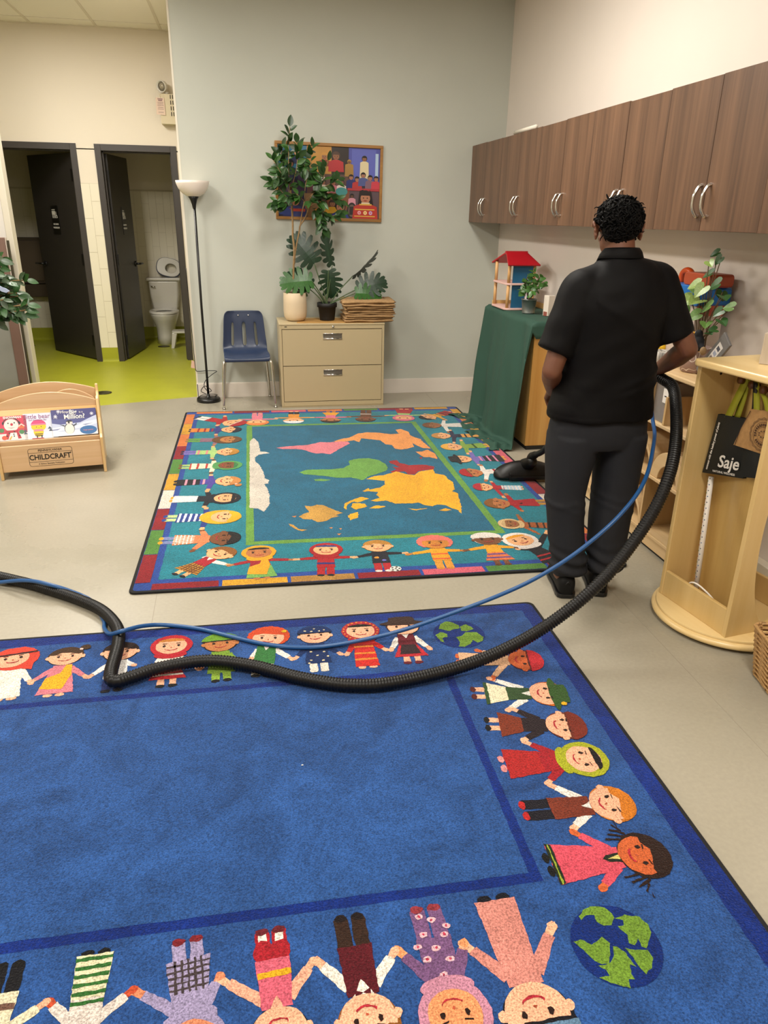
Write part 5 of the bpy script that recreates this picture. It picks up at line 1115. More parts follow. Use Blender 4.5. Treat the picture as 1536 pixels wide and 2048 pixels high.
class Print:
    """flat coloured shapes tufted into a rug; one object per motif"""
    def __init__(s, origin): s.o = Vector((origin[0], origin[1], 0)); s.v = []; s.f = []; s.c = []; s.rd = random.Random(7); PCOUNT[0] += 1; s.eps = (PCOUNT[0] % 6) * .00004
    def poly(s, pts, col, layer, step=.013, jit=.0014):
        out = []; n = len(pts)
        for i in range(n):
            (x0, y0), (x1, y1) = pts[i], pts[(i + 1) % n]; L = math.hypot(x1 - x0, y1 - y0); k = max(1, int(L / step))
            for j in range(k): out.append((x0 + (x1 - x0) * j / k + s.rd.uniform(-jit, jit), y0 + (y1 - y0) * j / k + s.rd.uniform(-jit, jit)))
        z = TH + .00028 * layer + s.eps + .000004 * (len(s.f) % 9); b = len(s.v); s.v += [(x - s.o.x, y - s.o.y, z) for x, y in out]; s.f.append(tuple(range(b, b + len(out)))); s.c.append(lin(col))
    def build(s, name, parent, m=None):
        me = bpy.data.meshes.new(name); me.from_pydata(s.v, [], s.f); me.materials.append(m or M_pile); ca = me.color_attributes.new('Col', 'FLOAT_COLOR', 'CORNER'); buf = []
        for p, c in zip(me.polygons, s.c): buf += [c[0], c[1], c[2], 1.0] * p.loop_total
        ca.data.foreach_set('color', buf); me.update()
        bm = bmesh.new(); bm.from_mesh(me)
        for f in bm.faces:
            f.normal_update()
            if f.normal.z < 0: f.normal_flip()
        bm.to_mesh(me); bm.free()
        o = bpy.data.objects.new(name, me); COL.objects.link(o); o.parent = parent; return o
def child(parent, origin, F, C, h1, h2, st, m=None):
    p = Print(origin); F, C = Vector(F), Vector(C); vv = C - F; H = vv.length; v = vv / H; u = Vector((v.y, -v.x))
    def P(a, b): q = F + u * (a * H) + v * (b * H); return (q.x, q.y)
    sp, jt = max(.007, H * .03), min(.0016, H * .005)
    def poly(pts, col, L): p.poly([P(a, b) for a, b in pts], col, L, sp, jt)
    def el(a, b, ra, rb, col, L, a0=0, a1=360, n=22): poly(ell(a, b, ra, rb, n, a0, a1), col, L)
    skin, hair, top, bot, ty, hd = st['skin'], st['hair'], st['top'], st['bot'], st['type'], st['head']; shoe = st.get('shoe', skin); slv = st.get('sleeve', top); hood = st.get('hood', hair)
    # arms
    for hnd in (h1, h2):
        if hnd is None: continue
        q = Vector(hnd) - F; a, b = q.dot(u) / H, q.dot(v) / H; s = 1 if a > 0 else -1; sa, sb = s * .085, .545; dx, dy = a - sa, b - sb; L = math.hypot(dx, dy)
        if L < .05: continue
        nx, ny = -dy / L, dx / L; e = .80
        poly([(sa + nx * .045, sb + ny * .045), (sa + dx * e + nx * .034, sb + dy * e + ny * .034), (sa + dx * e - nx * .034, sb + dy * e - ny * .034), (sa - nx * .045, sb - ny * .045)], slv, 1)
        poly([(sa + dx * e + nx * .026, sb + dy * e + ny * .026), (a + nx * .03, b + ny * .03), (a + dx / L * .04, b + dy / L * .04), (a - nx * .03, b - ny * .03), (sa + dx * e - nx * .026, sb + dy * e - ny * .026)], skin, 0)
        el(a, b, .034, .034, skin, 1, n=10)
    # legs and shoes
    lw, lc = (.052, bot) if ty == 'pants' else (.036, st.get('socks', skin if ty == 'skirt' else (bot if ty == 'tunic' else skin)))
    if ty == 'tunic': lw = .046
    for s in (-1, 1):
        el(s * .062, .022, .048, .030, shoe, 2, n=12)
        if ty in ('pants', 'skirt', 'tunic'): poly([(s * .062 - lw, .03), (s * .062 + lw, .03), (s * .06 + lw, .30), (s * .06 - lw, .30)], lc, 1)
        if st.get('socks'): poly([(s * .062 - .03, .03), (s * .062 + .03, .03), (s * .06 + .03, .11), (s * .06 - .03, .11)], st['socks'], 1)
    if st.get('socks') and ty == 'pants': el(-.06, .19, .072, .10, bot, 1); el(.06, .19, .072, .10, bot, 1)
    # garment
    def wid(b):  # half width of the garment at height b
        lo, hi = {'pants': (.122, .105), 'skirt': (.19, .105), 'gown': (.195, .10), 'robe': (.135, .105), 'tunic': (.155, .105)}[ty]; z0 = {'pants': .25, 'skirt': .14, 'gown': .05, 'robe': .035, 'tunic': .17}[ty]
        if ty == 'skirt' and b > .38: return .115 - .02 * (b - .38) / .22
        return lo + (hi - lo) * ((b - z0) / ((.38 if ty == 'skirt' else .6) - z0))
    z0 = {'pants': .25, 'skirt': .14, 'gown': .05, 'robe': .035, 'tunic': .17}[ty]
    def band(b0, b1, col, L): poly([(-wid(b0), b0), (wid(b0), b0), (wid(b1), b1), (-wid(b1), b1)], col, L)
    if ty in ('skirt', 'gown', 'robe'): band(z0, .38, bot, 3); band(.37, .61, top, 3)
    else: band(z0, .61, top, 3)
    if st.get('stripe'):
        for b0 in ((.20, .30) if ty == 'skirt' else (.16, .28, .42)): 
            if b0 > z0 - .02: band(max(b0, z0), b0 + .035, st['stripe'], 4)
    if st.get('stripes'):
        k = z0 + .02
        while k < (.42 if ty == 'robe' else .56): band(k, k + .03, st['stripes'], 4); k += .068
    if st.get('check'):
        c1 = .38 if ty == 'skirt' else .42; k = z0 + .03
        while k < c1 - .03: band(k, k + .014, st['check'], 4); k += .045
        for q in (-.09, -.045, 0, .045, .09): poly([(q - .008, z0), (q + .008, z0), (q + .008, c1), (q - .008, c1)], st['check'], 4)
    if st.get('belt'): band(.34, .385, st['belt'], 5)
    if st.get('sash'): poly([(-wid(.16), .16), (wid(.22) * .4, .12), (wid(.45), .40), (.10, .60), (.035, .60), (.0, .44), (-wid(.36), .36)], st['sash'], 5)
    if st.get('apron'): poly([(-.12, .19), (.12, .19), (.085, .38), (-.085, .38)], st['apron'], 5)
    if st.get('hem'): band(z0, z0 + .035, st['hem'], 5)
    if st.get('hemband'): band(z0, z0 + .05, st['hemband'], 5); band(z0 + .018, z0 + .030, '#8a9a30', 6); poly([(-.05, .62), (.05, .62), (.03, .50), (0, .46), (-.03, .50)], st['hemband'], 5); poly([(-.025, .61), (.025, .61), (0, .50)], '#c8b868', 6)
    if st.get('dots') or st.get('flowers'):
        for k, (a, b) in enumerate(((-.08, .24), (.06, .22), (0, .33), (-.07, .42), (.08, .40), (.0, .52), (-.11, .18), (.12, .30), (-.02, .12), (.06, .08))):
            if b < z0 - .02 and not st.get('flowers'): continue
            if st.get('flowers'): el(a, b, .030, .022, st['flowers'], 5, n=10); el(a, b, .010, .010, '#a83048', 6, n=8)
            else: el(a, b, .017, .014, st['dots'], 5, n=8)
    if st.get('swoosh'): poly([(-.055, .44), (-.02, .40), (.075, .49), (-.015, .425), (-.045, .47)], '#101014', 6)
    if top == '#141420': el(-.05, .42, .035, .03, '#c8862c', 5, n=10); el(.04, .33, .035, .03, '#5c5ca0', 5, n=10)
    if st.get('bow'): poly([(-.05, .62), (0, .59), (.05, .62), (.05, .565), (0, .59), (-.05, .565)], st['bow'], 7); poly([(-.07, .61), (.07, .61), (.0, .50)], slv, 5)
    if slv != top and ty in ('pants', 'skirt') and not st.get('bow'): poly([(-.045, .615), (.045, .615), (0, .52)], slv, 5)
    # head
    cy = .785; R1, R2 = .195, .182
    if hd == 'hood': el(0, .600, .175, .075, hood, 6); el(0, cy, .232, .222, hood, 7); el(0, cy - .008, .172, .160, skin, 9); el(0, cy + .085, .150, .062, hair, 10, 0, 180, 14); 
    if hd == 'hood' and st.get('trim'): 
        for k in range(22): a = 2 * PI * k / 22; el(.205 * math.cos(a), cy + .195 * math.sin(a), .012, .012, st['trim'], 8, n=6)
    if hd == 'scarf': el(.03, cy - .02, .235, .225, hood, 6); poly([(.10, cy), (.24, cy), (.20, .50), (.08, .56)], hood, 6); el(-.02, cy - .015, .180, .168, skin, 8); poly([(-.225, cy + .05), (.235, cy + .05), (.20, cy + .14), (.10, cy + .20), (-.08, cy + .205), (-.19, cy + .14)], hood, 9); poly([(-.23, cy + .085), (.24, cy + .085), (.235, cy + .055), (-.228, cy + .055)], '#1c1216', 10)
    if hd in ('short', 'long', 'bun', 'curl', 'braids', 'cap', 'hat'):
        if hd == 'long': el(0, cy - .06, .235, .27, hair, 6)
        elif hd == 'curl':
            for k in range(14): a = 2 * PI * k / 14; 
            for k in range(15): a = math.radians(-40 + 260 * k / 14); el(.195 * math.cos(a), cy + .03 + .175 * math.sin(a), .058, .055, hair, 6, n=10)
        elif hd == 'braids':
            el(0, cy + .02, .225, .205, hair, 6)
            for s in (-1, 1):
                for k in range(5): a = .14 + .035 * k; poly([(s * a, cy - .02 * k), (s * (a + .022), cy - .02 * k), (s * (a + .055 + .012 * k), .565 + .035 * k), (s * (a + .04 + .012 * k), .555 + .035 * k)], hair, 6)
        else: el(0, cy + .012, .205, .195, hair, 6)
        if hd in ('short', 'bun', 'cap'):
            for s in (-1, 1): el(s * .195, cy - .02, .028, .035, skin, 7, n=10)
        el(0, cy - .012, R1 * .95, R2 * .95, skin, 8)
        if hd in ('short', 'long', 'bun', 'braids'): poly(ell(0, cy + .045, .192, .148, 16, 0, 180) + [(-.12, cy + .035), (-.05, cy + .085), (.05, cy + .065), (.14, cy + .03)], hair, 9)
        if hd == 'curl': poly(ell(0, cy + .06, .18, .125, 16, 0, 180) + [(-.06, cy + .085), (.05, cy + .07)], hair, 9)
        if hd == 'bun': el(.20, .95, .062, .055, hair, 9, n=14); el(.155, .915, .022, .022, '#d8b8b0', 10, n=8)
        if hd == 'cap': poly(ell(0, cy + .055, .215, .165, 18, 0, 180), hood, 10); poly([(-.21, cy + .065), (.21, cy + .065), (.20, cy + .035), (-.20, cy + .035)], hair, 9)
        if hd == 'cap' and st.get('hooddots'):
            for a, b in ((-.12, .89), (0, .93), (.12, .89), (-.04, .87), (.06, .87)): el(a, b, .015, .012, st['dots'], 11, n=8)
        if hd == 'hat': poly(ell(0, cy + .07, .275, .050, 20), hood, 10); poly([(-.165, cy + .07), (.165, cy + .07), (.15, .985), (.08, 1.0), (-.08, 1.0), (-.15, .985)], hood, 11)
    if st.get('flower'): el(.17, .92, .03, .03, st['flower'], 12, n=10)
    for s in (-1, 1):
        el(s * .078, cy - .008, .017, .023, '#241410', 12, n=10); poly([(s * .05, cy + .038), (s * .10, cy + .044), (s * .10, cy + .034), (s * .05, cy + .028)], '#241410', 12)
    el(0, cy - .045, .010, .010, '#a04830', 12, n=8)
    arc = [(.072 * math.cos(math.radians(a)), cy - .062 + .045 * math.sin(math.radians(a))) for a in range(200, 341, 20)]; arc += [(.068 * math.cos(math.radians(a)), cy - .052 + .042 * math.sin(math.radians(a))) for a in range(340, 199, -20)]
    poly(arc, '#9c2430', 12)
    if st.get('ball'):
        el(.16, .06, .075, .075, '#d8d4cc', 7); 
        for k in range(6): a = 2 * PI * k / 5; el(.16 + (.05 if k < 5 else 0) * math.cos(a), .06 + (.05 if k < 5 else 0) * math.sin(a), .018, .018, '#101010', 8, n=6)
    return p.build('child_motif', parent, m)
CONT = [('#beb5a9',[(-0.019,5.405),(0.013,5.489),(0.045,5.376),(0.05,5.208),(0.053,5.135),(0.097,5.122),(0.121,5.087),(0.078,5.077),(0.038,5.059),(0.014,4.998),(0.01,4.924),(0.038,4.848),(0.061,4.689),(0.068,4.556),(0.092,4.505),(0.085,4.444),(0.059,4.438),(0.077,4.354),(0.087,4.223),(0.081,4.113),(0.087,4.099),(0.061,4.011),(0.043,3.968),(0.014,4.018),(-0.035,4.038)]),('#c9707a',[(0.168,5.213),(0.231,5.234),(0.315,5.248),(0.4,5.253),(0.464,5.292),(0.503,5.317),(0.575,5.299),(0.651,5.319),(0.71,5.299),(0.72,5.254),(0.671,5.189),(0.628,5.133),(0.583,5.058),(0.542,5.005),(0.498,5.038),(0.44,5.037),(0.403,5.082),(0.355,5.148),(0.286,5.169),(0.216,5.174)]),('#5f8f3e',[(0.295,4.64),(0.352,4.683),(0.428,4.68),(0.515,4.672),(0.594,4.685),(0.647,4.748),(0.654,4.838),(0.698,4.869),(0.734,4.876),(0.722,4.877),(0.803,4.88),(0.862,4.828),(0.899,4.738),(0.897,4.656),(0.88,4.598),(0.797,4.531),(0.742,4.5),(0.694,4.432),(0.633,4.44),(0.68,4.44),(0.622,4.487),(0.537,4.492),(0.468,4.534),(0.386,4.571),(0.323,4.593)]),('#5f8f3e',[(0.378,4.488),(0.431,4.49),(0.486,4.461),(0.437,4.442),(0.386,4.458)]),('#8e1a22',[(0.93,4.798),(0.993,4.811),(0.994,4.747),(1.029,4.721),(1.048,4.689),(1.102,4.69),(1.167,4.682),(1.215,4.634),(1.2,4.575),(1.14,4.571),(1.084,4.551),(1.052,4.496),(1.008,4.502),(0.995,4.563),(0.943,4.558),(0.913,4.535),(0.901,4.575),(0.947,4.609),(0.933,4.672),(0.986,4.644),(0.934,4.746)]),('#8e1a22',[(1.159,4.854),(1.188,4.859),(1.169,4.809)]),('#d69a1e',[(0.715,4.448),(0.779,4.495),(0.837,4.506),(0.894,4.537),(0.939,4.57),(0.996,4.504),(1.042,4.478),(1.096,4.549),(1.194,4.576),(1.188,4.497),(1.241,4.451),(1.246,4.375),(1.262,4.317),(1.236,4.178),(1.21,4.148),(1.236,4.11),(1.212,3.982),(1.197,3.89),(1.165,3.775),(1.159,3.835),(1.134,3.869),(1.112,3.918),(1.061,3.941),(1.031,3.914),(0.99,3.935),(0.956,3.987),(0.919,3.976),(0.874,3.983),(0.819,3.99),(0.771,4.044),(0.712,4.037),(0.681,4.057),(0.746,4.096),(0.731,4.147),(0.751,4.195),(0.662,4.231),(0.778,4.277),(0.817,4.324),(0.83,4.395),(0.766,4.422)]),('#d69a1e',[(1.049,3.851),(1.101,3.874),(1.126,3.84),(1.078,3.832)]),('#d69a1e',[(0.558,4.074),(0.635,4.128),(0.675,4.09),(0.598,4.037)]),('#d69a1e',[(0.572,4.01),(0.64,4.016),(0.644,3.969),(0.576,3.963)]),('#d69a1e',[(0.651,3.938),(0.702,3.976),(0.754,3.953),(0.704,3.924)]),('#d69a1e',[(0.87,3.906),(0.921,3.884),(0.991,3.889),(0.917,3.864)]),('#d69a1e',[(0.529,3.866),(0.582,3.888),(0.564,3.804),(0.516,3.769)]),('#d69a1e',[(0.507,3.974),(0.525,4.037),(0.576,4.085),(0.641,4.123),(0.672,4.099),(0.622,4.064),(0.561,4.046),(0.532,4.01),(0.517,3.933)]),('#d69a1e',[(0.569,4.031),(0.616,4.024),(0.646,3.967),(0.573,3.925),(0.55,3.968)]),('#d69a1e',[(0.514,3.845),(0.565,3.876),(0.58,3.848),(0.544,3.792),(0.514,3.809)]),('#d69a1e',[(0.658,4.229),(0.706,4.276),(0.706,4.237),(0.666,4.214)]),('#b0853c',[(0.284,4.032),(0.325,4.013),(0.356,4.035),(0.393,4.021),(0.426,3.972),(0.467,3.915),(0.491,3.886),(0.441,3.856),(0.467,3.84),(0.418,3.822),(0.386,3.779),(0.339,3.769),(0.307,3.814),(0.262,3.821),(0.238,3.865),(0.269,3.905),(0.299,3.926)]),('#b0853c',[(0.173,3.774),(0.203,3.747),(0.225,3.686),(0.273,3.673),(0.24,3.655),(0.208,3.689),(0.18,3.738)]),('#c47a3c',[(0.198,3.878),(0.226,3.882),(0.219,3.858)]),('#c47a3c',[(0.389,3.685),(0.408,3.689),(0.401,3.668)]),('#c47a3c',[(0.441,3.666),(0.456,3.669),(0.45,3.647)]),('#c47a3c',[(0.423,3.597),(0.447,3.598),(0.434,3.574)]),('#d58a4a',[(0.608,5.328),(0.68,5.385),(0.742,5.414),(0.816,5.511),(0.895,5.539),(0.982,5.517),(1.077,5.461),(1.14,5.47),(1.131,5.581),(1.182,5.603),(1.225,5.514),(1.217,5.406),(1.267,5.295),(1.281,5.166),(1.295,5.043),(1.231,5.075),(1.205,5.152),(1.188,5.203),(1.181,5.106),(1.115,5.067),(1.069,5.049),(1.032,5.077),(1.023,5.175),(0.983,5.195),(0.96,5.308),(0.893,5.343),(0.825,5.377),(0.796,5.279),(0.76,5.334),(0.684,5.303),(0.633,5.24)]),('#d58a4a',[(1.162,4.99),(1.21,4.984),(1.262,5.024),(1.295,4.927),(1.282,4.794),(1.233,4.845),(1.193,4.85),(1.181,4.919)]),('#d58a4a',[(1.253,5.333),(1.281,5.293),(1.256,5.245)]),('#d58a4a',[(1.177,5.358),(1.215,5.327),(1.182,5.28)])]
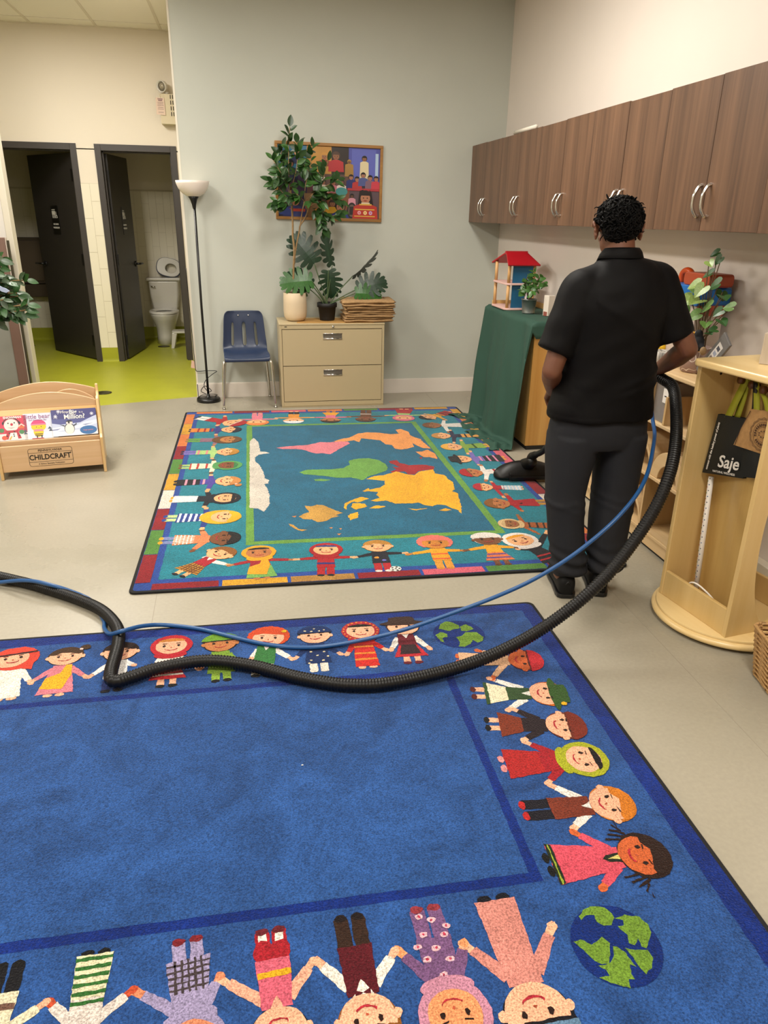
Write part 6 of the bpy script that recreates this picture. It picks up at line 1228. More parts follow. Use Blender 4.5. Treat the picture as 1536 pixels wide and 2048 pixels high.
FIGS = [('b',(-0.899,2.324),(-0.951,2.674),(-1.008,2.43),(-0.834,2.421),{'skin':'#d8a080','hair':'#c23a2a','top':'#d9d2c4','bot':'#d9d2c4','type':'robe','head':'scarf'}),('b',(-0.738,2.324),(-0.75,2.65),(-0.836,2.427),(-0.646,2.429),{'skin':'#d8a080','hair':'#3a2616','top':'#c4707c','bot':'#c4707c','sash':'#cf9a1c','type':'gown','head':'bun'}),('b',(-0.542,2.319),(-0.548,2.655),(-0.636,2.427),(-0.484,2.482),{'skin':'#d8a080','hair':'#22120e','top':'#d4d0cc','bot':'#1c2a5c','shoe':'#101018','type':'pants','head':'short'}),('b',(-0.353,2.319),(-0.357,2.671),(-0.42,2.432),(-0.242,2.417),{'skin':'#d8a080','hair':'#b5702a','top':'#d8ccc0','bot':'#b3202a','stripe':'#d8ccc0','shoe':'#101010','type':'skirt','head':'hood','hood':'#a81c28'}),('b',(-0.157,2.322),(-0.17,2.657),(-0.235,2.422),(-0.094,2.42),{'skin':'#a8693c','hair':'#20160e','top':'#6f8f2c','bot':'#7c9a34','belt':'#10140c','shoe':'#101010','type':'tunic','head':'cap','hood':'#5f8a24'}),('b',(-0.014,2.328),(0.033,2.669),(-0.049,2.454),(0.108,2.429),{'skin':'#d8a080','hair':'#b8401c','top':'#2f6a34','bot':'#d4ccc0','sleeve':'#d8d0c8','shoe':'#101010','type':'pants','head':'curl','flower':'#c89a1c'}),('b',(0.204,2.329),(0.21,2.657),(0.118,2.431),(0.297,2.435),{'skin':'#d8a080','hair':'#14141c','top':'#0c2450','bot':'#d4cabc','dots':'#c8b894','type':'tunic','head':'cap','hood':'#0c2450','hooddots':1,'shoe':'#d4cabc'}),('b',(0.387,2.324),(0.4,2.665),(0.319,2.428),(0.476,2.439),{'skin':'#d8a080','hair':'#14100e','top':'#a81c1c','bot':'#b8241e','stripe':'#c8782c','type':'robe','head':'hood','hood':'#98202a','trim':'#c8882c'}),('b',(0.564,2.326),(0.58,2.675),(0.495,2.432),(0.65,2.419),{'skin':'#d8a080','hair':'#30160e','top':'#5c1420','bot':'#a8202a','apron':'#2c1c20','sleeve':'#d4ccc4','shoe':'#5c1420','type':'skirt','head':'hat','hood':'#33211a'}),('b',(0.732,2.331),(1.062,2.265),(0.83,2.376),(0.829,2.182),{'skin':'#b5562c','hair':'#5c1c18','top':'#c49a78','bot':'#c49a78','type':'robe','head':'cap','hood':'#b0222c','flip':1}),('b',(0.728,2.11),(1.071,2.049),(0.819,2.186),(0.826,1.995),{'skin':'#d8a080','hair':'#b05a1c','top':'#2c4424','bot':'#d0c6a8','sleeve':'#d0ccc4','hem':'#2c4424','shoe':'#4c1c1a','type':'skirt','head':'hat','hood':'#2c4a1c','flower':'#cf9a1c'}),('b',(0.724,1.935),(1.058,1.87),(0.845,1.998),(0.825,1.836),{'skin':'#d8a080','hair':'#5c2416','top':'#20161a','bot':'#6e2c18','shoe':'#101010','type':'skirt','head':'cap','hood':'#6a2416'}),('b',(0.711,1.739),(1.057,1.711),(0.825,1.826),(0.828,1.636),{'skin':'#d8a080','hair':'#141010','top':'#8e1a22','bot':'#9c2020','type':'gown','head':'hood','hood':'#93961e','shoe':'#c88080'}),('b',(0.709,1.541),(1.052,1.52),(0.831,1.627),(0.832,1.456),{'skin':'#d8a080','hair':'#b86a1c','top':'#6a2c1c','bot':'#14121a','sleeve':'#d4ccc4','shoe':'#a02020','type':'pants','head':'short'}),('b',(0.706,1.349),(1.048,1.332),(0.824,1.443),(0.823,1.256),{'skin':'#b5562c','hair':'#24140e','top':'#c44858','bot':'#c44858','hemband':'#1c2418','shoe':'#101010','type':'gown','head':'braids'}),('b',(0.536,1.281),(0.541,0.895),(0.652,1.175),(0.428,1.165),{'skin':'#d8a080','hair':'#14141a','top':'#b9776c','bot':'#b9776c','shoe':'#101018','type':'robe','head':'cap','hood':'#54728c'}),('b',(0.359,1.281),(0.365,0.931),(0.429,1.168),(0.272,1.176),{'skin':'#d68a5c','hair':'#2a2a2a','top':'#6a4a70','bot':'#6a4a70','flowers':'#c8a0a8','shoe':'#7c2c34','type':'pants','head':'hood','hood':'#b0788c'}),('b',(0.17,1.287),(0.181,0.953),(0.264,1.175),(0.083,1.181),{'skin':'#d8a080','hair':'#7c4a1c','top':'#4c121a','bot':'#2c1c14','sleeve':'#d4ccc0','shoe':'#181010','bow':'#4c121a','type':'pants','head':'short'}),('b',(-0.02,1.283),(-0.006,0.961),(0.074,1.182),(-0.134,1.174),{'skin':'#d8a080','hair':'#141414','top':'#c4586a','bot':'#981c26','belt':'#cf9a1c','sleeve':'#d89a80','shoe':'#5c1a22','type':'pants','head':'short','socks':'#d4ccc0'}),('b',(-0.213,1.29),(-0.18,0.968),(-0.135,1.181),(-0.317,1.178),{'skin':'#c87a58','hair':'#141414','top':'#8a80a0','bot':'#8a80a0','check':'#3c3234','shoe':'#6c1c22','type':'tunic','head':'hood','hood':'#8a80a0'}),('b',(-0.417,1.293),(-0.415,0.99),(-0.322,1.181),(-0.497,1.185),{'skin':'#b5482c','hair':'#20140e','top':'#c9bdb4','bot':'#c9c2a0','stripes':'#2c5c28','shoe':'#101010','type':'robe','head':'curl'}),('b',(-0.602,1.294),(-0.598,1.0),(-0.503,1.184),(-0.661,1.173),{'skin':'#d8a080','hair':'#20140e','top':'#cfc6a8','bot':'#121216','belt':'#6a4c40','shoe':'#101010','type':'pants','head':'short'}),('w',(-0.38,3.213),(-0.131,3.499),(-0.209,3.432),(-0.143,3.296),{'skin':'#d9a070','hair':'#7c4c1c','top':'#981c26','bot':'#a8782c','sleeve':'#d4ccc0','shoe':'#101018','check':'#5c2c1c','type':'skirt','head':'short'}),('w',(0.011,3.122),(0.001,3.499),(-0.143,3.29),(0.173,3.311),{'skin':'#a8693c','hair':'#101010','top':'#8e1c26','bot':'#6a9a4c','sash':'#d0901c','type':'gown','head':'hood','hood':'#d0901c'}),('w',(0.31,3.109),(0.35,3.479),(0.178,3.31),(0.471,3.296),{'skin':'#d9a070','hair':'#24306a','top':'#98141c','bot':'#98141c','belt':'#1c2c6a','shoe':'#101420','type':'pants','head':'hood','hood':'#98141c','trim':'#98141c'}),('w',(0.591,3.114),(0.615,3.485),(0.47,3.29),(0.739,3.304),{'skin':'#d9a070','hair':'#a8742c','top':'#141420','bot':'#a01c24','shoe':'#d0c8c0','type':'pants','head':'short','ball':1}),('w',(0.896,3.096),(0.92,3.486),(0.743,3.285),(1.038,3.29),{'skin':'#b8742c','hair':'#d0685c','top':'#d0901c','bot':'#c8862c','stripe':'#c8502c','shoe':'#b8742c','type':'pants','head':'curl'}),('w',(1.189,3.097),(1.205,3.492),(1.045,3.289),(1.329,3.284),{'skin':'#6e4226','hair':'#d0c8c0','top':'#d0901c','bot':'#c8683c','stripe':'#4c3c7c','shoe':'#5c3016','type':'skirt','head':'cap','hood':'#d0c8c0'}),('w',(1.484,3.053),(1.341,3.458),(1.323,3.266),(1.565,3.467),{'skin':'#d9a070','hair':'#d08c1c','top':'#101018','bot':'#101018','stripe':'#a01c24','shoe':'#101018','type':'skirt','head':'hood','hood':'#d4ccc4'}),('w',(-0.505,3.636),(-0.08,3.619),(-0.292,3.751),(-0.329,3.486),{'skin':'#6e4226','hair':'#101014','top':'#d0764c','bot':'#6a76a0','shoe':'#d0901c','type':'tunic','head':'short','check':'#d8ccc0'}),('w',(-0.513,3.946),(-0.079,3.914),(-0.284,4.074),(-0.293,3.765),{'skin':'#d9a070','hair':'#d09a1c','top':'#24387a','bot':'#a8b87c','sleeve':'#24387a','stripes':'#c8ccd8','shoe':'#24387a','type':'tunic','head':'long'}),('w',(-0.498,4.243),(-0.087,4.211),(-0.29,4.361),(-0.296,4.092),{'skin':'#d9a070','hair':'#101018','top':'#101420','bot':'#d4ccc8','shoe':'#d0901c','type':'robe','head':'hood','hood':'#101420'}),('w',(-0.501,4.537),(-0.078,4.527),(-0.277,4.663),(-0.285,4.378),{'skin':'#d9a070','hair':'#b0743c','top':'#443a8a','bot':'#14141c','stripe':'#c8889a','shoe':'#14141c','type':'robe','head':'bun'}),('w',(-0.494,4.858),(-0.077,4.845),(-0.268,4.981),(-0.278,4.703),{'skin':'#6e4226','hair':'#2c6a3c','top':'#c8ccb0','bot':'#94b06c','stripe':'#a8302c','shoe':'#6e4226','type':'tunic','head':'hood','hood':'#4a8a4c'}),('w',(-0.503,5.175),(-0.09,5.157),(-0.285,5.307),(-0.282,5.017),{'skin':'#d9a070','hair':'#a8762c','top':'#98b870','bot':'#6a5ca0','stripe':'#c87a7c','shoe':'#14183a','type':'pants','head':'short'}),('w',(-0.489,5.489),(-0.072,5.462),(-0.272,5.597),(-0.279,5.344),{'skin':'#a8703c','hair':'#5c3a1c','top':'#7c5a6a','bot':'#5a8a3c','shoe':'#8a6a3c','type':'pants','head':'long'}),('w',(-0.484,5.767),(-0.071,5.744),(-0.273,5.89),(-0.273,5.626),{'skin':'#d9a070','hair':'#141828','top':'#2c3070','bot':'#d0762c','stripe':'#8e1c26','shoe':'#14183a','type':'robe','head':'short'}),('w',(-0.448,6.165),(-0.058,5.894),(-0.215,6.187),(-0.265,5.904),{'skin':'#d9a070','hair':'#c8bcb0','top':'#98141c','bot':'#d4ccc4','shoe':'#141420','type':'pants','head':'cap','hood':'#98141c'}),('w',(0.057,6.256),(0.045,5.866),(0.209,6.036),(-0.094,6.057),{'skin':'#d9a070','hair':'#d0763c','top':'#cf7080','bot':'#cf7080','type':'pants','head':'curl'}),('w',(0.37,6.271),(0.34,5.876),(0.515,6.048),(0.207,6.069),{'skin':'#d9a070','hair':'#c8bcb0','top':'#d0862c','bot':'#14141c','type':'pants','head':'cap','hood':'#c8ccd0'}),('w',(0.69,6.251),(0.641,5.854),(0.827,6.027),(0.515,6.048),{'skin':'#a8693c','hair':'#2c1c10','top':'#c8627c','bot':'#d0901c','type':'skirt','head':'short'}),('w',(1.0,6.25),(0.932,5.85),(1.128,6.024),(0.812,6.046),{'skin':'#6e4226','hair':'#4c2c14','top':'#5c3418','bot':'#5c3418','type':'pants','head':'short','belt':'#d0c8c0'}),('w',(1.34,6.245),(1.252,5.843),(1.46,6.018),(1.14,6.04),{'skin':'#d9a070','hair':'#c8647c','top':'#8eb46c','bot':'#981420','type':'gown','head':'hood','hood':'#c8647c'}),('w',(1.742,6.089),(1.413,5.889),(1.616,5.831),(1.485,6.05),{'skin':'#d9a070','hair':'#141418','top':'#c8902c','bot':'#98141c','stripe':'#14141c','type':'gown','head':'short'}),('w',(1.776,5.651),(1.374,5.685),(1.54,5.454),(1.603,5.849),{'skin':'#8a5a34','hair':'#6a3c1c','top':'#d4ccc4','bot':'#d4ccc4','shoe':'#6e4226','type':'tunic','head':'short'}),('w',(1.761,5.339),(1.374,5.374),(1.503,5.166),(1.568,5.524),{'skin':'#d9a070','hair':'#b07a3c','top':'#20203c','bot':'#c88a3c','stripe':'#14141c','shoe':'#c88a3c','type':'robe','head':'short'}),('w',(1.782,5.077),(1.372,5.066),(1.53,4.884),(1.578,5.237),{'skin':'#d9a070','hair':'#d09a3c','top':'#7a9a3c','bot':'#c8982c','belt':'#2c4c1c','shoe':'#14141c','type':'tunic','head':'short'}),('w',(1.766,4.757),(1.359,4.776),(1.534,4.629),(1.565,4.953),{'skin':'#d9a070','hair':'#141418','top':'#6a5ca0','bot':'#14101c','stripe':'#c87a9a','shoe':'#c8902c','type':'gown','head':'hat','hood':'#141418'}),('w',(1.746,4.492),(1.353,4.471),(1.48,4.303),(1.547,4.627),{'skin':'#a8693c','hair':'#6a4a24','top':'#d4ccc4','bot':'#d4ccc4','belt':'#98141c','shoe':'#6e4226','type':'robe','head':'cap','hood':'#98141c'}),('w',(1.674,4.143),(1.363,4.205),(1.498,3.997),(1.51,4.289),{'skin':'#d9a070','hair':'#b8742c','top':'#a01c2a','bot':'#a8c0d0','stripes':'#d4ccc4','type':'robe','head':'cap','hood':'#a01c2a'}),('w',(1.738,3.886),(1.342,3.909),(1.53,3.769),(1.53,4.054),{'skin':'#a8693c','hair':'#7a4a1c','top':'#981420','bot':'#a8782c','shoe':'#b8742c','type':'tunic','head':'short','swoosh':1}),('w',(1.629,3.529),(1.329,3.608),(1.504,3.435),(1.482,3.713),{'skin':'#8a5a34','hair':'#b89a6c','top':'#9c5226','bot':'#9c5226','stripe':'#2c1c14','type':'robe','head':'hood','hood':'#c8a878'})]
GLOBE1 = [[(0.719,2.556),(0.737,2.593),(0.764,2.613),(0.79,2.601),(0.812,2.573),(0.81,2.549),(0.78,2.546),(0.76,2.534),(0.746,2.544),(0.731,2.554)],[(0.814,2.565),(0.843,2.576),(0.861,2.55),(0.864,2.533),(0.832,2.523),(0.808,2.529)],[(0.696,2.513),(0.722,2.532),(0.746,2.513),(0.74,2.491),(0.718,2.487),(0.717,2.45),(0.705,2.466),(0.699,2.49)],[(0.775,2.485),(0.801,2.489),(0.825,2.516),(0.869,2.509),(0.886,2.468),(0.873,2.44),(0.849,2.429),(0.836,2.453),(0.82,2.426),(0.79,2.409),(0.767,2.413),(0.781,2.447)]]
GLOBE2 = [[(0.727,1.188),(0.744,1.204),(0.768,1.211),(0.8,1.203),(0.81,1.182),(0.812,1.171),(0.797,1.154),(0.777,1.156),(0.765,1.168),(0.766,1.187),(0.747,1.19),(0.729,1.178)],[(0.812,1.17),(0.842,1.174),(0.873,1.163),(0.885,1.139),(0.88,1.117),(0.85,1.083),(0.84,1.088),(0.84,1.108),(0.826,1.095),(0.815,1.102),(0.82,1.122),(0.808,1.147),(0.826,1.147),(0.83,1.16)],[(0.686,1.126),(0.705,1.131),(0.724,1.112),(0.758,1.127),(0.769,1.11),(0.758,1.082),(0.743,1.06),(0.727,1.063),(0.714,1.075),(0.704,1.096)],[(0.8,1.092),(0.82,1.083),(0.849,1.078),(0.852,1.056),(0.835,1.035),(0.815,1.024),(0.811,1.039),(0.806,1.066)],[(0.772,1.099),(0.783,1.097),(0.794,1.08),(0.802,1.045),(0.791,1.052),(0.784,1.029),(0.784,1.015),(0.772,1.02),(0.766,0.999),(0.743,1.009),(0.706,1.033),(0.732,1.034),(0.73,1.048),(0.717,1.062),(0.736,1.061),(0.749,1.064),(0.765,1.08)]]

# world map rug
r1c = [(-.581, 3.078), (1.801, 3.006), (1.826, 6.281), (-.546, 6.363)]      # near left, near right, far right, far left
W1, D1 = 2.38, 3.28
def R1(a, b):
    """rug metres (a from the left edge, b from the near edge) to room"""
    s, t_ = a / W1, b / D1; (x0, y0), (x1, y1), (x2, y2), (x3, y3) = r1c
    return ((1 - s) * (1 - t_) * x0 + s * (1 - t_) * x1 + s * t_ * x2 + (1 - s) * t_ * x3, (1 - s) * (1 - t_) * y0 + s * (1 - t_) * y1 + s * t_ * y2 + (1 - s) * t_ * y3)
o1 = (.62, 4.68)
rug1 = thing('world_map_rug', 'teal rug with a world map and children in costumes around its edge', 'rug', (o1[0], o1[1], 0))
def rug_pad(parent, origin, poly, m):
    MB().prism([(x - origin[0], y - origin[1]) for x, y in poly], .0, TH - .001, 'xy').build('backing', M_bind, parent, bevel=.003)
def offset_round(R, W_, D_, e, r, n=5):
    pts = rrect(W_ - 2 * e, D_ - 2 * e, r, n, W_ / 2, D_ / 2); return [R(a, b) for a, b in pts]
rug_pad(rug1, o1, offset_round(R1, W1, D1, -.004, .03), M_bind)
p = Print(o1); p.poly(offset_round(R1, W1, D1, .012, .02), '#1f3f86', -3, .05, .0); p.build('blue_ground', rug1)
p = Print(o1); p.poly([R1(.115, .115), R1(W1 - .115, .115), R1(W1 - .115, D1 - .115), R1(.115, D1 - .115)], '#19707f', -2, .02, .002); p.build('teal_field', rug1)
gx0_, gx1_, gy0_, gy1_ = .515, 1.905, .455, 2.80
p = Print(o1); p.poly([R1(gx0_, gy0_), R1(gx1_, gy0_), R1(gx1_, gy1_), R1(gx0_, gy1_)], '#5d8a3a', -1, .02, .0015); p.build('green_frame', rug1)
p = Print(o1); e = .043; p.poly([R1(gx0_ + e, gy0_ + e), R1(gx1_ - e, gy0_ + e), R1(gx1_ - e, gy1_ - e), R1(gx0_ + e, gy1_ - e)], '#155873', 0, .02, .0015); p.build('ocean_field', rug1)
c_ = dict(r='#7c121c', y='#bd8a22', g='#487630', o='#c06a32', p='#bd5262', w='#c6bcb0', t='#9a7034', b='#1b3c94')
def blocks(seq, side):
    n = len(seq); cor = .085; L = (D1 if side in 'lr' else W1) - 2 * cor; gap = .016 if side in 'bt' else .006; w0, w1 = .014, .082
    for k, q in enumerate(seq):
        a, b = cor + L * k / n + gap / 2, cor + L * (k + 1) / n - gap / 2
        R_ = {'l': [(w0, a), (w1, a), (w1, b), (w0, b)], 'r': [(W1 - w0, a), (W1 - w1, a), (W1 - w1, b), (W1 - w0, b)], 'b': [(a, w0), (b, w0), (b, w1 - .01), (a, w1 - .01)], 't': [(a, D1 - w0), (b, D1 - w0), (b, D1 - w1 + .01), (a, D1 - w1 + .01)]}[side]
        p = Print(o1); p.poly([R1(*z) for z in R_], c_[q], 0, .02, .001); p.build('border_block', rug1)
blocks('rgrwygroyo', 'l'); blocks('rorgrgpoyo'[:0] + 'rowrgpoyoy', 'r'); blocks('rytrpgr', 'b'); blocks('orpogry', 't')
for k, (c, poly) in enumerate(CONT):
    p = Print(o1); p.poly(poly, c, 2, .012, .003); p.build('continent', rug1)
for n, F, C, h1, h2, st in FIGS:
    if n == 'w': child(rug1, o1, F, C, h1, h2, st)

# blue rug in the foreground
W2_, D2_ = 2.95, 1.94
def R2(a, b):
    """a from the right edge leftwards, b from the far edge towards the camera"""
    return (1.188 - a - .0105 * b, 2.722 + .012 * a - b)
o2 = (-.30, 1.75)
rug2 = thing('children_rug', 'royal blue rug with a ring of costumed children and globes, foreground', 'rug', (o2[0], o2[1], 0))
rug_pad(rug2, o2, offset_round(R2, W2_, D2_, -.004, .03), M_bind)
p = Print(o2); p.poly(offset_round(R2, W2_, D2_, .010, .03), '#0a2468', -3, .05, .0); p.build('dark_border', rug2, M_pile_blue)
p = Print(o2); e = .068; p.poly(offset_round(R2, W2_, D2_, e, .01), '#22447a', -2, .03, .002); p.build('blue_field', rug2, M_pile_blue)
ia, ib0, ib1 = .492, .446, 1.425
p = Print(o2); p.poly([R2(ia, ib0), R2(W2_ - ia, ib0), R2(W2_ - ia, ib1), R2(ia, ib1)], '#0a2468', -1, .03, .0015); p.build('inner_line', rug2, M_pile_blue)
p = Print(o2); e = .029; p.poly([R2(ia + e, ib0 + e), R2(W2_ - ia - e, ib0 + e), R2(W2_ - ia - e, ib1 - e), R2(ia + e, ib1 - e)], '#23467c', 0, .03, .0015); p.build('centre_field', rug2, M_pile_blue)
for (cx, cy, r, G) in ((.793, 2.507, .106, GLOBE1), (.783, 1.104, .106, GLOBE2)):
    p = Print(o2); p.poly(ell(cx, cy, r, r, 48), '#0a2464', 1, .01, .001)
    for g in G: p.poly(g, '#62822a', 2, .008, .0015)
    p.build('globe_motif', rug2)
for n, F, C, h1, h2, st in FIGS:
    if n == 'b': child(rug2, o2, F, C, h1, h2, st)
MB().ball((0, 0, .004), (.004, .002, .002), 6).build('lint_fleck', M_white, rug2, loc=(.10 - o2[0], 1.83 - o2[1], TH))

# ------------------------------------------------------------------ book display
BA = math.radians(9.3); BO = (-.957, 4.868, 0)
M_mp = wood('maple_display', '#c6a074', '#dab892', 'x', .55, .38, .2, .9, True); M_mpz = wood('maple_display_side', '#c8a268', '#dab986', 'z', .55, .38, .2, .9)
t = thing('book_display', 'low maple book display with arched backs and a stamped front, holding picture books', 'book display', BO, BA)
BW = .632
side = [(-.012, 0), (.022, 0), (.03, .03), (.31, .03), (.325, 0), (.372, 0), (.372, .50), (.362, .515), (.335, .515), (.325, .47), (.205, .40), (.198, .455), (.185, .47), (.155, .455), (.105, .34), (.03, .25), (-.006, .235)]
for x in (-BW, -.018): MB().prism(side, x, x + .018, 'yz').build('side_panel', M_mpz, t, bevel=.004)
X0, X1 = -BW + .018, -.018
MB().box((X0, 0, .048), (X1, .014, .218)).build('front_panel', M_mp, t, bevel=.004)
MB().box((X0, .046, .048), (X1, .06, .238)).build('trough_board', M_mp, t, bevel=.003)
MB().prism([(.014, .05), (.33, .05), (.33, .062), (.014, .062)], X0, X1, 'yz').build('bottom_board', M_mp, t)
MB().prism([(.072, .215), (.082, .212), (.168, .405), (.158, .412)], X0, X1, 'yz').build('slanted_board', M_birch_x, t, bevel=.002)
def arch_board(y, z0, ze, zp, th=.014, xa=X0, xb=X1):
    n = 24; top = [(xb + (xa - xb) * k / n, ze + (zp - ze) * math.sin(PI * k / n) ** .9) for k in range(n + 1)]
    MB().prism([(xa, z0), (xb, z0)] + top, y, y + th, 'xz').build('arched_back', M_mp, t, bevel=.003)
arch_board(.168, .10, .447, .512); arch_board(.335, .08, .488, .545); arch_board(.255, .30, .44, .507, .012, -.33, -.03)
# stamped mark on the front
F0 = Matrix.Translation((-.325, -.0006, .133)) @ Matrix.Rotation(PI / 2, 4, 'X')
def frame_line(w, h, r, lw, M, parent):
    a, b_ = rrect(w, h, r, 5), rrect(w - 2 * lw, h - 2 * lw, r - lw, 5); n = len(a)
    MB().add([(x, y, 0) for x, y in a] + [(x, y, 0) for x, y in b_], [(i, (i + 1) % n, n + (i + 1) % n, n + i) for i in range(n)], M=M).build('stamp_outline', M_black, parent)
frame_line(.262, .118, .016, .0022, F0, t)
for y in (.030, -.030): MB().box((-.131, y - .001, 0), (.131, y + .001, .0003), M=F0).build('stamp_rule', M_black, t)
text_mesh('stamp_lettering', 'PENNSYLVANIA', .020, M_black, t, F0 @ Matrix.Translation((0, .044, 0)), .0003, sx=1.0, bold=.0002); text_mesh('stamp_lettering', 'CHILDCRAFT', .048, M_black, t, F0 @ Matrix.Translation((-.004, -.001, 0)), .0003, sx=.86, bold=.0010)
text_mesh('stamp_lettering', 'A School Specialty Publication', .0135, M_black, t, F0 @ Matrix.Translation((0, -.044, 0)), .0003, sx=.95); text_mesh('stamp_lettering', '®', .012, M_black, t, F0 @ Matrix.Translation((.120, .018, 0)), .0003)

# picture books leaning on the slanted board
BM = Matrix.Translation(BO) @ Matrix.Rotation(BA, 4, 'Z')
tilt = math.atan2(.193, .086)
def book(name, label, x0, w, h, y0, z0, th, cover, spine, rot=0.0):
    o = bpy.data.objects.new('picture_book', None); COL.objects.link(o); o.matrix_world = BM @ Matrix.Translation((x0, y0, z0)) @ Matrix.Rotation(tilt, 4, 'X') @ Matrix.Rotation(rot, 4, 'Z'); tag(o, label, 'book', 'picture books in the maple display')
    MB().box((0, 0, -th), (w, h, -th + .002)).box((0, 0, -.002), (w, h, 0)).box((0, 0, -th), (.003, h, 0)).build('cover', mat('book_cover', spine, .35), o); MB().box((.003, .002, -th + .002), (w - .003, h - .002, -.002)).build('pages', mat('book_pages', '#e4dccb', .8), o)
    flat_print('cover_art', cover, o, Matrix(), M_print, .00006, .0003); return o
def RC(c, x0, y0, x1, y1): return (c, [(x0, y0), (x1, y0), (x1, y1), (x0, y1)])
w, h = .272, .172
A_ = [RC('#3f3f78', 0, 0, w, h), RC('#4f548c', 0, .06, w, .11), ('#b9c2dc', [(0, .085), (.05, .075), (.10, .078), (.17, .082), (.25, .118), (w, .125), (w, 0), (0, 0)]), ('#dfe2ec', [(0, .055), (.06, .062), (.14, .060), (.20, .085), (w, .095), (w, .07), (.19, .05), (.1, .04), (0, .03)]), ('#e4e4ea', [(0, .0), (w, 0), (w, .03), (.15, .035), (.06, .028), (0, .035)]), ('#7d86ae', [(0, .045), (.05, .05), (.03, .04), (0, .038)]), ('#7d86ae', [(.18, .068), (.25, .075), (.20, .062)])]
PG = [('#3a3f48', ell(.098, .052, .034, .046, 24)), ('#ded8d0', ell(.098, .048, .030, .042, 24)), ('#3a3f48', [(.068, .068), (.04, .085), (.038, .088), (.066, .082)]), ('#3a3f48', [(.126, .068), (.148, .082), (.146, .098), (.138, .086), (.124, .080)]), ('#cfc9c4', ell(.100, .100, .022, .017, 20)), ('#14161c', ell(.100, .108, .021, .012, 16, 0, 180)), ('#14161c', ell(.097, .101, .006, .008, 10)), ('#2a2e36', ell(.093, .100, .002, .002, 6))]
A_ += [(c, [(.012 + x * .92, .006 + y * .78) for x, y in q]) for c, q in PG] + [('#3568a0', ell(.215, .030, .052, .028, 24))]
rd = random.Random(8)
for k in range(16): A_.append(('#c8cce0', ell(rd.uniform(.01, w - .01), rd.uniform(.10, h - .008), .0022, .0022, 6)))
for cx, cy in ((.025, .128), (.045, .160), (.245, .135)):
    for a in range(0, 180, 45): c, s = math.cos(math.radians(a)), math.sin(math.radians(a)); A_.append(('#d4d6e4', [(cx - .012 * c - .0015 * s, cy - .012 * s + .0015 * c), (cx + .012 * c - .0015 * s, cy + .012 * s + .0015 * c), (cx + .012 * c + .0015 * s, cy + .012 * s - .0015 * c), (cx - .012 * c + .0015 * s, cy - .012 * s - .0015 * c)]))
o = book('b', 'dark blue snowy picture book with a penguin, rightmost in the maple display', -.298, w, h, .0655, .243, .012, A_, '#2c2c58')
Wt = mat('cover_white_ink', '#e8e4e0', .5)
text_mesh('title', 'How', .026, Wt, o, Matrix.Translation((.082, .155, .0025)), .0002); text_mesh('title', 'Big', .038, Wt, o, Matrix.Translation((.132, .152, .0025)), .0002, bold=.0008); text_mesh('title', 'is a', .018, Wt, o, Matrix.Translation((.180, .150, .0025)), .0002); text_mesh('title', 'Million?', .042, Wt, o, Matrix.Translation((.138, .122, .0025)), .0002, bold=.0008)
text_mesh('sticker_text', 'huge poster', .0125, mat('cover_pink_ink', '#d8909c', .5), o, Matrix.Translation((.215, .030, .0025)), .0002)
w, h = .195, .165
A_ = [RC('#c9cfe0', 0, 0, w, h), ('#e0e2ea', [(0, 0), (w, 0), (w, .05), (.12, .04), (.05, .055), (0, .045)]), ('#e2bb12', ell(.085, .078, .044, .030, 24)), ('#e2bb12', ell(.082, .045, .030, .034, 22)), ('#c83a72', ell(.085, .088, .045, .036, 20, 0, 180)), ('#d88098', [(.04, .090), (.13, .090), (.13, .096), (.04, .096)]), ('#1c1a18', ell(.072, .076, .003, .003, 8)), ('#1c1a18', ell(.100, .077, .003, .003, 8)), ('#1c1a18', ell(.086, .070, .002, .002, 8)), ('#c8848c', [(.055, .048), (.112, .048), (.108, .062), (.058, .062)]), RC('#1c1a18', .060, .028, .106, .033), RC('#1c1a18', .060, .018, .106, .023), RC('#1c1a18', .068, .006, .075, .02), RC('#1c1a18', .095, .006, .102, .02), RC('#b83038', .04, 0, .11, .005)]
for cx, cy in ((.005, .05), (.005, .035), (.15, .06), (.155, .045)): A_.append(('#3a4a5c', [(cx - .012, cy), (cx + .012, cy), (cx, cy + .016)]))
o = book('b', 'pale picture book with a yellow bear in a pink hat, middle of the three books', -.464, w, h, .0705, .236, .008, A_, '#b8c0d4')
text_mesh('title', 'little bear', .040, mat('cover_plum_ink', '#9a5a86', .5), o, Matrix.Translation((.010, .143, .0016)), .0002, 'LEFT', sx=.95); text_mesh('title', 'and the snowy day', .014, mat('cover_plum_ink_b', '#9a6a92', .5), o, Matrix.Translation((.03, .122, .0016)), .0002, 'LEFT')
w, h = .165, .158
A_ = [RC('#c02c48', 0, 0, w, h), RC('#dcd8d6', 0, 0, w, .045), ('#dcd4cc', ell(.075, .098, .042, .040, 24)), ('#101014', [(.026, .100), (.022, .115), (.03, .125), (.036, .112)]), ('#101014', [(.124, .098), (.130, .112), (.122, .124), (.114, .112)])]
arc = [(.075 + .052 * math.cos(math.radians(a)), .100 + .048 * math.sin(math.radians(a))) for a in range(20, 161, 20)] + [(.075 + .046 * math.cos(math.radians(a)), .100 + .042 * math.sin(math.radians(a))) for a in range(160, 19, -20)]
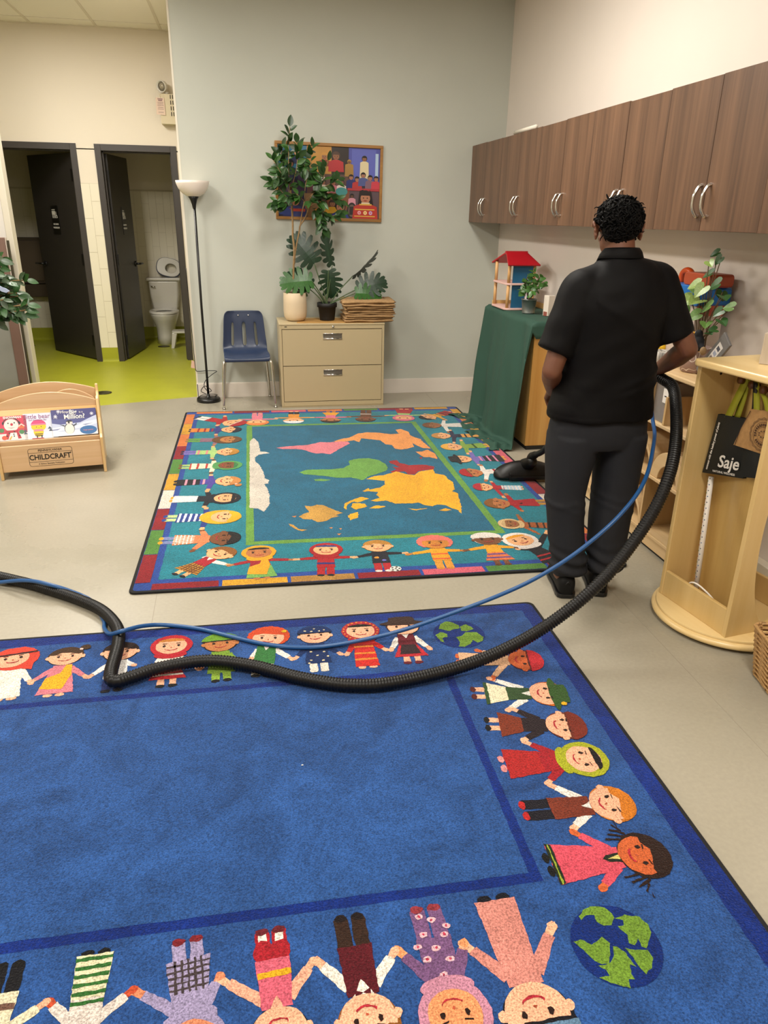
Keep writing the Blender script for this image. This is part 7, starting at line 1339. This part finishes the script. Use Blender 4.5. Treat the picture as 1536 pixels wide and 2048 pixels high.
A_ += [('#101014', arc), ('#b01c34', ell(.078, .103, .008, .009, 14)), ('#101014', ell(.058, .112, .004, .005, 8)), ('#101014', ell(.094, .113, .004, .005, 8)), ('#7c2a34', [(.05, .086), (.075, .078), (.10, .086), (.075, .081)]), ('#dcd8d4', ell(.085, .035, .036, .034, 20)), ('#a81c2c', [(.04, .066), (.11, .066), (.115, .05), (.036, .05)]), ('#a81c2c', [(.05, .06), (.066, .05), (.05, .008), (.03, .012)]), ('#a81c2c', [(.10, .06), (.116, .05), (.128, .012), (.108, .01)]), ('#141418', ell(.085, .040, .004, .005, 8)), ('#141418', ell(.086, .028, .004, .005, 8)), ('#3a7a44', ell(.018, .068, .014, .014, 14)), ('#3a7a44', ell(.132, .052, .015, .014, 14)), ('#c8642c', [(.118, .09), (.148, .09), (.150, .074), (.116, .074)]), ('#e0c8b8', [(.112, .088), (.134, .106), (.156, .088), (.148, .086), (.134, .098), (.12, .086)]), ('#c84a2c', ell(.03, .02, .016, .014, 12)), ('#d8a02c', [(.055, .01), (.07, .03), (.075, .026), (.062, .004)])]
for cx, cy in ((.06, .048), (.09, .055), (.045, .03), (.118, .03)): A_.append(('#2c1416', [(cx - .004, cy - .004), (cx + .004, cy - .004), (cx + .004, cy + .004), (cx - .004, cy + .004)]))
o = book('b', 'red picture book with a smiling snowman in a checked scarf, leftmost of the three books', -.632 + .02, w, h, .0705, .236, .012, A_, '#a02038')
text_mesh('title', 'SNOWMAN', .020, Wt, o, Matrix.Translation((.085, .147, .0020)), .0002, bold=.0006)

# ------------------------------------------------------------------ left edge: partition, divider, leaves
MW = mat('partition_white', '#d8d4cc', .6)
struct(MB().box((-3.6, 6.90, 0), (-1.862, 7.0, CEIL)).build('wall_partition', MW)); struct(MB().box((-1.90, 6.894, 0), (-1.848, 7.006, CEIL)).build('trim_4', mat('partition_end_trim', '#d6d0be', .45), bevel=.004))
t = thing('room_divider', 'grey room divider panel with a brown wooden frame post at the left edge', 'room divider', (-1.93, 6.72, 0))
Mpost = wood('brown_post', '#6d5348', '#80655a', 'z', .5, .45, .1, .8)
MB().box((-.01, -.02, 0), (.066, .02, 1.392)).build('post', Mpost, t, bevel=.004); MB().box((.068, -.016, 0), (.074, .016, 1.392)).build('edge_strip', mat('pale_edge', '#c8bcae', .5), t); MB().box((-1.2, -.02, 1.33), (-.01, .02, 1.392)).build('top_rail', Mpost, t, bevel=.004)
MB().box((-1.2, -.012, .0), (-.01, .012, 1.33)).build('panel', mat('grey_panel_fabric', '#8f9089', .7, noise_amt=.04, noise_scale=8), t)
MB().box((.078, -.01, 0), (.09, .015, 1.37)).build('metal_edge', mat('dark_metal_edge', '#5c584a', .25, .8), t)
t = thing('leafy_plant', 'bushy artificial leaves reaching into the picture at the left edge', 'potted plant', (-2.21, 6.05, 0))
MB().lathe([(.0005, 0), (.13, 0), (.16, .05), (.17, .55), (.16, .55), (.15, .5), (.0005, .5)], 32).build('pot', mat('grey_planter', '#6f6c66', .6), t, True)
rd = random.Random(14); st_ = MB(); BR = []
for k in range(26):
    tx, ty, tz = .40 + rd.uniform(0, .24), rd.uniform(-.16, .16), rd.uniform(.86, 1.29) 
    BR.append([(rd.uniform(-.04, .04), rd.uniform(-.04, .04), .5), (tx * .45, ty * .4, .62 + (tz - .6) * .5), (tx * .75, ty * .8, tz - .03), (tx, ty, tz)])
    st_.tube(spline(BR[-1], 5), .005, 6)
st_.build('stems', M_bark, t, True)
GL = [leaf_mesh('broad_leaf', leaf_mat('broad_leaf_green', '#1f3f1c', '#38602c'), 1, .52, .1, .18), leaf_mesh('broad_leaf', leaf_mat('broad_leaf_grey_green', '#33462f', '#4c6144'), 1, .5, .1, .1)]
for b_ in BR: branch_leaves(t, b_, 11, .092, rd, GL, .45)
MB().prism(wavy_poly([(.40, 1.12), (.50, 1.10), (.56, 1.06), (.54, 1.05), (.47, 1.08), (.38, 1.09)], .004, 2), -.215, -.205, 'xz').build('ribbon', mat('pale_blue_ribbon', '#9aa6c0', .5), t)

# ------------------------------------------------------------------ washroom things
M_por = mat('white_porcelain', '#d3cfc4', .15)
t = thing('toilet', 'white toilet seen through the right washroom door', 'toilet', (-1.035, 10.55, 0))
def ov(cx, cy, z, rx, ry, n=28): return [(cx + rx * math.cos(2 * PI * k / n), cy + ry * math.sin(2 * PI * k / n) * (1.12 if math.sin(2 * PI * k / n) < 0 else .9), z) for k in range(n)]
MB().loft([ov(0, -.33, 0, .125, .20), ov(0, -.33, .10, .115, .19), ov(0, -.34, .20, .12, .20), ov(0, -.36, .30, .155, .23), ov(0, -.38, .37, .178, .25), ov(0, -.38, .395, .180, .252)]).build('bowl', M_por, t, True)
n = 40; sv, sf = [], []
for k in range(n):
    a = 2 * PI * k / n; c, s = math.cos(a), math.sin(a) * (1.12 if math.sin(a) < 0 else .9)
    for r, z in ((1, .397), (1.0, .415), (.93, .425), (.68, .42), (.62, .40)): sv.append((.187 * r * c, -.38 + .258 * r * s, z))
for k in range(n):
    for j in range(4): a = k * 5 + j; b_ = ((k + 1) % n) * 5 + j; sf.append((a, b_, b_ + 1, a + 1))
MB().add(sv, sf).build('seat', M_por, t, True); MB().lathe([(.0005, .355), (.10, .36), (.12, .396)], 24, (0, -.39, 0)).build('bowl_water_shade', mat('bowl_shadow', '#6e6a60', .2), t)  # grey disc in the bowl mouth; the hollow's shade is put into its colour
tk = [(-.185, -.20), (.185, -.20), (.20, -.03), (-.20, -.03)]
MB().loft([[(x * .80, y * .92 - .01, .40) for x, y in tk], [(x * .95, y, .58) for x, y in tk], [(x, y, .77) for x, y in tk]]).build('tank', M_por, t, bevel=.02, seg=3); MB().box((-.212, -.222, .77), (.212, -.02, .805)).build('tank_lid', M_por, t, bevel=.010, seg=3)
MB().tube([(-.15, -.205, .70), (-.15, -.225, .70), (-.10, -.232, .695)], .011, 10).build('flush_lever', M_chrome, t, True); MB().box((-.13, -.2, .25), (.13, -.02, .41)).build('pedestal_back', M_por, t, bevel=.02)
t = thing('potty_seat', 'white and blue child potty seat leaning on the toilet tank', 'potty seat', (-.985, 10.46, .806)); t.rotation_euler = (math.radians(-14), math.radians(12), 0)
outl = [(.150 * math.copysign(abs(math.cos(a)) ** .75, math.cos(a)), .125 + .115 * math.copysign(abs(math.sin(a)) ** .8, math.sin(a))) for a in [2 * PI * k / 40 for k in range(40)]]; inl = [(.03 + .070 * math.cos(a), .115 + .060 * math.sin(a)) for a in [2 * PI * k / 40 for k in range(40)]]
def holed(name, m, d0, d1, o_, i_):
    n = 40; vs = [(x, d, z) for d in (d0, d1) for x, z in o_] + [(x, d, z) for d in (d0, d1) for x, z in i_]; fs = []
    for k in range(n): j = (k + 1) % n; fs += [(k, j, n + j, n + k), (2 * n + k, 3 * n + k, 3 * n + j, 2 * n + j), (k, 2 * n + k, 2 * n + j, j), (n + k, n + j, 3 * n + j, 3 * n + k)]
    return MB().add(vs, fs).build(name, m, t, bevel=.006)
holed('seat_ring', M_por, -.03, -.004, outl, inl); holed('blue_rim', mat('potty_blue', '#1f3560', .4), -.004, .010, [(x * 1.06, .125 + (z - .125) * 1.06) for x, z in outl], inl)
t = thing('step_stool', 'small white plastic step stool beside the toilet', 'stool', (-.80, 9.82, 0))
MB().prism(rrect(.25, .20, .04), .185, .21, 'xy').build('top', M_por, t, bevel=.006)
for sx in (-1, 1): 
    for sy in (-1, 1): MB().loft([[(sx * .125 + a, sy * .095 + b_, 0) for a, b_ in ((-.018, -.018), (.018, -.018), (.018, .018), (-.018, .018))], [(sx * .09 + a, sy * .068 + b_, .19) for a, b_ in ((-.03, -.028), (.03, -.028), (.03, .028), (-.03, .028))]]).build('leg', M_por, t, bevel=.005)
t = thing('changing_station', 'brown fold-down changing station on the left washroom wall', 'changing table', (-2.75, 10.55, .56))
Mcs = mat('brown_laminate_dark', '#4c4030', .5); MB().box((-.30, -.10, 0), (.30, 0, .72)).build('body', Mcs, t, bevel=.01); MB().box((-.27, -.112, .20), (.25, -.10, .68)).build('front_panel', mat('brown_laminate', '#5a4c3a', .5), t, bevel=.006); MB().box((-.27, -.115, .165), (.25, -.10, .172)).build('slot', M_black, t)

# emergency light over the right washroom door
t = thing('emergency_light', 'cream emergency light box with one round lamp head and an inspection tag', 'emergency light', (-.62, YD, 2.44))
Mem = mat('cream_steel_box', '#cfc2a2', .5); MB().box((-.125, -.115, 0), (.11, 0, .275)).build('box', Mem, t, bevel=.004)
for r in range(4):
    for c in range(6): MB().box((-.02 + .022 * c, -.1165, .075 + .052 * r), (-.012 + .022 * c, -.1145, .112 + .052 * r)).build('vent_slot', M_gap, t)
MB().tube([(-.055, -.06, .275), (-.055, -.065, .30)], .022, 16).build('swivel', M_por, t, True)
hdm = Matrix.Translation((-.085, -.085, .345)) @ Matrix.Rotation(math.radians(-32), 4, 'Z') @ Matrix.Rotation(math.radians(100), 4, 'X')
MB().lathe([(.0005, -.045), (.03, -.043), (.045, -.02), (.055, .02), (.055, .03), (.048, .03), (.044, .018), (.0005, .012)], 28, M=hdm).build('lamp_head', M_por, t, True); MB().lathe([(.0005, .018), (.043, .019), (.0005, .026)], 24, M=hdm).build('lens', mat('lamp_lens', '#a89f8c', .15, .3), t, True)
tg = MB().prism([(-.165, .085), (-.075, .08), (-.078, .235), (-.160, .238)], -.124, -.1225, 'xz').build('inspection_tag', mat('tag_card', '#dcc3b0', .7), t)
for z, w_, c in ((.225, .05, '#5c2a48'), (.212, .04, '#5c2a48'), (.195, .06, '#b09a90'), (.182, .055, '#b09a90'), (.168, .06, '#b09a90'), (.15, .05, '#b09a90'), (.135, .06, '#b09a90'), (.105, .05, '#b09a90')): MB().box((-.118 - w_ / 2, -.1255, z - .003), (-.118 + w_ / 2, -.124, z + .003)).build('tag_print', mat('tag_ink', c, .8), tg)
MB().tube(spline([(-.12, -.123, .235), (-.115, -.12, .27), (-.07, -.07, .29)], 5), .0012, 6).build('tag_string', M_white, t)
# card hanging low on the wall corner
o = MB().prism([(-.022, -.03), (.022, -.04), (.026, .02), (-.010, .04)], -.001, .001, 'xz').build('paper_tag', mat('pink_paper', '#d9b5a2', .7), None, loc=(-.482, YB + .118, .30)); o.location = (-.50, YB + .06, .300); tag(o, 'small pink paper tag stuck at the foot of the sage wall edge', 'tag')
